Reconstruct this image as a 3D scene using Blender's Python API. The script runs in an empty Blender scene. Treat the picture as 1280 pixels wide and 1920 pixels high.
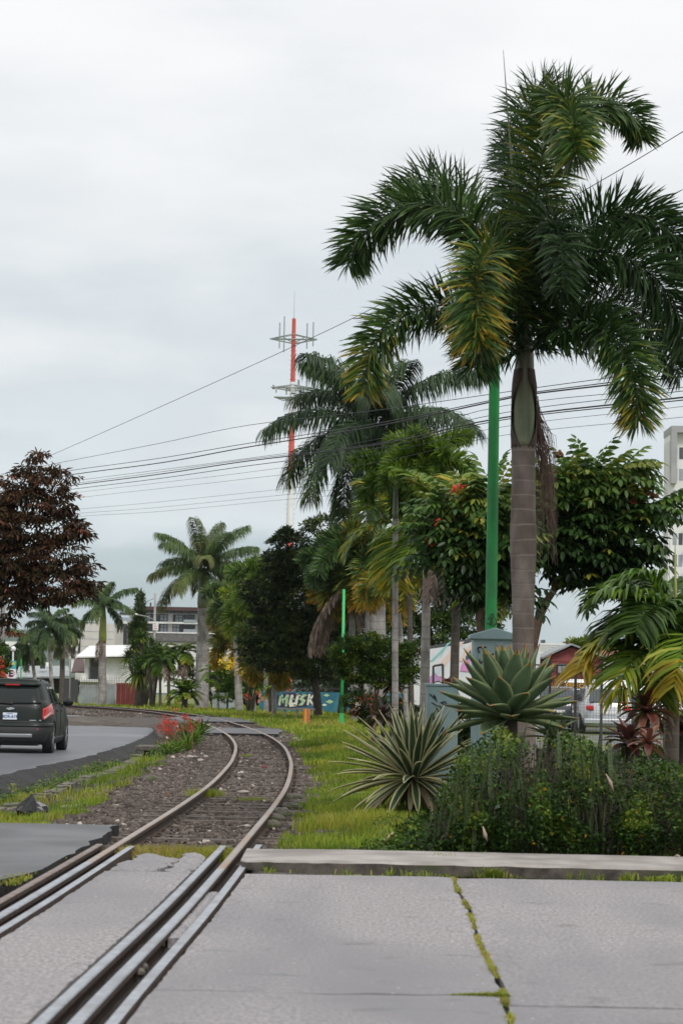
import bpy, math, random
import numpy as np
from mathutils import Vector, Matrix, noise as mnoise

SC = bpy.context.scene
COL = SC.collection
PI = math.pi
R = math.radians
random.seed(7)
RNG = np.random.default_rng(7)

# ------------------------------------------------------------------ camera, sky, sun, exposure
FPX = 4533.0                      # 85 mm on a 24 mm wide frame, in photo pixels
CAM_H = 1.45
PITCH, ROLL = R(4.02), R(1.05)
CAMLOC = Vector((0, 0, CAM_H))
CROT = (Matrix.Rotation(R(90) + PITCH, 3, 'X') @ Matrix.Rotation(ROLL, 3, 'Z'))
cd = bpy.data.cameras.new('camera')
cam = bpy.data.objects.new('camera', cd)
COL.objects.link(cam)
cam.matrix_world = Matrix.Translation(CAMLOC) @ CROT.to_4x4()
cd.sensor_fit = 'HORIZONTAL'
cd.sensor_width = 24.0
cd.lens = 85.0
cd.clip_start = 0.1
cd.clip_end = 20000
cd.dof.use_dof = True
cd.dof.focus_distance = 44.0
cd.dof.aperture_fstop = 5.6
SC.camera = cam
SC.render.resolution_x, SC.render.resolution_y = 682, 1024

world = bpy.data.worlds.new('World')
SC.world = world
world.use_nodes = True
wn, wl = world.node_tree.nodes, world.node_tree.links
wn.clear()
w_out = wn.new('ShaderNodeOutputWorld')
sky = wn.new('ShaderNodeTexSky')
sky.sky_type = 'NISHITA'
sky.sun_disc = False
SUN_EL, SUN_AZ = R(50), R(-28)      # high, behind the camera's left shoulder
sky.sun_elevation = SUN_EL
sky.sun_rotation = R(152)
bg_sky = wn.new('ShaderNodeBackground'); bg_sky.inputs[1].default_value = 0.08
wl.new(sky.outputs[0], bg_sky.inputs[0])
tc = wn.new('ShaderNodeTexCoord')
sep = wn.new('ShaderNodeSeparateXYZ'); wl.new(tc.outputs['Generated'], sep.inputs[0])
# overcast deck: brightness rises from the horizon, with soft broad cloud structure
mp = wn.new('ShaderNodeMapping'); mp.inputs['Scale'].default_value = (5, 5, 16)
wl.new(tc.outputs['Generated'], mp.inputs[0])
nz = wn.new('ShaderNodeTexNoise'); nz.inputs['Scale'].default_value = 1.5
nz.inputs['Detail'].default_value = 5; nz.inputs['Roughness'].default_value = 0.5
wl.new(mp.outputs[0], nz.inputs[0])
ma = wn.new('ShaderNodeMath'); ma.operation = 'MULTIPLY_ADD'
wl.new(nz.outputs[0], ma.inputs[0]); ma.inputs[1].default_value = 0.28; wl.new(sep.outputs[2], ma.inputs[2])
mb_ = wn.new('ShaderNodeMath'); mb_.operation = 'SUBTRACT'; wl.new(ma.outputs[0], mb_.inputs[0]); mb_.inputs[1].default_value = 0.14
cr = wn.new('ShaderNodeValToRGB'); wl.new(mb_.outputs[0], cr.inputs[0])
el = cr.color_ramp.elements
el[0].position = 0.0; el[0].color = (0.36, 0.43, 0.455, 1)
el[1].position = 1.0; el[1].color = (0.92, 0.925, 0.93, 1)
for p_, c_ in ((0.033, (0.43, 0.50, 0.53, 1)), (0.06, (0.55, 0.605, 0.635, 1)), (0.078, (0.59, 0.64, 0.665, 1)), (0.125, (0.565, 0.61, 0.64, 1)), (0.16, (0.64, 0.67, 0.685, 1)), (0.215, (0.73, 0.74, 0.75, 1)), (0.27, (0.785, 0.79, 0.795, 1)), (0.5, (0.86, 0.865, 0.87, 1))):
    e_ = el.new(p_); e_.color = c_
bg_cl = wn.new('ShaderNodeBackground'); bg_cl.inputs[1].default_value = 1.0
wl.new(cr.outputs[0], bg_cl.inputs[0])
mx = wn.new('ShaderNodeMixShader'); mx.inputs[0].default_value = 0.93
wl.new(bg_sky.outputs[0], mx.inputs[1]); wl.new(bg_cl.outputs[0], mx.inputs[2])
wl.new(mx.outputs[0], w_out.inputs[0])

sl = bpy.data.lights.new('sun', 'SUN')
sl.energy = 1.5; sl.angle = R(12); sl.color = (1.0, 0.965, 0.92)
so = bpy.data.objects.new('sun', sl); COL.objects.link(so)
# the bright part of the overcast lies behind the camera, a little to the right
sdir = Vector((-math.sin(SUN_AZ) * math.cos(SUN_EL), -math.cos(SUN_AZ) * math.cos(SUN_EL), math.sin(SUN_EL)))
so.rotation_euler = sdir.to_track_quat('Z', 'Y').to_euler()
so.location = (0, 0, 60)

SC.view_settings.view_transform = 'Standard'
SC.view_settings.look = 'None'
SC.view_settings.exposure = 0.35
SC.view_settings.gamma = 1.0
SC.view_settings.use_curve_mapping = False
SC.cycles.max_bounces = 6
SC.cycles.transparent_max_bounces = 6
SC.cycles.diffuse_bounces = 3
SC.cycles.glossy_bounces = 3
SC.cycles.transmission_bounces = 4
SC.cycles.use_denoising = True

# ------------------------------------------------------------------ helpers
def ray(px, py):
    return CROT @ Vector(((px - 640) / FPX, -(py - 960) / FPX, -1.0))
def at(px, py, Y):
    d = ray(px, py)
    return CAMLOC + d * (Y / d.y)
def gr(px, py, z=0.0):
    d = ray(px, py)
    return CAMLOC + d * ((z - CAM_H) / d.z)

def V3(*a): return np.array(a, float)
def nrm(a):
    a = np.asarray(a, float)
    return a / np.maximum(np.linalg.norm(a, axis=-1, keepdims=True), 1e-9)

class MB:
    """collects simple shapes, then becomes one mesh object"""
    def __init__(s): s.v = []; s.f = []; s.mi = []; s.t = []; s.m = 0; s.tint = None
    def add(s, vs, fs, m=None):
        o = len(s.v); s.v += [tuple(p) for p in vs]
        for f in fs: s.f.append([o + i for i in f]); s.mi.append(s.m if m is None else m)
        return s
    def box(s, a, b, m=None):
        x0, y0, z0 = a; x1, y1, z1 = b
        vs = [(x0,y0,z0),(x1,y0,z0),(x1,y1,z0),(x0,y1,z0),(x0,y0,z1),(x1,y0,z1),(x1,y1,z1),(x0,y1,z1)]
        return s.add(vs, [(3,2,1,0),(4,5,6,7),(0,1,5,4),(1,2,6,5),(2,3,7,6),(3,0,4,7)], m)
    def obox(s, c, u, v, w, m=None):
        """box round centre c with half-axis vectors u, v, w"""
        c, u, v, w = map(Vector, (c, u, v, w))
        vs = [c + a*u + b*v + d*w for d in (-1, 1) for a, b in ((-1,-1),(1,-1),(1,1),(-1,1))]
        return s.add(vs, [(3,2,1,0),(4,5,6,7),(0,1,5,4),(1,2,6,5),(2,3,7,6),(3,0,4,7)], m)
    def tube(s, pts, rad, n=8, caps=True, m=None):
        pts = [Vector(p) for p in pts]; K = len(pts)
        if not hasattr(rad, '__len__'): rad = [rad] * K
        o = len(s.v); up = Vector((0.13, 0.31, 1)).normalized(); fs = []
        for i, p in enumerate(pts):
            T = (pts[min(i+1, K-1)] - pts[max(i-1, 0)]).normalized()
            a = T.cross(up)
            if a.length < 1e-3: a = T.cross(Vector((1, 0, 0)))
            if abs(T.z) > 0.9: a = T.cross(Vector((0, 1, 0)))
            a.normalize(); b = a.cross(T)
            for k in range(n):
                q = 2 * PI * k / n
                s.v.append(tuple(p + (a * math.cos(q) + b * math.sin(q)) * rad[i]))
        mm = s.m if m is None else m
        for i in range(K - 1):
            for k in range(n):
                s.f.append([o+i*n+k, o+i*n+(k+1) % n, o+(i+1)*n+(k+1) % n, o+(i+1)*n+k]); s.mi.append(mm)
        if caps:
            s.f.append([o+k for k in range(n)][::-1]); s.mi.append(mm)
            s.f.append([o+(K-1)*n+k for k in range(n)]); s.mi.append(mm)
        return s
    def prism(s, poly, off, m=None):
        """polygon (3-D points) extruded by the vector off"""
        n = len(poly); off = Vector(off)
        vs = [Vector(p) for p in poly] + [Vector(p) + off for p in poly]
        fs = [list(range(n)), list(range(2*n-1, n-1, -1))] + [[i, i+n, (i+1) % n + n, (i+1) % n] for i in range(n)]
        return s.add(vs, fs, m)
    def ball(s, c, r, n=8, k=6, sc=(1,1,1), m=None):
        vs = []; fs = []
        for i in range(1, k):
            a = PI * i / k
            for j in range(n):
                b = 2*PI*j/n
                vs.append((c[0]+r*sc[0]*math.sin(a)*math.cos(b), c[1]+r*sc[1]*math.sin(a)*math.sin(b), c[2]+r*sc[2]*math.cos(a)))
        vs += [(c[0], c[1], c[2]+r*sc[2]), (c[0], c[1], c[2]-r*sc[2])]
        for i in range(k-2):
            for j in range(n): fs.append((i*n+j, (i+1)*n+j, (i+1)*n+(j+1) % n, i*n+(j+1) % n))
        T = len(vs)-2
        for j in range(n):
            fs.append((T, j, (j+1) % n)); fs.append((T+1, (k-2)*n+(j+1) % n, (k-2)*n+j))
        return s.add(vs, fs, m)

def setp(o, label=None, cat=None, group=None, kind=None):
    if label: o['label'] = label
    if cat: o['category'] = cat
    if group: o['group'] = group
    if kind: o['kind'] = kind
    return o
def link(name, me, parent=None, base=None, **kw):
    o = bpy.data.objects.new(name, me); COL.objects.link(o)
    if parent is not None: o.parent = parent
    return setp(o, **kw)
def origin_of(parent):
    v = Vector((0, 0, 0))
    while parent is not None:
        v += parent.location; parent = parent.parent
    return v
def build(name, mb, mats, parent=None, smooth=False, bevel=0, loc=None, **kw):
    """MB (world coordinates) -> mesh object, stored relative to its parent or its own base"""
    me = bpy.data.meshes.new(name)
    org = origin_of(parent)
    L = Vector(loc) if loc is not None else Vector((0, 0, 0))
    tot = org + L
    me.from_pydata([(v[0]-tot.x, v[1]-tot.y, v[2]-tot.z) for v in mb.v], [], mb.f)
    if not isinstance(mats, (list, tuple)): mats = [mats]
    for m in mats: me.materials.append(m)
    if len(mats) > 1: me.polygons.foreach_set('material_index', mb.mi)
    if smooth: me.polygons.foreach_set('use_smooth', [True] * len(me.polygons))
    me.update()
    o = link(name, me, parent, **kw)
    o.location = L
    if bevel:
        b = o.modifiers.new('bevel', 'BEVEL'); b.width = bevel; b.segments = 2; b.limit_method = 'ANGLE'
    return o
def np_mesh(name, V, F, mats, parent=None, tint=None, tint_face=True, smooth=False, loc=None, mi=None, **kw):
    """fast mesh from arrays; F is (n,3) or (n,4), or a list of such arrays"""
    org = origin_of(parent)
    L = Vector(loc) if loc is not None else Vector((0, 0, 0))
    V = np.asarray(V, np.float32) - np.array(org + L, np.float32)
    Fs = F if isinstance(F, list) else [F]
    Fs = [np.asarray(f, np.int32) for f in Fs if len(f)]
    loops = np.concatenate([f.ravel() for f in Fs])
    sizes = np.concatenate([np.full(len(f), f.shape[1], np.int32) for f in Fs])
    me = bpy.data.meshes.new(name)
    me.vertices.add(len(V)); me.vertices.foreach_set('co', V.ravel())
    me.loops.add(len(loops)); me.loops.foreach_set('vertex_index', loops)
    me.polygons.add(len(sizes))
    st = np.concatenate([[0], np.cumsum(sizes)[:-1]]).astype(np.int32)
    me.polygons.foreach_set('loop_start', st)
    me.polygons.foreach_set('loop_total', sizes)
    if not isinstance(mats, (list, tuple)): mats = [mats]
    for m in mats: me.materials.append(m)
    if mi is not None: me.polygons.foreach_set('material_index', np.asarray(mi, np.int32))
    if smooth: me.polygons.foreach_set('use_smooth', np.ones(len(sizes), bool))
    if tint is not None:
        a = me.attributes.new('tint', 'FLOAT', 'FACE' if tint_face else 'POINT')
        a.data.foreach_set('value', np.asarray(tint, np.float32))
    me.update(); me.validate()
    o = link(name, me, parent, **kw); o.location = L
    return o
def thing(name, label, cat, loc=(0, 0, 0), group=None, kind=None):
    o = bpy.data.objects.new(name, None); COL.objects.link(o)
    o.location = loc; o.empty_display_size = 0.2
    return setp(o, label, cat, group, kind)
def dup(root, loc, rz=0.0, sc=1.0, label=None, group=None):
    r = root.copy(); COL.objects.link(r); r.location = loc; r.rotation_euler = (0, 0, rz); r.scale = (sc, sc, sc)
    if label: r['label'] = label
    if group: r['group'] = group
    for ch in list(root.children):
        c = ch.copy(); COL.objects.link(c); c.parent = r
        for g in list(ch.children):
            d = g.copy(); COL.objects.link(d); d.parent = c
    return r
def crom(P, n):
    """Catmull-Rom through the points P, n samples"""
    P = np.array([tuple(p) for p in P], float)
    P = np.vstack([2*P[0]-P[1], P, 2*P[-1]-P[-2]])
    t = np.linspace(0, len(P)-3-1e-6, n); i = t.astype(int); u = (t-i)[:, None]
    a, b, c, d = P[i], P[i+1], P[i+2], P[i+3]
    return 0.5*((2*b)+(-a+c)*u+(2*a-5*b+4*c-d)*u*u+(-a+3*b-3*c+d)*u**3)

# ------------------------------------------------------------------ materials
def newmat(name):
    m = bpy.data.materials.new(name); m.use_nodes = True
    nt = m.node_tree; return m, nt.nodes, nt.links, nt.nodes['Principled BSDF']
def rgba(c): return (c[0], c[1], c[2], 1)
def pm(name, c1, c2=None, scale=4, rough=0.7, bump=0.0, bscale=None, metal=0.0, spec=0.5, detail=6, stretch=(1, 1, 1), c3=None, s3=0.7, lo=0.35, hi=0.65, coat=0.0, bdist=0.01):
    m, n, l, b = newmat(name)
    b.inputs['Roughness'].default_value = rough; b.inputs['Metallic'].default_value = metal
    b.inputs['Specular IOR Level'].default_value = spec
    b.inputs['Coat Weight'].default_value = coat
    b.inputs['Base Color'].default_value = rgba(c1)
    tcn = n.new('ShaderNodeTexCoord'); mpn = n.new('ShaderNodeMapping'); mpn.inputs['Scale'].default_value = stretch
    l.new(tcn.outputs['Object'], mpn.inputs[0])
    if c2 is not None:
        t = n.new('ShaderNodeTexNoise'); t.inputs['Scale'].default_value = scale; t.inputs['Detail'].default_value = detail
        t.inputs['Roughness'].default_value = 0.6
        l.new(mpn.outputs[0], t.inputs[0])
        r = n.new('ShaderNodeValToRGB'); l.new(t.outputs[0], r.inputs[0])
        r.color_ramp.elements[0].position = lo; r.color_ramp.elements[0].color = rgba(c1)
        r.color_ramp.elements[1].position = hi; r.color_ramp.elements[1].color = rgba(c2)
        out = r.outputs[0]
        if c3 is not None:
            t3 = n.new('ShaderNodeTexNoise'); t3.inputs['Scale'].default_value = s3; t3.inputs['Detail'].default_value = 4
            l.new(mpn.outputs[0], t3.inputs[0])
            r3 = n.new('ShaderNodeValToRGB'); l.new(t3.outputs[0], r3.inputs[0])
            r3.color_ramp.elements[0].position = 0.48; r3.color_ramp.elements[1].position = 0.66
            mxn = n.new('ShaderNodeMix'); mxn.data_type = 'RGBA'
            l.new(r3.outputs[0], mxn.inputs[0]); l.new(out, mxn.inputs[6]); mxn.inputs[7].default_value = rgba(c3)
            out = mxn.outputs[2]
        l.new(out, b.inputs['Base Color'])
    if bump:
        t2 = n.new('ShaderNodeTexNoise'); t2.inputs['Scale'].default_value = bscale or scale * 4; t2.inputs['Detail'].default_value = 6
        l.new(mpn.outputs[0], t2.inputs[0])
        bn = n.new('ShaderNodeBump'); bn.inputs['Strength'].default_value = bump; bn.inputs['Distance'].default_value = bdist
        l.new(t2.outputs[0], bn.inputs['Height']); l.new(bn.outputs[0], b.inputs['Normal'])
    return m
def leafm(name, stops, rough=0.45, trans=0.25, spec=0.35, var=0.35, nscale=3.0):
    """leaf material; the per-face attribute 'tint' picks the colour on the ramp"""
    m, n, l, b = newmat(name)
    a = n.new('ShaderNodeAttribute'); a.attribute_name = 'tint'
    r = n.new('ShaderNodeValToRGB'); l.new(a.outputs['Fac'], r.inputs[0])
    e = r.color_ramp.elements
    e[0].position = stops[0][0]; e[0].color = rgba(stops[0][1])
    e[1].position = stops[-1][0]; e[1].color = rgba(stops[-1][1])
    for p, c in stops[1:-1]:
        x = e.new(p); x.color = rgba(c)
    t = n.new('ShaderNodeTexNoise'); t.inputs['Scale'].default_value = nscale; t.inputs['Detail'].default_value = 3
    tcn = n.new('ShaderNodeTexCoord'); l.new(tcn.outputs['Object'], t.inputs[0])
    h = n.new('ShaderNodeHueSaturation'); l.new(r.outputs[0], h.inputs['Color'])
    mr = n.new('ShaderNodeMapRange'); l.new(t.outputs[0], mr.inputs[0])
    mr.inputs[1].default_value = 0.3; mr.inputs[2].default_value = 0.7
    mr.inputs[3].default_value = 1 - var; mr.inputs[4].default_value = 1 + var
    l.new(mr.outputs[0], h.inputs['Value'])
    l.new(h.outputs[0], b.inputs['Base Color'])
    b.inputs['Roughness'].default_value = rough; b.inputs['Specular IOR Level'].default_value = spec
    tr = n.new('ShaderNodeBsdfTranslucent'); l.new(h.outputs[0], tr.inputs[0])
    ms = n.new('ShaderNodeMixShader'); ms.inputs[0].default_value = trans
    l.new(b.outputs[0], ms.inputs[1]); l.new(tr.outputs[0], ms.inputs[2])
    out = n['Material Output']; l.new(ms.outputs[0], out.inputs['Surface'])
    return m
def glassm(name, c=(0.03, 0.04, 0.045), rough=0.06):
    m, n, l, b = newmat(name)
    b.inputs['Base Color'].default_value = rgba(c); b.inputs['Roughness'].default_value = rough
    b.inputs['Specular IOR Level'].default_value = 0.8; b.inputs['IOR'].default_value = 1.5
    return m
# ------------------------------------------------------------------ track centre line (world)
RP = np.array([(-1.26, -2), (-1.15, 5), (-1.08, 10.3), (-.93, 16), (-.79, 23.9), (-.72, 28.5), (-.69, 33.5), (-.74, 39), (-.86, 45), (-1.19, 54),
      (-1.74, 63), (-2.42, 71), (-3.2, 79), (-4.25, 88.5), (-5.6, 98), (-7.3, 107), (-9.2, 114.5), (-11.6, 121.5), (-14.6, 128), (-19, 134), (-26, 140), (-40, 148)])
RRAIL = crom([(x, y, 0) for x, y in RP], 600)[:, :2]
def offset_line(L, d):
    T = nrm(np.gradient(L, axis=0)); N = np.stack([T[:, 1], -T[:, 0]], 1)   # right-hand normal
    return L + N * d
CENTER = offset_line(RRAIL, -0.5335)
def sdist(x, y):
    """signed distance from the track centre line, right is positive"""
    x = np.atleast_1d(np.asarray(x, float)); y = np.atleast_1d(np.asarray(y, float))
    out = np.empty(x.shape); T = nrm(np.gradient(CENTER, axis=0)); N = np.stack([T[:, 1], -T[:, 0]], 1)
    for i in range(0, len(x), 20000):
        P = np.stack([x[i:i+20000], y[i:i+20000]], 1)
        d2 = ((P[:, None, :] - CENTER[None, ::3, :])**2).sum(2); k = d2.argmin(1) * 3
        out[i:i+20000] = ((P - CENTER[k]) * N[k]).sum(1)
    return out
EDGE = np.array([(-6.3, -10), (-6.2, 20), (-6.0, 30), (-5.9, 38), (-5.82, 42), (-5.7, 47), (-5.45, 52), (-5.44, 58), (-5.5, 65.5), (-5.85, 76), (-6.4, 84), (-7.5, 92.5),
        (-9.3, 101), (-11.7, 108.3), (-15.5, 114.5), (-21, 120), (-30, 126), (-60, 140)])
EDGEL = crom([(x, y, 0) for x, y in EDGE], 400)[:, :2]
def edge_x(y):                       # x of the asphalt's right edge
    return np.interp(y, EDGEL[:, 1], EDGEL[:, 0])
def fbm(x, y, f=1.0, seed=0.0):
    return np.array([mnoise.fractal(Vector((a*f+seed, b*f-seed, seed)), 1.0, 2.0, 4) for a, b in zip(np.ravel(x), np.ravel(y))])
def smooth(a, b, x):
    t = np.clip((x - a) / (b - a), 0, 1); return t*t*(3-2*t)
def height(x, y, s=None):
    x = np.atleast_1d(np.asarray(x, float)); y = np.atleast_1d(np.asarray(y, float))
    if s is None: s = sdist(x, y)
    z = np.full(x.shape, -0.135)
    z = z + 0.10 * smooth(0.95, 2.0, s)                               # lawn right of the track
    z = z - 0.13 * smooth(-1.7, -2.6, s)                             # falls towards the ditch
    ex = edge_x(y)
    dd = x - ex                                                     # distance right of the road edge
    z = np.where((s < -1.5) & (y > 21) & (y < 96), z - 0.33 * smooth(1.75, 1.2, dd) * smooth(21, 24, y), z)
    z = np.where(y > 100, z - 0.0062 * (y - 100) * smooth(-2.2, 3, s) , z)
    z = np.where((s < -1.5) & (dd < 0.3), np.minimum(z, -0.40), z)
    pth = smooth(82, 85, y)*(1-smooth(94.5, 97, y)) + smooth(65.5, 66.8, y)*(1-smooth(74, 75.5, y))*(s > -1.5)*(s < 2.4)
    z = z*(1-pth) + np.maximum(z, -0.075)*pth
    z = np.where(y < 20.4, -0.22, z)
    z = np.where((y < 20.4) & (x > 0.2) & (y > 18.2), -0.22, z)
    return z

# ------------------------------------------------------------------ materials of the setting
M = {}
def add_marks(m):
    """rubber scuffs and oil spots on the slab surface"""
    n, l = m.node_tree.nodes, m.node_tree.links; b = n['Principled BSDF']
    tcn = n.new('ShaderNodeTexCoord'); old = b.inputs['Base Color'].links[0].from_socket
    for st, sc, lo, hi, col, k in (((.9, 4.5, 1), 1.5, .66, .74, (0.085, 0.10, 0.11), .75), ((1, 1, 1), 2.6, .64, .76, (0.10, 0.095, 0.09), .55), ((1, .25, 1), .8, .50, .68, (0.15, 0.152, 0.165), .55), ((1, 1, 1), 26, .70, .73, (0.60, 0.58, 0.57), .8)):
        mp_ = n.new('ShaderNodeMapping'); mp_.inputs['Scale'].default_value = st; mp_.inputs['Location'].default_value = (3.1, 1.7, 0); l.new(tcn.outputs['Object'], mp_.inputs[0])
        t = n.new('ShaderNodeTexNoise'); t.inputs['Scale'].default_value = sc; t.inputs['Detail'].default_value = 3; l.new(mp_.outputs[0], t.inputs[0])
        r = n.new('ShaderNodeMapRange'); l.new(t.outputs[0], r.inputs[0]); r.inputs[1].default_value = lo; r.inputs[2].default_value = hi; r.inputs[3].default_value = 0; r.inputs[4].default_value = k
        x = n.new('ShaderNodeMix'); x.data_type = 'RGBA'; l.new(r.outputs[0], x.inputs[0]); l.new(old, x.inputs[6]); x.inputs[7].default_value = (*col, 1); old = x.outputs[2]
    l.new(old, b.inputs['Base Color'])
M['soil'] = pm('soil', (0.035, 0.028, 0.022), (0.09, 0.072, 0.055), scale=5, rough=0.95, bump=0.6, bscale=30, c3=(0.13, 0.11, 0.09), s3=1.2)
M['turf'] = pm('turf', (0.06, 0.09, 0.014), (0.16, 0.20, 0.025), scale=2.2, rough=0.95, bump=0.5, bscale=40, c3=(0.12, 0.11, 0.035), s3=0.5)
M['ballast_bed'] = pm('ballast_bed', (0.05, 0.042, 0.037), (0.115, 0.10, 0.09), scale=9, rough=0.95, bump=1.0, bscale=26, c3=(0.07, 0.055, 0.045), s3=1.5, bdist=0.03)
M['concrete'] = pm('slab_concrete', (0.165, 0.156, 0.158), (0.33, 0.308, 0.312), scale=44, rough=0.85, bump=0.10, bscale=120, c3=(0.185, 0.18, 0.187), s3=0.4, detail=9, lo=0.36, hi=0.62, bdist=0.002, stretch=(1, .45, 1))
add_marks(M['concrete'])
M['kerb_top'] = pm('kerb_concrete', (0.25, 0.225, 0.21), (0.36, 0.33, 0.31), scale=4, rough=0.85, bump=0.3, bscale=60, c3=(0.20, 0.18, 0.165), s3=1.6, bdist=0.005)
M['kerb_face'] = pm('dark_kerb_face', (0.035, 0.030, 0.024), (0.12, 0.10, 0.085), scale=7, rough=0.9, bump=0.5, bscale=50, c3=(0.045, 0.055, 0.02), s3=3)  # front face coloured far darker than the top, patched with green
M['asphalt'] = pm('asphalt', (0.055, 0.057, 0.062), (0.095, 0.097, 0.104), scale=60, rough=0.62, bump=0.3, bscale=120, c3=(0.125, 0.127, 0.135), s3=0.6, detail=8, bdist=0.004)
M['asphalt_new'] = pm('fresh_asphalt', (0.062, 0.066, 0.078), (0.10, 0.105, 0.12), scale=45, rough=0.5, bump=0.2, bscale=90, c3=(0.13, 0.137, 0.15), s3=0.35, stretch=(1, 0.35, 1), bdist=0.003)
M['asphalt_side'] = pm('asphalt_side', (0.012, 0.012, 0.012), (0.035, 0.034, 0.034), scale=12, rough=0.9, bump=1.0, bscale=25, bdist=0.03)
M['old_stone'] = pm('mossy_kerbstone', (0.06, 0.055, 0.045), (0.17, 0.15, 0.13), scale=6, rough=0.95, bump=0.8, bscale=30, c3=(0.06, 0.08, 0.02), s3=2.5)
M['rail_rust'] = pm('rusty_rail_side', (0.028, 0.018, 0.013), (0.075, 0.045, 0.030), scale=14, rough=0.9, bump=0.4, bscale=60)
M['rail_top'] = pm('worn_rail_head', (0.24, 0.19, 0.16), (0.36, 0.31, 0.275), scale=9, rough=0.42, metal=0.35, c3=(0.30, 0.19, 0.115), s3=0.8)
M['rail_steel'] = pm('bare_rail_steel', (0.26, 0.28, 0.31), (0.40, 0.425, 0.46), scale=14, rough=0.42, metal=0.5, c3=(0.25, 0.255, 0.27), s3=2.2)
M['guard_rust'] = pm('rusty_guard_top', (0.16, 0.11, 0.09), (0.24, 0.20, 0.18), scale=8, rough=0.6, metal=0.3)
M['sleeper'] = pm('weathered_sleeper', (0.070, 0.056, 0.046), (0.155, 0.132, 0.115), scale=14, rough=0.95, bump=0.7, bscale=40, stretch=(0.3, 3, 1))
M['groove'] = pm('groove_dirt', (0.012, 0.010, 0.008), (0.035, 0.028, 0.022), scale=18, rough=0.95, bump=0.8, bscale=60)

# ------------------------------------------------------------------ terrain sheet
ys = np.concatenate([np.arange(-30, 17, 2.0), np.arange(17, 45, 0.22), np.arange(45, 80, 0.5), np.arange(80, 220, 1.4), np.arange(220, 500, 18), np.array([600, 900, 1400, 2200, 2950])])
xs = np.concatenate([-np.geomspace(2900, 14, 14), np.arange(-13.2, -7, 0.6), np.arange(-7, 6, 0.16), np.arange(6, 14, 0.6), np.geomspace(15, 2900, 14)])
GX, GY = np.meshgrid(xs, ys)
gx, gy = GX.ravel(), GY.ravel()
gs = sdist(gx, gy)
gz = height(gx, gy, gs)
near = (np.abs(gx) < 14) & (gy < 140)
rough_ = np.where(near, fbm(gx, gy, 1.3) * 0.02 + fbm(gx, gy, 0.35, 3.1) * 0.03, 0)
flat = (np.abs(gs) < 1.4) | (gy < 21)
gz = gz + np.where(flat, rough_ * 0.25, rough_)
W_, H_ = len(xs), len(ys)
ii = np.arange((H_-1)*(W_-1)); r_, c_ = ii // (W_-1), ii % (W_-1)
F = np.stack([r_*W_+c_, r_*W_+c_+1, (r_+1)*W_+c_+1, (r_+1)*W_+c_], 1)
cs = gs[F].mean(1); cyy = gy[F].mean(1); cx = gx[F].mean(1)
nf = fbm(cx, cyy, 0.9, 5.0)
mi = np.where(cs > 1.15 + nf * 0.4, 1, 0)                    # turf right of the track
mi = np.where((cs < 1.2+nf*.4) & (cs > -1.75 - nf*0.3), 2, mi)             # ballast
mi = np.where((cs < -1.7) & (cs > -2.9 + nf*0.6) & (cyy < 105), 2, mi)
mi = np.where((cs < -2.9) & (cyy > 100) , 0, mi)
mi = np.where(cyy < 20.4, 0, mi)
mi = np.where(cyy > 230, 1, mi)
np_mesh('ground', np.stack([gx, gy, gz], 1), F, [M['soil'], M['turf'], M['ballast_bed']], mi=mi, smooth=True, kind='structure')

# ------------------------------------------------------------------ crossing slabs
def slab(name, xl, xr, y0, y1, ztop=0.0, thick=0.16, seed=0, parent=None, mat=None, chip=0.018, dx=0.12, dy=0.12, tilt=0.0, round_=0.012):
    ny = max(3, int((y1(0) - y0(0) if callable(y0) else y1 - y0) / dy)); 
    a0 = y0 if callable(y0) else (lambda u: y0)
    a1 = y1 if callable(y1) else (lambda u: y1)
    xm = (a0(0.5)+a1(0.5))/2
    nx = max(3, int((xr(xm) - xl(xm)) / dx))
    us = np.linspace(0, 1, nx+1); vs = np.linspace(0, 1, ny+1)
    V = []
    for j, v in enumerate(vs):
        for i, u in enumerate(us):
            y = a0(u) + (a1(u) - a0(u)) * v
            x = xl(y) + (xr(y) - xl(y)) * u
            edge = i in (0, nx) or j in (0, ny)
            n1 = mnoise.fractal(Vector((x*2.1+seed, y*2.1, seed)), 1, 2, 4)
            n2 = mnoise.fractal(Vector((x*9+seed, y*9, seed)), 1, 2, 3)
            z = ztop + tilt * (u - .5) + n1 * 0.003
            if edge:
                z -= round_
                if i == 0: x += abs(n2) * chip
                if i == nx: x -= abs(n2) * chip
                if j == 0: y += abs(n2) * chip
                if j == ny: y -= abs(n2) * chip
            V.append((x, y, z))
    idx = lambda i, j: j*(nx+1)+i
    F = [[idx(i, j), idx(i+1, j), idx(i+1, j+1), idx(i, j+1)] for j in range(ny) for i in range(nx)]
    ring = [idx(i, 0) for i in range(nx)] + [idx(nx, j) for j in range(ny)] + [idx(i, ny) for i in range(nx, 0, -1)] + [idx(0, j) for j in range(ny, 0, -1)]
    o = len(V); V += [(V[k][0], V[k][1], ztop - thick) for k in ring]
    n = len(ring)
    F += [[ring[k], o+k, o+(k+1) % n, ring[(k+1) % n]] for k in range(n)]
    mb = MB(); mb.add(V, F)
    ob = build(name, mb, mat or M['concrete'], parent, smooth=False)
    return ob
xR = lambda y: float(np.interp(y, RRAIL[:, 1], RRAIL[:, 0]))
xL = lambda y: xR(y) - 1.067
jx = lambda y: float(np.interp(y, [4, 10.25, 11.6, 13.5, 18.5], [0.74, 0.775, 0.80, 0.83, 0.90])) + 0.010*math.sin(y*1.7) + 0.008*mnoise.fractal(Vector((y*3, 3, 1)), 1, 2, 4)
cross = thing('concrete_crossing', 'worn grey concrete slabs of the road crossing the railway', 'road surface', (0, 14, 0), kind='structure')
gap_r = 0.285       # running rail to the slab right of it
SLABY1 = 18.42
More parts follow.
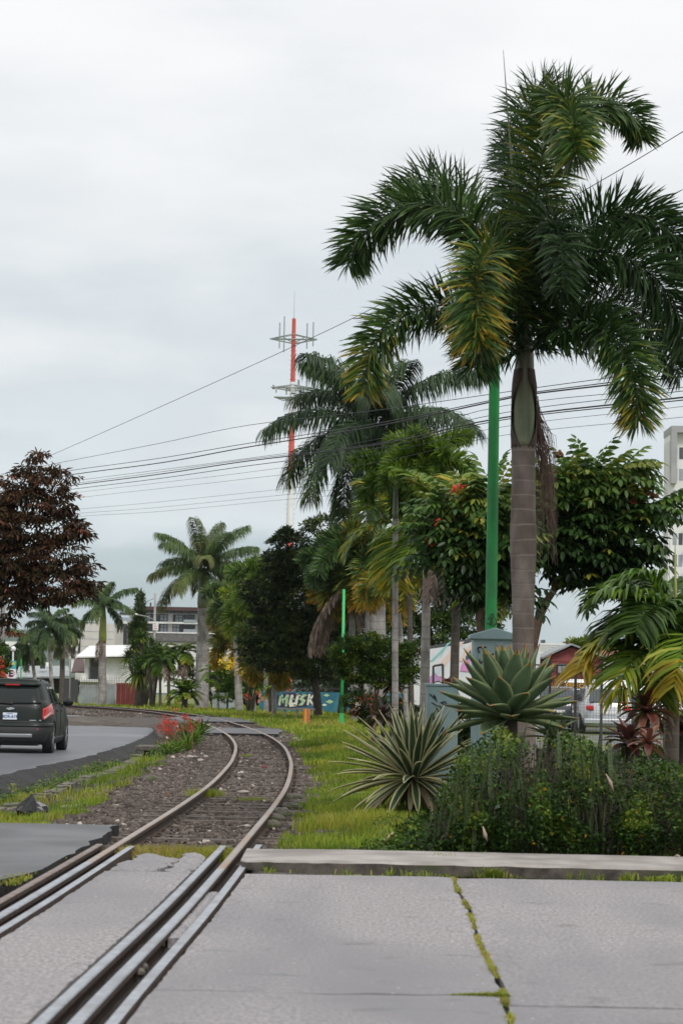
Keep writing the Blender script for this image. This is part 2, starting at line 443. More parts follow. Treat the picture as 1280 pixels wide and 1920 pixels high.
j1 = lambda u: 11.50 + 0.02*math.sin(u*9) + 0.035*mnoise.fractal(Vector((u*7, 1, 2)), 1, 2, 5)
j2 = lambda u: 11.16 + 0.02*math.sin(u*5+1) + 0.03*mnoise.fractal(Vector((u*16, 4, 2)), 1, 2, 5)
slab('slab', lambda y: xR(y)+0.205, lambda y: jx(y)-0.008, j1, lambda u: SLABY1, seed=1.3, parent=cross)
slab('slab', lambda y: xR(y)+0.205, lambda y: jx(y)-0.008, lambda u: 3.0, lambda u: j1(u)-0.02, seed=4.1, parent=cross, dx=.2, dy=.2)
slab('slab', lambda y: jx(y)+0.008, lambda y: 6.3, j2, lambda u: SLABY1-0.05, seed=7.7, parent=cross, dx=.2)
slab('slab', lambda y: jx(y)+0.008, lambda y: 6.3, lambda u: 3.0, lambda u: j2(u)-0.02, seed=9.2, parent=cross, dx=.3, dy=.2)
slab('slab', lambda y: 6.32, lambda y: 14, lambda u: 3.0, lambda u: SLABY1-0.1, seed=2.2, parent=cross, dx=.5, dy=.5)
slab('slab', lambda y: xL(y)+0.205, lambda y: xR(y)-0.205, lambda u: 3.0, lambda u: 18.45, seed=5.5, parent=cross)
# broken pieces at the end of the crossing, between the rails
pj = lambda y: xL(y) + 0.62 + 0.02*math.sin(y*11)
slab('broken_slab', lambda y: xL(y)+0.21, lambda y: pj(y), lambda u: 18.55+0.05*math.sin(u*7), lambda u: 19.5+0.14*math.sin(u*4), ztop=-0.004, seed=3.3, parent=cross, dx=.06, dy=.08, tilt=0.01, chip=.05)
slab('broken_slab', lambda y: xL(y)+0.24, lambda y: pj(y)+.02, lambda u: 19.56+0.12*math.sin(u*4), lambda u: 20.5+0.22*math.sin(u*6), ztop=-0.03, seed=6.3, parent=cross, dx=.06, dy=.08, tilt=-.01, chip=.07)
slab('broken_slab', lambda y: pj(y)+0.03, lambda y: xR(y)-0.20, lambda u: 18.53+0.03*math.sin(u*7), lambda u: 20.55+0.12*math.sin(u*5), ztop=-0.012, seed=8.3, parent=cross, dx=.06, dy=.08, tilt=-.02, chip=.06)

# ------------------------------------------------------------------ raised walkway with a kerb
kx0 = gr(458, 1612, 0).x
def kerb():
    n = 90; xs_ = np.concatenate([np.linspace(kx0, kx0+0.6, 14), np.linspace(kx0+0.68, 12, n)])
    y_f = []; 
    for x in xs_:
        t = min(1, (x-kx0)/0.45); y_f.append(18.62 - 0.045*(x-0.9) + 0.30*(1-math.sqrt(max(0, 1-(1-t)**2))))
    V = []; F = []; mi = []
    prof = [(0.0, -0.02), (0.0, 0.062), (0.025, 0.078), (0.30, 0.080), (0.75, 0.084), (1.28, 0.080)]
    for k, x in enumerate(xs_):
        w = mnoise.fractal(Vector((x*3, 2, 1)), 1, 2, 4)
        h = 1 - 0.35*math.exp(-(x-kx0)/0.25)
        for q, (dy, z) in enumerate(prof):
            e = mnoise.fractal(Vector((x*5, dy*4, 4)), 1, 2, 4)
            V.append((x, y_f[k] + dy + (0.015*w if q < 3 else 0.03*e), z*h + (0.008*e if q in (1, 2) else 0)))
    m = len(prof)
    for k in range(len(xs_)-1):
        for q in range(m-1):
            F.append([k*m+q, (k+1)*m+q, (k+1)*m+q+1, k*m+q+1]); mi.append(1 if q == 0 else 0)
    F.append([q for q in range(m)][::-1]); mi.append(0)
    mb = MB(); mb.v = V; mb.f = F; mb.mi = mi
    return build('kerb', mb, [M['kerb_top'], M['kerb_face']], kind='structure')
kerb()

# ------------------------------------------------------------------ foreground asphalt apron, left of the track
def sheet(name, poly_rows, mat, kind='structure', thick=0.15, parent=None, noise_=0.004):
    """rows of points (left to right) -> a draped sheet with a skirt"""
    V = []; m = len(poly_rows[0])
    for row in poly_rows:
        for p in row: V.append((p[0], p[1], p[2] + noise_ * mnoise.fractal(Vector((p[0]*1.5, p[1]*1.5, 2)), 1, 2, 3)))
    n = len(poly_rows); idx = lambda i, j: j*m+i
    F = [[idx(i, j), idx(i+1, j), idx(i+1, j+1), idx(i, j+1)] for j in range(n-1) for i in range(m-1)]
    mi = [0]*len(F)
    ring = [idx(i, 0) for i in range(m-1)] + [idx(m-1, j) for j in range(n-1)] + [idx(i, n-1) for i in range(m-1, 0, -1)] + [idx(0, j) for j in range(n-1, 0, -1)]
    o = len(V); V += [(V[k][0], V[k][1], V[k][2]-thick) for k in ring]; q = len(ring)
    F += [[ring[k], o+k, o+(k+1) % q, ring[(k+1) % q]] for k in range(q)]; mi += [1]*q
    mb = MB(); mb.v = V; mb.f = F; mb.mi = mi
    return build(name, mb, [mat, M['asphalt_side']], parent, kind=kind)
rows = []
for y in np.concatenate([np.arange(3, 20, 0.5), np.arange(20, 24.4, 0.25)]):
    xr = xL(y) - 0.24 - 0.05*abs(math.sin(y*3.1)) - (0.16*max(0, math.sin(y*1.9)) if 15 < y < 20 else 0) - 0.08*smooth(22.8, 24.4, y) + 0.05*mnoise.noise(Vector((y*6, 0, 0)))
    yb = y + 0.10*math.sin(y*9)*(y > 24)
    rows.append([(-15 + (xr+15)*u, yb + (0.7*smooth(24.0, 24.4, y)*math.sin(u*9)*.1), -0.012) for u in np.concatenate([np.linspace(0, .8, 8), np.linspace(.84, 1, 14)])])
sheet('asphalt_apron', rows, M['asphalt'])

# ------------------------------------------------------------------ the road that curves away, with its thick asphalt edge
sel = EDGEL[(EDGEL[:, 1] > 24.8)]
V = []; F = []; mi = []
T_ = nrm(np.gradient(sel, axis=0)); N_ = np.stack([T_[:, 1], -T_[:, 0]], 1)
off = [-14, -7, -3.5, -1.5, -0.6, -0.15, 0.0, 0.10, 0.28, 0.5, 0.62]
zz = [-0.20, -0.215, -0.23, -0.24, -0.247, -0.252, -0.275, -0.33, -0.41, -0.50, -0.62]
for k, (p, nn) in enumerate(zip(sel, N_)):
    w = mnoise.fractal(Vector((p[1]*0.8, 1, 3)), 1, 2, 4); w2 = mnoise.fractal(Vector((p[1]*2.8, 7, 3)), 1, 2, 4)
    fade = 1 - 0.75*smooth(60, 85, p[1])
    for q, (o_, z_) in enumerate(zip(off, zz)):
        oo = o_*(fade if o_ > 0 else 1) + (w*0.10 if q >= 5 else 0) + (w2*0.07 if q > 6 else 0)
        zq = z_ + (w2*0.03 if q > 6 else 0)
        V.append((p[0]+nn[0]*oo, p[1]+nn[1]*oo, zq))
m_ = len(off)
for k in range(len(sel)-1):
    for q in range(m_-1):
        F.append([k*m_+q, k*m_+q+1, (k+1)*m_+q+1, (k+1)*m_+q]); mi.append(0 if q < 6 else 1)
mbr = MB(); mbr.v = V; mbr.f = F; mbr.mi = mi
build('road', mbr, [M['asphalt_new'], M['asphalt_side']], smooth=True, kind='structure')

# ------------------------------------------------------------------ the track
track = thing('railway_track', 'narrow gauge railway track curving left through dark ballast', 'railway track', (CENTER[60][0], 12, 0))
def rail(name, line, y0, y1, mats, head=0.066, profile='rail', ztop=0.0, ends=True, zf=None, split=None):
    L = line[(line[:, 1] >= y0) & (line[:, 1] <= y1)]
    L = L[::1]
    T = nrm(np.gradient(L, axis=0)); N = np.stack([T[:, 1], -T[:, 0]], 1)
    h = head/2
    if profile == 'rail':
        pr = [(-h*.8, 0), (h*.8, 0), (h, -0.006), (h, -0.034), (0.009, -0.046), (0.009, -0.115), (0.058, -0.128), (0.058, -0.14), (-0.058, -0.14), (-0.058, -0.128), (-0.009, -0.115), (-0.009, -0.046), (-h, -0.034), (-h, -0.006)]
        tops = {0}; 
    else:
        pr = [(-h, 0), (h, 0), (h, -0.012), (h, -0.11), (h-0.012, -0.11), (-h, -0.11)]
        tops = {0}
    m = len(pr); V = []; F = []; mi = []
    for k in range(len(L)):
        z = ztop + (zf(L[k][1]) if zf else 0)
        for (a, b) in pr: V.append((L[k][0]+N[k][0]*a, L[k][1]+N[k][1]*a, z+b))
    for k in range(len(L)-1):
        mt = 0 if split is None or L[k][1] > split else 2
        for q in range(m):
            F.append([k*m+q, k*m+(q+1) % m, (k+1)*m+(q+1) % m, (k+1)*m+q]); mi.append(mt if q in tops or (profile == 'rail' and q in (1, 13)) else 1)
    F.append(list(range(m))); mi.append(1); F.append([(len(L)-1)*m+q for q in range(m)][::-1]); mi.append(1)
    mb = MB(); mb.v = V; mb.f = F; mb.mi = mi
    return build(name, mb, mats, track)
DENSE_R = crom([(x, y, 0) for x, y in RP], 1400)[:, :2]
LRAIL = offset_line(DENSE_R, -1.067)
rm = [M['rail_top'], M['rail_rust'], M['rail_steel']]
rail('rail', DENSE_R, 3, 146, rm, split=18.6)
rail('rail', LRAIL, 3, 146, rm, split=19.0)
gm = [M['rail_steel'], M['rail_rust'], M['rail_steel']]
END = float(gr(430, 1586).y)
rail('guard_rail', offset_line(DENSE_R, -0.145), 3, END, gm, head=0.062, ztop=0.004)
rail('guard_rail', offset_line(DENSE_R, 0.158), 3, float(gr(482, 1583).y), gm, head=0.055, ztop=0.002, profile='bar')
rail('guard_rail', offset_line(LRAIL, 0.150), 3, float(gr(250, 1586).y), gm, head=0.055, ztop=0.002, profile='bar')
rail('guard_rail', offset_line(LRAIL, -0.145), 3, float(gr(200, 1584).y), [M['guard_rust'], M['rail_rust'], M['guard_rust']], head=0.060, ztop=0.006)
# dirt in the grooves, and the concrete fill right of the right rail
for ln, a, b, z in ((DENSE_R, -0.115, -0.035, -0.07), (DENSE_R, 0.035, 0.13, -0.085), (LRAIL, 0.035, 0.12, -0.08), (LRAIL, -0.115, -0.035, -0.05)):
    A = offset_line(ln, a); B = offset_line(ln, b); s_ = (ln[:, 1] > 3) & (ln[:, 1] < 20.3); A = A[s_]; B = B[s_]
    mb = MB(); 
    mb.add([(p[0], p[1], z + 0.012*mnoise.noise(Vector((p[1]*3, 0, 0)))) for p in A] + [(p[0], p[1], z+0.012*mnoise.noise(Vector((p[1]*3, 5, 0)))) for p in B],
           [[i, len(A)+i, len(A)+i+1, i+1] for i in range(len(A)-1)])
    build('groove_dirt', mb, M['groove'], track)
slab('groove_fill', lambda y: xR(y)+0.037, lambda y: xR(y)+0.126, lambda u: 13.9, lambda u: 16.9, ztop=-0.012, thick=.08, seed=12, parent=track, dx=.03, dy=.06, chip=.02)
mb = MB()
for k, (px, py) in enumerate([(268, 1812), (262, 1822), (330, 1735), (345, 1728), (300, 1770), (322, 1745)]):
    p = gr(px, py, -0.05); mb.ball((p.x, p.y, -0.055), 0.03, 7, 5, (1, 1.3, .8))
build('rubble_lump', mb, M['old_stone'], track, kind='stuff')
# sleepers
smesh = None; k = 0
lens = np.concatenate([[0], np.cumsum(np.linalg.norm(np.diff(CENTER, axis=0), axis=1))])
y_start = np.interp(20.7, CENTER[:, 1], lens)
rs = random.Random(3)
sme = []
for v in range(4):
    mbs = MB(); V = []; n = 9
    for i in range(n+1):
        x = -0.95 + 1.9*i/n; e = 0.015*rs.uniform(-1, 1); f = 0.015*rs.uniform(-1, 1)
        V += [(x, -0.10+e, -0.12), (x, -0.095+e, 0.0), (x, 0.0, 0.006*rs.uniform(-1, 1)), (x, 0.095+f, 0.0), (x, 0.10+f, -0.12)]
    F = [[i*5+q, (i+1)*5+q, (i+1)*5+q+1, i*5+q+1] for i in range(n) for q in range(4)] + [[4, 3, 2, 1, 0], [n*5+q for q in range(5)]]
    me = bpy.data.meshes.new('sleeper'); me.from_pydata(V, [], F); me.materials.append(M['sleeper']); sme.append(me)
plate_me = None
while True:
    sarc = y_start + 0.62*k
    if sarc > lens[-1]-12 or k > 190: break
    c = np.array([np.interp(sarc, lens, CENTER[:, 0]), np.interp(sarc, lens, CENTER[:, 1])])
    c2 = np.array([np.interp(sarc+.3, lens, CENTER[:, 0]), np.interp(sarc+.3, lens, CENTER[:, 1])])
    a = math.atan2(c2[1]-c[1], c2[0]-c[0]) - PI/2
    o = link('sleeper', sme[k % 4], track)
    o.location = Vector((c[0], c[1], -0.098 - rs.choice((0, .006, .012, .03, .05)) - rs.uniform(0, 0.01))) - track.location
    o.rotation_euler = (0, 0, a + rs.uniform(-.02, .02))
    k += 1
# spikes on both sides of each rail foot: joined, too many and too small to pick apart
mb = MB()
for j in range(min(k, 120)):
    sarc = y_start + 0.62*j
    for ln in (DENSE_R, LRAIL):
        ll = np.concatenate([[0], np.cumsum(np.linalg.norm(np.diff(CENTER, axis=0), axis=1))])
        cy = np.interp(sarc, ll, CENTER[:, 1]); cxx = np.interp(cy, ln[:, 1], ln[:, 0])
        for sd in (-0.075, 0.075): mb.box((cxx+sd-.02, cy-.03, -0.128), (cxx+sd+.02, cy+.03, -0.095))
build('rail_spike', mb, M['rail_rust'], track, kind='stuff')

# paved foot crossing over the track, two strips
def strip(name, c0, c1, w, z, seed):
    """strip crossing the track at y=c, from s=c0[0].. """
    pass
cp = thing('path_crossing', 'grey asphalt path crossing the track beyond the red flowers', 'path', (-3.5, 72, -0.01), kind='structure')
def pathstrip(ya, yb, xa, xb, z=-0.012):
    rows = []
    for t in np.linspace(0, 1, 8):
        y = ya + (yb-ya)*t
        rows.append([(x, y - 0.10*(x+4) * 1.0 + 0.15*mnoise.noise(Vector((x*2, t*3, 1))), -.246 + (z+.246)*float(smooth(float(edge_x(y))-.1, float(edge_x(y))+1.9, x)) + 0.006*mnoise.noise(Vector((x, y, 5)))) for x in np.linspace(xa + .2*mnoise.noise(Vector((t*5, 1, 1))), xb + .2*mnoise.noise(Vector((t*5, 3, 1))), 30)])
    return rows
sheet('path_slab', pathstrip(66.6, 74.2, -3.9, -1.62), M['asphalt'], kind=None, parent=cp, thick=.14)
sheet('path_slab', pathstrip(84.5, 94.5, -8.9, -1.0, -0.014), M['asphalt'], kind=None, parent=cp, thick=.14)
# ------------------------------------------------------------------ scatter tools
def rotmats(ax, ay, az): return np.stack([ax, ay, az], 2)
def scatter(TV, TF, P, RM, S):
    """template verts TV (n,3), faces TF, at P (m,3) with rotation RM (m,3,3) and scale S (m,) or (m,3)"""
    m = len(P); n = len(TV)
    S = np.asarray(S, float)
    if S.ndim == 1: S = S[:, None] * np.ones((1, 3))
    V = np.einsum('mij,mnj->mni', RM, TV[None] * S[:, None, :]) + P[:, None, :]
    F = (TF[None] + (np.arange(m) * n)[:, None, None]).reshape(-1, TF.shape[1])
    return V.reshape(-1, 3), F
def rand_rot(m, rng):
    a = nrm(rng.normal(size=(m, 3))); b = nrm(np.cross(a, rng.normal(size=(m, 3)))); return rotmats(a, b, np.cross(a, b))
def zrot(m, rng, tilt=0.3):
    up = nrm(np.stack([rng.normal(0, tilt, m), rng.normal(0, tilt, m), np.ones(m)], 1))
    a = rng.normal(size=(m, 3)); x = nrm(np.cross(up, a)); return rotmats(x, np.cross(up, x), up)
def ico():
    t = (1+5**.5)/2
    v = nrm(np.array([(-1,t,0),(1,t,0),(-1,-t,0),(1,-t,0),(0,-1,t),(0,1,t),(0,-1,-t),(0,1,-t),(t,0,-1),(t,0,1),(-t,0,-1),(-t,0,1)], float))
    f = np.array([(0,11,5),(0,5,1),(0,1,7),(0,7,10),(0,10,11),(1,5,9),(5,11,4),(11,10,2),(10,7,6),(7,1,8),(3,9,4),(3,4,2),(3,2,6),(3,6,8),(3,8,9),(4,9,5),(2,4,11),(6,2,10),(8,6,7),(9,8,1)])
    return v, f
ICO = ico()
def tintm(name, stops, rough=0.9, bump=0.0, bscale=40, spec=0.3):
    m = leafm(name, stops, rough=rough, trans=0.0, spec=spec, var=0.25, nscale=25)
    return m
M['stones'] = tintm('ballast_stone', [(0, (0.040, 0.031, 0.026)), (0.6, (0.125, 0.100, 0.085)), (0.9, (0.22, 0.185, 0.16)), (1, (0.42, 0.38, 0.34))])
def stones(name, n, fs, ys_, smin, smax, rng, label=None, **kw):
    """n stones; fs gives the s-range sampler, ys_ the y-range"""
    y = rng.uniform(*ys_, n); s = fs(n)
    cxl = np.interp(y, CENTER[:, 1], CENTER[:, 0])
    x = cxl + s
    ss = sdist(x, y)
    # thin over sleepers, keep away from the rails
    al = np.interp(y, CENTER[:, 1], np.concatenate([[0], np.cumsum(np.linalg.norm(np.diff(CENTER, axis=0), axis=1))])); ph = ((al - np.interp(20.7, CENTER[:, 1], np.concatenate([[0], np.cumsum(np.linalg.norm(np.diff(CENTER, axis=0), axis=1))]))) / .62) % 1
    onsl = ((ph < .18) | (ph > .82)) & (np.abs(ss) < .97)
    k = (np.abs(np.abs(ss) - 0.5335) > 0.07) & (~onsl | (rng.random(n) < .38 + .4*(np.abs(ss) > .6) + .5*np.sin(al*1.3+x*2))) & (y > 20.5)
    k &= ~((y > 66.4) & (y < 74.3) & (ss > -2.2) & (ss < 1.2)) & ~((y > 84) & (y < 95))
    x, y, ss = x[k], y[k], ss[k]
    z = height(x, y, ss); m = len(x)
    sc = rng.uniform(smin, smax, m) * rng.choice([0.6, 1, 1.4], m, p=[.4, .45, .15])
    z = z + sc*0.15 + np.where(np.abs(ss) < .5, rng.uniform(0, .015, m), 0)
    V0 = []; 
    vs, fc = ICO
    JV = vs[None] * rng.uniform(0.62, 1.3, (m, 12, 1))
    RM = rand_rot(m, rng); sc3 = sc[:, None] * rng.uniform(.7, 1.2, (m, 3))
    V = np.einsum('mij,mnj->mni', RM, JV) * sc3[:, None, :]; V[:, :, 2] *= 0.75
    V = V + np.stack([x, y, z], 1)[:, None, :]
    F = (fc[None] + (np.arange(m)*12)[:, None, None]).reshape(-1, 3)
    ti = np.clip(rng.beta(2, 3.2, m)*1.0 + (rng.random(m) > .985)*.6, 0, 1)
    return np_mesh(name, V.reshape(-1, 3), F, M['stones'], tint=np.repeat(ti, 20), kind='stuff', **kw)
rg = np.random.default_rng(11)
G = lambda a, b: (lambda n: rg.uniform(a, b, n))
stones('ballast_stones', 14500, G(-1.7, 1.15), (20.4, 38), .018, .036, rg, label='dark angular ballast stones between and beside the nearer rails', cat='ballast')
stones('ballast_stones', 11500, G(-2.0, 1.25), (38, 66), .024, .046, rg, label='dark ballast stones around the bend of the rails', cat='ballast')
stones('ballast_stones', 5000, G(-2.4, 1.6), (66, 112), .035, .07, rg, label='distant grey ballast along the far curve of the track', cat='ballast')
stones('gravel', 6000, G(-3.4, -1.6), (23.5, 60), .02, .05, rg, label='loose dark gravel between the left rail and the ditch', cat='gravel')
stones('gravel', 700, G(.7, 1.5), (21, 40), .025, .07, rg, label='rough broken gravel at the edge of the lawn beside the right rail', cat='gravel')
stones('gravel', 1500, G(-6.0, -1.8), (92, 118), .04, .09, rg, label='grey gravel bank between the road and the far rails', cat='gravel')

# ------------------------------------------------------------------ grass
M['grass'] = leafm('grass_blades', [(0, (0.055, 0.115, 0.016)), (0.4, (0.19, 0.28, 0.030)), (0.72, (0.40, 0.38, 0.055)), (1, (0.46, 0.35, 0.16))], trans=0.5, rough=0.55, spec=0.2, nscale=1.1, var=0.4)
def blades(name, x, y, h, w, rng, tint, zoff=0.0, lean=0.5, mat=None, s=None, zz=None, **kw):
    m = len(x); z = (height(x, y, s) if zz is None else zz) + zoff
    P = np.stack([x, y, z], 1)
    d = nrm(np.stack([rng.normal(size=m), rng.normal(size=m), np.zeros(m)], 1))
    sd = nrm(np.stack([-d[:, 1], d[:, 0], np.zeros(m)], 1) + d*rng.uniform(-.8, .8, (m, 1)))
    L = lean * rng.uniform(.2, 1.3, (m, 1)); h = h[:, None]; w = w[:, None]/2
    mid = P + d*h*L*.3 + np.array([0, 0, 1])*h*.6
    tip = P + d*h*L*1.0 + np.array([0, 0, 1])*h*(1-.25*L)
    V = np.stack([P - sd*w, P + sd*w, mid + sd*w*.8, mid - sd*w*.8, tip], 1).reshape(-1, 3)
    o = (np.arange(m)*5)[:, None]
    return np_mesh(name, V, [o + np.array([[0, 1, 2, 3]]), o + np.array([[3, 2, 4]])], mat or M['grass'], tint=np.concatenate([tint, tint]), kind='stuff', **kw)
def grass_zone(name, n, xf, yr, hh, ww, dens=None, tb=0.3, **kw):
    rng = np.random.default_rng(abs(hash(name+str(yr)+str(n))) % 1000 if False else int(n % 997))
    y = rng.uniform(*yr, n); x = xf(y, rng, n)
    s = sdist(x, y)
    nn = fbm(x, y, 0.9, 5.0)
    k = dens(x, y, s, nn, rng)
    x, y, s, nn = x[k], y[k], s[k], nn[k]
    n2 = fbm(x, y, 0.6, 9.0)
    h = rng.uniform(*hh, len(x)) * np.clip(1 + 1.1*n2, .25, 2.2)
    ti = np.clip(tb + fbm(x, y, 0.22, 3.0)*.45 + n2*0.25 + rng.normal(0, .13, len(x)), 0, 1)
    return blades(name, x, y, h, rng.uniform(*ww, len(x)), rng, ti, s=s, **kw)
lawn = lambda x, y, s, nn, rng: ~((y > 42.5) & (x > 3.3*y/45) & (y < 100)) & (fbm(x, y, .75, 21.) + rng.normal(0, .07, len(x)) > -.24) & (s > 1.02 + nn*0.45 + rng.normal(0, .12, len(x))) & (x < 0.165*y + 5) & (x > -0.165*y-1) & (y > 20.05+0.06*np.sin(x*7))
grass_zone('grass', 95000, lambda y, r, n: np.interp(y, CENTER[:, 1], CENTER[:, 0]) + .8 + 8*r.random(n)**1.9, (20.0, 34), (.05, .14), (.007, .014), lawn, tb=.38,
   label='bright green lawn grass nearest the kerb, right of the rails', cat='grass')
grass_zone('grass', 90000, lambda y, r, n: np.interp(y, CENTER[:, 1], CENTER[:, 0]) + .8 + 14*r.random(n)**1.6, (34, 60), (.06, .16), (.012, .022), lawn, tb=.38,
   label='yellow green lawn grass around the slim green post', cat='grass')
grass_zone('grass', 70000, lambda y, r, n: np.interp(y, CENTER[:, 1], CENTER[:, 0]) + 1.4 + 15*r.random(n), (60, 112), (.06, .17), (.022, .045), lawn, tb=.42,
   label='long lawn under the palms beyond the bend', cat='grass')
grass_zone('grass', 50000, lambda y, r, n: -26 + 50*r.random(n), (108, 190), (.06, .2), (.05, .09), lawn, tb=.36,
   label='far green verge in front of the distant fences and palms', cat='grass')
# left strip: patches between the ballast and the ditch
left = lambda lo, hi, bias: (lambda x, y, s, nn, rng: (s < lo + .2*nn) & (x > edge_x(y)+hi) & (nn + bias(x, y, s) + rng.normal(0, .10, len(x)) > 0))
grass_zone('grass', 30000, lambda y, r, n: -2.2 - 3.0*r.random(n), (24.2, 33), (.04, .12), (.007, .013), left(-1.75, -.3, lambda x, y, s: 0.28*np.cos((y-26.5)*.5) - 0.45*np.abs(s+2.5) + .25), tb=.55,
   label='yellowish grass patch beside the foreground asphalt, left of the rails', cat='grass')
grass_zone('grass', 34000, lambda y, r, n: -2.4 - 3.4*r.random(n), (31, 60), (.05, .15), (.010, .020), left(-1.9, .55, lambda x, y, s: 0.40 - 0.50*np.abs(s+3.1)), tb=.42,
   label='green weeds and grass along the ditch below the road edge', cat='grass')
grass_zone('grass', 12000, lambda y, r, n: -2.4 - 4.5*r.random(n), (60, 92), (.05, .14), (.02, .035), left(-2.2, .2, lambda x, y, s: -.05), tb=.5,
   label='sparse grass between the flowering plant and the path', cat='grass')
grass_zone('grass', 9000, lambda y, r, n: xL(20.9)+.05 + 0.97*r.random(n), (20.6, 21.9), (.03, .12), (.006, .012), lambda x, y, s, nn, rng: (np.abs(y-21.1)+.3*rng.random(len(x)) < .55), tb=.62,
   label='dry yellow green grass between the rails at the end of the crossing', cat='grass')
def tuft_things(spots, name, lab):
    for (px, py, n, r, h, tb, l) in spots:
        p = gr(px, py, 0.0 if py > 1588 else -.1)
        rng = np.random.default_rng(px)
        x = rng.normal(p.x, r, n); y = rng.normal(p.y, r*1.2, n)
        zz = np.full(n, p.z-.01)
        blades(name, x, y, rng.uniform(.4, 1, n)*h, rng.uniform(.006, .012, n), rng, np.clip(rng.normal(tb, .12, n), 0, 1), lean=.9, zz=zz, label=l, cat='grass')
tuft_things([(385, 1492, 420, .10, .14, .5, 'grass tuft against the inside of the left rail'),
             (465, 1418, 130, .07, .07, .45, 'tiny green tuft between the rails on the bend'),
             (470, 1500, 160, .12, .06, .5, 'low thin tuft in the middle of the track'),
             (833, 1624, 380, .09, .13, .3, 'bushy bright tuft in the gutter at the slab joint')], 'grass_tuft', '')
# moss and small weeds in the slab joint and the gutter
rng = np.random.default_rng(5)
yy = rng.uniform(10.4, 18.4, 9000); dens_ = fbm(yy, yy*0, 1.7, 2.0)
k = (dens_ + rng.normal(0, .1, len(yy)) > np.where(yy < 14, .0, -.02)); yy = yy[k]
xx = np.array([jx(a) for a in yy]) + rng.normal(0, .008, len(yy))
blades('joint_moss', xx, yy, rng.uniform(.008, .03, len(yy))*(.6+1.2*np.clip(fbm(yy, yy*0, 3., 6.)+.3, 0, 1)), rng.uniform(.004, .009, len(yy)), rng, np.clip(rng.normal(.68, .25, len(yy)), 0, 1), zz=np.full(len(yy), -.02), lean=1.2, label='yellow green moss growing in the lengthwise slab joint', cat='moss')
n = 1800; xx = rng.uniform(jx(11.45)-.25, jx(11.45)+.02, n); yy = 11.50 + rng.normal(0, 1, n)*(.006+.020*np.clip((xx-jx(11.45)+.36)/.36, 0, 1)**3)
blades('joint_moss', xx, yy, rng.uniform(.008, .028, n)*(.35+.9*np.clip((xx-jx(11.45)+.36)/.36, 0, 1)), rng.uniform(.005, .011, n), rng, np.clip(rng.normal(.55, .15, n), 0, 1), zz=np.full(n, -.018), lean=1.2, label='short green tongue of moss branching left from the slab joint', cat='moss')
n = 8200; xx = rng.uniform(kx0+.2, 4.5, n); dn = fbm(xx, xx*0, 2.2, 8.0); k = dn + rng.normal(0, .10, n) > .17; xx = xx[k]; n = len(xx)
yy = 18.50 - 0.045*(xx-.9) + rng.normal(0, .035, n)
blades('gutter_weeds', xx, yy, rng.uniform(.02, .07, n)*(1+fbm(xx, xx*0, 3, 1)), rng.uniform(.006, .013, n), rng, np.clip(rng.normal(.42, .17, n), 0, 1), zz=np.full(n, -.012), lean=1.1, label='thin green weeds along the foot of the kerb', cat='weeds')
n = 900; yy = rng.uniform(17.2, 20, n); xx = np.array([xL(a) for a in yy]) - .26 - rng.uniform(0, .2, n)
k = np.sin(yy*1.9) + rng.normal(0, .2, n) > .3; xx = xx[k]; yy = yy[k]; n = len(xx)
blades('joint_moss', xx, yy, rng.uniform(.01, .04, n), rng.uniform(.008, .016, n), rng, np.clip(rng.normal(.6, .15, n), 0, 1), zz=np.full(n, -.03), lean=1.1, label='moss tufts at the broken asphalt edge left of the rails', cat='moss')
# ------------------------------------------------------------------ plant materials
M['_'] = None
M['fox'] = leafm('foxtail_leaf', [(0, (0.0130, 0.0278, 0.0083)), (0.35, (0.0281, 0.0664, 0.0149)), (0.6, (0.0702, 0.1339, 0.0248)), (0.78, (0.2376, 0.2035, 0.0165)), (1, (0.4536, 0.2249, 0.0149))], rough=0.42, trans=0.2, spec=0.3, nscale=2, var=.3)
M['royal'] = leafm('royal_leaf', [(0, (0.0225, 0.0399, 0.0192)), (0.4, (0.0506, 0.0966, 0.0344)), (0.7, (0.1125, 0.1785, 0.0400)), (1, (0.2363, 0.1785, 0.0720))], rough=0.45, trans=0.22, spec=0.25, nscale=.8, var=.3)
M['bright'] = leafm('bright_palm_leaf', [(0, (0.0230, 0.0450, 0.0090)), (0.4, (0.0690, 0.1450, 0.0144)), (0.7, (0.1955, 0.2700, 0.0225)), (1, (0.4600, 0.3200, 0.0270))], rough=0.42, trans=0.34, spec=0.3, nscale=2, var=.35)
M['dead'] = leafm('dead_frond', [(0, (0.085, 0.060, 0.048)), (0.5, (0.19, 0.145, 0.12)), (1, (0.30, 0.24, 0.20))], rough=0.85, trans=0.15, spec=0.15)
M['shrub'] = leafm('shrub_leaf', [(0, (0.0133, 0.0276, 0.0066)), (0.5, (0.0332, 0.0684, 0.0132)), (0.8, (0.0664, 0.1268, 0.0215)), (1, (0.1661, 0.2095, 0.0248))], rough=0.42, trans=0.25, spec=0.3, nscale=1.5, var=.35)
M['darktree'] = leafm('dark_tree_leaf', [(0, (0.0128, 0.0224, 0.0066)), (0.5, (0.0282, 0.0499, 0.0116)), (0.85, (0.0641, 0.0985, 0.0198)), (1, (0.1283, 0.1575, 0.0248))], rough=0.42, trans=0.18, spec=0.4, nscale=.9, var=.35)
M['redtree'] = leafm('dark_red_leaf', [(0, (0.0202, 0.0167, 0.0081)), (0.35, (0.0425, 0.0314, 0.0144)), (0.6, (0.0708, 0.0376, 0.0198)), (0.85, (0.1164, 0.0575, 0.0306)), (1, (0.3238, 0.1149, 0.0720))], rough=0.6, trans=0.2, spec=0.15, nscale=1, var=.4)
